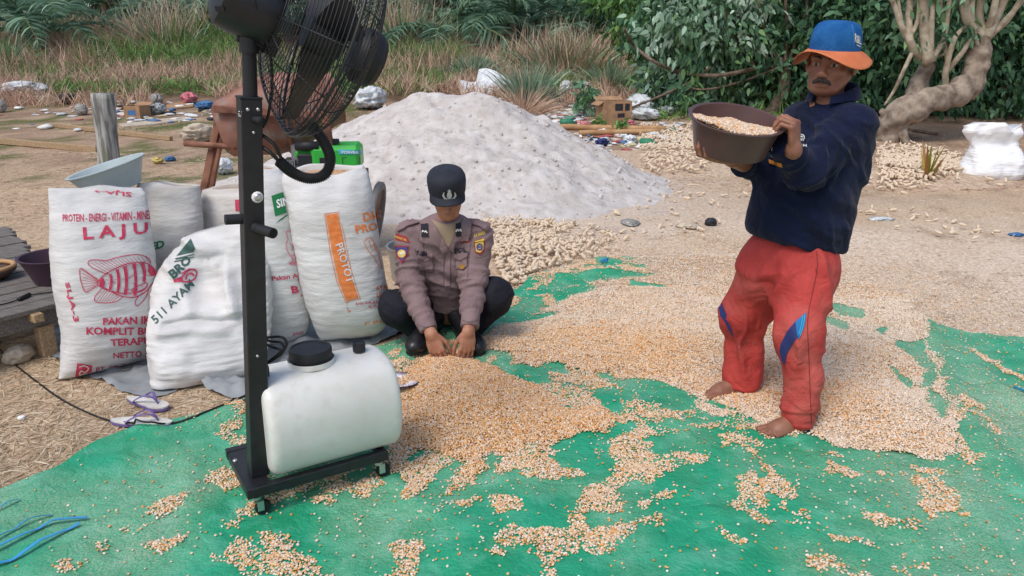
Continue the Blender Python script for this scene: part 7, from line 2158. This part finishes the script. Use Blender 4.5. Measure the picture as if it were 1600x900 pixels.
def face_bits(parent, C, R, s, moustache=False, brows=True):
    def hp_(p): return (np.asarray(p, float) * s) @ R.T + C
    for sd_ in (-1, 1):
        e = obj('eye', xf(ball((0, 0, 0), 0.0135 * s, 14), None, hp_((sd_ * 0.032, 0.0665, -0.003))), m_eye, parent)
        obj('iris', xf(ball((0, 0, 0), (0.0062 * s, 0.003 * s, 0.0062 * s), 12), R, hp_((sd_ * 0.032 , 0.0790, -0.003))), m_iris, e)
        if brows:
            obj('eyebrow', xf(tube(spline([(sd_ * 0.013, 0.0885, 0.018), (sd_ * 0.030, 0.0845, 0.024), (sd_ * 0.049, 0.070, 0.018)], 5) * s, np.interp(np.linspace(0, 1, 11), [0, 0.3, 1], [0.0035, 0.004, 0.0012]) * s, 8), R, C), m_hair, parent)
    if moustache:
        mv, mf = nets(lambda Q: smin(smin(sd_cone(Q, (-0.002, 0.097, -0.054), (-0.026, 0.084, -0.064), 0.0088, 0.0070), sd_cone(Q, (0.002, 0.097, -0.054), (0.026, 0.084, -0.064), 0.0088, 0.0070), 0.006), smin(sd_cone(Q, (0.026, 0.084, -0.064), (0.031, 0.077, -0.071), 0.0052, 0.003), sd_cone(Q, (-0.026, 0.084, -0.064), (-0.031, 0.077, -0.071), 0.0052, 0.003), 0.003), 0.004),
                      (-0.045, 0.06, -0.085), (0.045, 0.115, -0.035), 0.002)
        obj('moustache', xf((mv * s, mf), R, C), m_greyhair, parent)
face_bits(body1, HC, HR, 1.07, True)
hairs = nets(lambda Q: smax(smax(sd_ell(Q, (0, -0.020, 0.040), (0.0815, 0.101, 0.092)), -(Q[:, 2] + 0.045 + 0.0 * Q[:, 1]), 0.01), Q[:, 1] - 0.022 - np.clip(Q[:, 2], -0.1, 0.03) * 0.6, 0.01), (-0.1, -0.13, -0.07), (0.1, 0.06, 0.15), 0.004)
obj('hair', xf((hairs[0] * 1.07, hairs[1]), HR, HC), m_hair, standing)
# bucket hat
def hatp(r, z, a_): return HC + HR @ np.array([r * cos(a_) * 0.97, r * sin(a_) * 1.10 - 0.013, z * 1.04])
n = 64
Vh = []
prof = [(0.100, 0.044), (0.100, 0.075), (0.096, 0.100), (0.088, 0.124), (0.075, 0.139), (0.056, 0.148), (0.030, 0.152), (0.001, 0.153)]
for j, (r, z) in enumerate(prof):
    for k in range(n):
        a_ = k * 2 * pi / n
        w = 0.0025 * fnoise(np.array([[cos(a_) * 2, sin(a_) * 2, z * 22]]), 1.6, 3)[0]
        Vh.append(hatp(r + w, z + w, a_))
Fh = [[j * n + k, j * n + (k + 1) % n, (j + 1) * n + (k + 1) % n, (j + 1) * n + k] for j in range(len(prof) - 1) for k in range(n)]
hat = thing_part = obj('bucket_hat', (np.array(Vh), Fh), m_hatb, standing)
Vb = []
for j, f_ in enumerate(np.concatenate([np.linspace(0, 1, 9), np.linspace(1, 0, 9)])):
    for k in range(n):
        a_ = k * 2 * pi / n
        droop = 0.034 + 0.024 * cos(2 * a_ + 0.3) + 0.010 * sin(3 * a_ + 1.0)
        r = 0.1005 + f_ * (0.056 - 0.008 * cos(2 * a_))
        z = 0.048 - droop * f_ ** 1.3 - (0.0030 if j > 8 else 0)
        Vb.append(hatp(r, z, a_))
Fb = [[j * n + k, j * n + (k + 1) % n, (j + 1) * n + (k + 1) % n, (j + 1) * n + k] for j in range(17) for k in range(n)]
obj('brim', (np.array(Vb), Fb), m_hato, hat)
bvh_h = bvh_of(hat)
decal('hat_lettering', bvh_h, join2d(lettering('R&L', (1335, 52), (1345, 58), (1335, 66), (1345, 70), 0.03), stroke2d([(1338, 70), (1344, 73)], 1.5)), m_white_p, hat)
decal('hat_seam', bvh_h, join2d(stroke2d([(1331, 38), (1333, 52), (1334, 76)], 0.7, sm=4)), nmat('seam_thread', srgb(60, 140, 205), 0.8), hat, 0.001)
# held basin
hb = basin('brown_basin', 'shiny brown plastic basin of corn held up by the standing person', bowl_c, tilt, 0.168, 0.135, rim_h, m_brownpl, lipw=0.010, n=64)
kk = 7000
r_ = np.sqrt(rng.random(kk)) * 0.165; a_ = rng.random(kk) * 2 * pi
lx, ly = r_ * np.cos(a_), r_ * np.sin(a_)
lz = np.minimum(0.106 - 0.10 * lx - 0.26 * (ly + 0.02), 0.121 - 0.06 * lx) + 0.010 * fnoise(xy3(lx, ly), 22, 2)
okk = (lz > 0.02) & (r_ < 0.131 + 0.034 * lz / rim_h)
pts = np.stack([lx, ly, lz + rng.random(kk) * 0.006], 1)[okk] @ tilt.T + bowl_c
kernels('basin_corn', 'pale corn kernels heaped in the brown basin held by the standing person', [kernel_points(pts[:, 0], pts[:, 1], pts[:, 2], 0.30, 0.7)])
gxx, gyy = np.meshgrid(np.linspace(-0.17, 0.17, 40), np.linspace(-0.17, 0.17, 40), indexing='ij')
gzz = np.minimum(0.106 - 0.10 * gxx - 0.26 * (gyy + 0.02), 0.121 - 0.06 * gxx) - 0.002
ok_ = (gzz > 0.015) & (np.hypot(gxx, gyy) < 0.134 + 0.036 * gzz / rim_h)
I = np.argwhere(ok_[:-1, :-1] & ok_[1:, :-1] & ok_[1:, 1:] & ok_[:-1, 1:]); b0 = I[:, 0] * 40 + I[:, 1]
Vq = np.stack([gxx, gyy, gzz], -1).reshape(-1, 3) @ tilt.T + bowl_c
Fq = np.stack([b0, b0 + 40, b0 + 41, b0 + 1], 1); used = np.unique(Fq); mp = np.zeros(1600, int); mp[used] = np.arange(len(used))
tag(obj('packed_basin_corn', (Vq[used], mp[Fq]), m_bed2), 'packed corn inside the brown basin held up', 'corn', kind='stuff')

# ---- crouching person ---------------------------------------------
crouch = thing('person', 'crouching person in grey-brown uniform shirt, black trousers and black cap sorting corn', 'person', [*G(697, 540)[:2], 0.02])
xR = np.array([1.0, 0, 0]); fP = nrm([0.03, -1, 0])
PS = [P(699, 486, 4.12), P(699, 462, 4.10), P(698, 430, 4.07), P(697, 395, 4.03), P(697, 368, 4.00), P(697, 350, 3.985), P(698, 338, 3.975)]
sA_, eA_, wA_ = P(640, 368, 3.985), P(641, 438, 3.90), P(669, 513, 3.70)
sB_, eB_, wB_ = P(747, 367, 3.985), P(741, 438, 3.89), P(734, 508, 3.70)
def uniform(Q):
    d = sd_loft(Q, PS, [0.135, 0.150, 0.165, 0.188, 0.180, 0.140, 0.078], [0.10, 0.115, 0.125, 0.125, 0.105, 0.09, 0.078], xR, fP, 2.4)
    a_ = smin(sd_cone(Q, sA_, eA_, 0.083, 0.070), sd_cone(Q, eA_, wA_, 0.070, 0.048), 0.03)
    a_ = smax(a_, (Q - wA_ - nrm(wA_ - eA_) * 0.015) @ nrm(wA_ - eA_), 0.006)
    b_ = smin(sd_cone(Q, sB_, eB_, 0.083, 0.070), sd_cone(Q, eB_, wB_, 0.070, 0.049), 0.03)
    b_ = smax(b_, (Q - wB_ - nrm(wB_ - eB_) * 0.015) @ nrm(wB_ - eB_), 0.006)
    return smin(smin(d, a_, 0.03), b_, 0.03)
V, F = nets(uniform, [-0.72, 3.55, 0.15], [0.12, 4.28, 0.95], 0.0075)
V = relax(V, F, 1, 0.4)
V = folds(V, F, [(eA_, 0.10, eA_ - sA_, 0.035, 0.009), (eB_, 0.10, eB_ - sB_, 0.035, 0.009), (P(650, 480, 3.8), 0.09, wA_ - eA_, 0.04, 0.007), (P(738, 480, 3.8), 0.09, wB_ - eB_, 0.04, 0.007), (P(665, 410, 3.95), 0.09, (0.8, 0, 0.6), 0.05, 0.008), (P(725, 410, 3.95), 0.09, (-0.8, 0, 0.6), 0.05, 0.008),
                 (P(697, 440, 3.95), 0.12, (0.2, 0, 1), 0.05, 0.007), (sA_, 0.09, (0.4, 0, 1), 0.045, 0.006), (sB_, 0.09, (-0.4, 0, 1), 0.045, 0.006)], 9.0)
uni = obj('uniform_shirt', (V, F), m_uniform, crouch)
bu = bvh_of(uni)
decal('undershirt', bu, fill2d([[(671, 341), (684, 348), (697, 351), (711, 347), (722, 340), (712, 362), (701, 388), (690, 372), (680, 358)]], 5), m_under, uni, 0.0025)
thick_decal('placket', bu, fill2d([[(698, 386), (703, 384), (704, 410), (703, 452), (694, 452), (695, 420)]], 5), m_uniform2, uni, 0.004)
for poly in ([(658, 348), (671, 341), (680, 352), (692, 372), (700, 390), (692, 396), (684, 384), (656, 376)], [(738, 348), (724, 341), (716, 354), (708, 372), (702, 388), (708, 393), (712, 378), (733, 374)]):
    thick_decal('collar_flap', bu, fill2d([poly], 5), m_uniform, uni, 0.011)
for poly in ([(652, 398), (676, 400), (676, 424), (654, 422)], [(709, 398), (731, 396), (729, 418), (712, 419)]):
    thick_decal('pocket', bu, fill2d([poly], 5), m_uniform2, uni, 0.005)
for poly in ([(651, 395), (676, 397), (676, 404), (664, 408), (652, 404)], [(709, 396), (732, 393), (731, 401), (720, 406), (710, 403)]):
    thick_decal('pocket_flap', bu, fill2d([poly], 5), m_uniform2, uni, 0.008)
for poly in ([(620, 352), (640, 343), (656, 342), (660, 348), (640, 353), (622, 362)], [(730, 343), (748, 344), (765, 357), (758, 360), (742, 352), (728, 350)]):
    e = thick_decal('epaulette', bu, fill2d([poly], 5), m_uniform2, uni, 0.008)
for (x, y) in ((640, 347.5), (735, 346.5)):
    h = bu.ray_cast(Vector(EYE), Vector(ray(x, y)).normalized())
    if h[0]: obj('button', ball(np.array(h[0]) + np.array(h[1]) * 0.010, 0.0065, 10), m_uniform2, uni)
m_stitch = nmat('uniform_seam', srgb(104, 86, 88), 0.85)
for pts_, o_f in (([(658, 349), (656, 376), (684, 384), (692, 396), (700, 390)], 0.0125), ([(738, 349), (733, 374), (712, 378), (708, 393), (702, 388)], 0.0125), ([(652, 404), (664, 408), (676, 404)], 0.0095), ([(710, 403), (720, 406), (731, 401)], 0.0095),
                  ([(654, 404), (655, 422), (676, 424), (676, 406)], 0.0065), ([(711, 404), (712, 419), (729, 418), (730, 403)], 0.0065), ([(694, 400), (693, 452)], 0.0025), ([(660, 370), (663, 400), (664, 430), (668, 448)], 0.0015), ([(738, 368), (733, 400), (730, 440)], 0.0015),
                  ([(622, 362), (640, 353), (660, 348)], 0.0095), ([(728, 350), (742, 352), (758, 360)], 0.0095), ([(656, 508), (668, 512), (682, 508)], 0.0015), ([(720, 500), (734, 503), (748, 500)], 0.0015)):
    decal('seam', bu, stroke2d(pts_, 1.0, sm=6), m_stitch, uni, o_f)
for pl_ in ([(660, 342 + 10), (671, 351), (671, 370), (660, 370)], [(711, 351), (719, 350), (720, 368), (712, 369)]):
    decal('rank_tab', bu, fill2d([pl_], 4), m_darkth, uni, 0.0145)
for cx, cy in ((665.5, 361.5), (715.8, 359.5)):
    decal('rank_chevron', bu, join2d(stroke2d([(cx - 4, cy + 2), (cx - 2, cy - 1), (cx, cy + 1), (cx + 2, cy - 1), (cx + 4, cy + 2)], 2.2)), m_white_p, uni, 0.0165)
decal('name_tape', bu, lettering('YUDI', (647, 391), (667, 392), (647, 399), (667, 400), 0.03, 3), m_darkth, uni, 0.010)
decal('force_tape', bu, lettering('POL', (710, 387), (731, 385), (711, 396), (731, 394), 0.03, 3), m_darkth, uni, 0.010)
def badge(poly, m1, inner, m2, extra=()):
    o = decal('sleeve_badge', bu, fill2d([poly], 4), m1, uni, 0.003)
    if o is None: return
    if inner: decal('badge_field', bu, fill2d([inner], 4), m2, uni, 0.0045)
    for k, (e_, m_) in enumerate(extra): decal('badge_detail', bu, e_, m_, uni, 0.006)
def circ(cx, cy, rx, ry, n=14): return [(cx + rx * cos(a_), cy + ry * sin(a_)) for a_ in np.linspace(0, 2 * pi, n, endpoint=False)]
badge([(617, 384), (639, 384), (638, 398), (629, 412), (620, 401)], m_maroon, [(619, 386), (637, 386), (636, 397), (629, 408), (622, 399)], m_blue_p, [(fill2d([circ(628.5, 396, 6.0, 6.4)], 4), m_yellow), (fill2d([circ(628.5, 396, 4.2, 4.6)], 4), m_white_p), (stroke2d([(625, 397), (628, 394), (632, 398)], 1.5), m_blue_p), (stroke2d([(619, 387), (637, 387)], 2.0), m_darkth)])
badge([(617, 364), (636, 370), (641, 380), (622, 376), (616, 372)], m_maroon, None, None, [(lettering('RHANGAT POL', (618, 367), (636, 374), (618, 371), (636, 378), 0.01, 3), m_yellow)])
badge([(740, 378), (750, 373), (757, 374), (757, 390), (751, 398), (743, 395)], m_maroon, [(742, 380), (755, 376), (755, 389), (750, 395), (744, 393)], m_yellow, [(fill2d([circ(749, 386, 5.0, 6.0)], 4), m_blue_p), (fill2d([circ(749, 386, 2.8, 3.6)], 4), m_yellow), (stroke2d([(742, 378), (756, 374)], 1.6), m_yellow)])
decal('sleeve_title', bu, lettering('KA NARA', (741, 366), (758, 359), (741, 372), (758, 366), 0.02, 3), m_yellow, uni, 0.003)
badge([(718, 372), (724, 365), (735, 371), (735, 378), (720, 381)], m_maroon, None, None, [(stroke2d([(721, 376), (733, 375)], 2.0), m_white_p), (stroke2d([(722, 371), (733, 371)], 0.8), m_yellow)])
decal('pocket_badge', bu, fill2d([circ(723, 417, 4.5, 4.5)], 3), nmat('gold_badge', srgb(150, 110, 50), 0.6), uni, 0.009)
# trousers
hA_, kA_, aA_ = P(676, 476, 4.22), P(622, 480, 3.88), P(668, 532, 4.00)
hB_, kB_, aB_ = P(722, 474, 4.22), P(772, 464, 3.92), P(728, 526, 4.00)
def trousers2(Q):
    d = sd_ell(Q, P(699, 474, 4.20), (0.175, 0.15, 0.115))
    for h_, k_, a_ in ((hA_, kA_, aA_), (hB_, kB_, aB_)):
        l = smin(sd_cone(Q, h_, k_, 0.114, 0.103), sd_cone(Q, k_ + [0, 0.02, -0.01], a_, 0.088, 0.056), 0.04)
        l = smax(l, -(Q - (a_ + [0, 0, -0.025])) @ nrm([0, 0.25, 1]), 0.01)
        d = smin(d, l, 0.04)
    return d
V, F = nets(trousers2, [-0.95, 3.68, 0.02], [0.16, 4.45, 0.72], 0.0085)
V = relax(V, F, 1, 0.4)
V = folds(V, F, [(kA_, 0.13, (0.6, 0.4, 0.7), 0.06, 0.006), (kB_, 0.13, (-0.6, 0.4, 0.7), 0.06, 0.006), (P(650, 470, 4.0), 0.12, (1, 0, 0.2), 0.05, 0.008), (P(745, 465, 4.0), 0.12, (1, 0, -0.2), 0.05, 0.008), (P(698, 470, 4.05), 0.10, (0, 0.2, 1), 0.04, 0.005)], 12.0)
tr2 = obj('trousers', (V, F), m_blackcl, crouch)
# boots: squat on the balls of the feet
def boot(name, ball_, heel_, ank):
    f_ = nrm((ball_ - heel_) * [1, 1, 0]); s_ = np.array([-f_[1], f_[0], 0])
    R = np.stack([f_, s_, uz], 1)
    toe = ball_ + f_ * 0.055
    zt = ball_[2]
    def fn(Q):
        d = smin(sd_ell(Q, ball_ + f_ * 0.035 + [0, 0, 0.038], (0.070, 0.054, 0.046), R), sd_cone(Q, ball_ + [0, 0, 0.050], heel_ + [0, 0, 0.05], 0.050, 0.044), 0.03)
        d = smin(d, sd_cone(Q, heel_ + [0, 0, 0.055], ank + [0, 0, 0.05], 0.042, 0.052), 0.03)
        return smax(d, -(Q[:, 2] - zt), 0.006)
    V_, F_ = nets(fn, np.minimum(np.minimum(toe, heel_), ank) - 0.09, np.maximum(np.maximum(toe, heel_), ank) + 0.15, 0.006)
    o = obj(name, (relax(V_, F_, 2, 0.4), F_), m_leather, crouch)
    # welted sole following the flexed foot
    path = spline([ball_ + f_ * 0.095 + [0, 0, 0.010], ball_ + f_ * 0.03 + [0, 0, 0.006], ball_ - f_ * 0.02 + [0, 0, 0.010], heel_ + [0, 0, 0.004]], 6)
    wds = np.interp(np.linspace(0, 1, len(path)), [0, 0.08, 0.3, 0.7, 0.95, 1], [0.015, 0.040, 0.050, 0.042, 0.040, 0.030])
    Vs = []
    for p_, w_ in zip(path, wds):
        for sg, dz in ((1, 0.006), (1, -0.006), (-1, -0.006), (-1, 0.006)): Vs.append(p_ + s_ * w_ * sg + [0, 0, dz])
    m_ = len(path)
    Fs = [[i * 4 + k, i * 4 + (k + 1) % 4, i * 4 + 4 + (k + 1) % 4, i * 4 + 4 + k] for i in range(m_ - 1) for k in range(4)] + [[0, 1, 2, 3], [m_ * 4 - 1, m_ * 4 - 2, m_ * 4 - 3, m_ * 4 - 4]]
    obj('sole', (np.array(Vs), Fs), m_rubber, o, smooth=False)
bA = G(654, 553, 0.02); bA[2] = top_z(bA[0], bA[1] ) + 0.002
bB = G(740, 549, 0.02); bB[2] = top_z(bB[0], bB[1]) + 0.002
boot('boot', bA, P(681, 512, 4.02), aA_)
boot('boot', bB, P(714, 508, 4.02), aB_)
# head, hands
PC = P(699, 304, 3.90); PRh = head_frame([0.07, -0.90, -0.36], 2)
pv = (HEAD[0] * 1.0) @ PRh.T + PC
dA_ = nrm([0.30, -0.22, -0.93]); WA = P(674, 522, 3.665)
fA, loA, hiA, prA, _ = hand_sdf_fn(WA, dA_, (-0.25, -0.9, 0.3), True, [(22, 30, 18), (18, 26, 16), (16, 24, 15), (16, 24, 15)], ((0.75, 0.45, 0.35), (0.9, 0.1, 0.25), (0.95, -0.05, 0.2)), 1.1, 0.02)
dB_ = nrm([-0.10, -0.22, -0.97]); WB = P(732, 518, 3.665)
fB, loB, hiB, prB, _ = hand_sdf_fn(WB, dB_, (0.35, -0.85, 0.2), False, [(26, 34, 20), (22, 28, 18), (18, 26, 16), (16, 24, 15)], ((0.75, 0.45, 0.35), (0.9, 0.1, 0.25), (0.95, -0.05, 0.2)), 1.1, 0.02)
iA = wA_ - nrm(wA_ - eA_) * 0.05; iB = wB_ - nrm(wB_ - eB_) * 0.05
def hA2(Q): return smin(fA(Q), sd_cone(Q, WA, iA, 0.027, 0.034), 0.02)
def hB2(Q): return smin(fB(Q), sd_cone(Q, WB, iB, 0.027, 0.034), 0.02)
def core3(Q):
    d = sd_loft(Q, PS, [0.09] * 6 + [0.05], [0.06] * 6 + [0.05], xR, fP)
    for s__, e__, w__ in ((sA_, eA_, iA), (sB_, eB_, iB)):
        d = smin(d, smin(sd_cone(Q, s__, e__, 0.04, 0.035), sd_cone(Q, e__, w__, 0.035, 0.03), 0.02), 0.03)
    for h_, k_, a_ in ((hA_, kA_, aA_), (hB_, kB_, aB_)):
        d = smin(d, smin(sd_cone(Q, h_, k_, 0.06, 0.05), sd_cone(Q, k_, a_, 0.05, 0.035), 0.02), 0.03)
    d = smin(d, sd_cone(Q, P(699, 480, 4.20), PS[0], 0.08, 0.08), 0.03)
    return smin(d, sd_cone(Q, PS[-1] + [0, 0, -0.03], PC + PRh @ np.array([0, -0.03, -0.10]), 0.05, 0.05), 0.03)
cv, cf = nets(core3, [-0.9, 3.55, 0.05], [0.14, 4.4, 1.0], 0.014)
body2 = obj('body', join((pv, HEAD[1].tolist()), lm(hA2, np.minimum(loA, iA - 0.05), np.maximum(hiA, iA + 0.05), 0.003), lm(hB2, np.minimum(loB, iB - 0.05), np.maximum(hiB, iB + 0.05), 0.003), (cv, cf.tolist())), m_skin2, crouch)
face_bits(body2, PC, PRh, 1.0)
hairs2 = nets(lambda Q: smax(smax(sd_ell(Q, (0, -0.020, 0.040), (0.0795, 0.099, 0.090)), -(Q[:, 2] + 0.035), 0.01), Q[:, 1] - 0.015, 0.01), (-0.1, -0.13, -0.06), (0.1, 0.05, 0.14), 0.004)
obj('hair', xf(hairs2, PRh, PC), m_hair, crouch)
# cap
def capp(x, y, z): return PC + PRh @ np.array([x, y, z])
n = 56
prof = [(0.100, 0.022), (0.103, 0.05), (0.105, 0.076), (0.103, 0.098), (0.095, 0.115), (0.075, 0.128), (0.04, 0.135), (0.001, 0.138)]
Vh = []
for (r, z) in prof:
    for k in range(n):
        a_ = k * 2 * pi / n
        y_ = sin(a_)
        Vh.append(capp(r * cos(a_) * 0.95, r * y_ * 1.06 - 0.012, z + (0.010 * max(0, y_) if z > 0.06 else 0.004 * y_)))
Fh = [[j * n + k, j * n + (k + 1) % n, (j + 1) * n + (k + 1) % n, (j + 1) * n + k] for j in range(len(prof) - 1) for k in range(n)]
capo = obj('field_cap', (np.array(Vh), Fh), m_cap, crouch, sharp=50)
Vb = []
ms = 24
for j in range(10):
    f_ = j / 9
    for k in range(ms + 1):
        a_ = pi * (0.09 + 0.82 * k / ms)
        x0_, y0_ = 0.093 * cos(a_), 0.099 * sin(a_) - 0.012
        ext = 0.052 * (sin(a_) ** 0.7)
        Vb.append(capp(x0_ * (1 + 0.02 * f_), y0_ + ext * f_, 0.036 - 0.016 * f_ ** 1.2 - 0.20 * x0_ ** 2 * f_ / 0.093 - 0.012 * f_ * (cos(a_) ** 2)))
Vb = np.array(Vb); nb_ = len(Vb)
Fb = [[j * (ms + 1) + k, j * (ms + 1) + k + 1, (j + 1) * (ms + 1) + k + 1, (j + 1) * (ms + 1) + k] for j in range(9) for k in range(ms)]
obj('peak', join((Vb, Fb), (Vb - PRh[:, 2] * 0.004, [f[::-1] for f in Fb])), m_cap, capo)
bvc = bvh_of(capo)
em = [stroke2d([(694, 300), (692.5, 305), (695, 309.5), (699, 310.5)], [1, 3, 3, 1.5], sm=0), stroke2d([(710, 300), (711.5, 305), (709, 309.5), (705, 310.5)], [1, 3, 3, 1.5]), fill2d([[(699, 301), (702, 299), (705, 301), (706, 306), (704, 310.5), (700, 310.5), (698, 306)]], 3),
      fill2d([[(702, 295), (703.2, 297.4), (705.5, 297.6), (703.6, 299), (704.4, 301), (702, 299.8), (699.6, 301), (700.4, 299), (698.5, 297.6), (700.8, 297.4)]], 3)]
decal('cap_emblem', bvc, join2d(*em), m_silver, capo, 0.003)
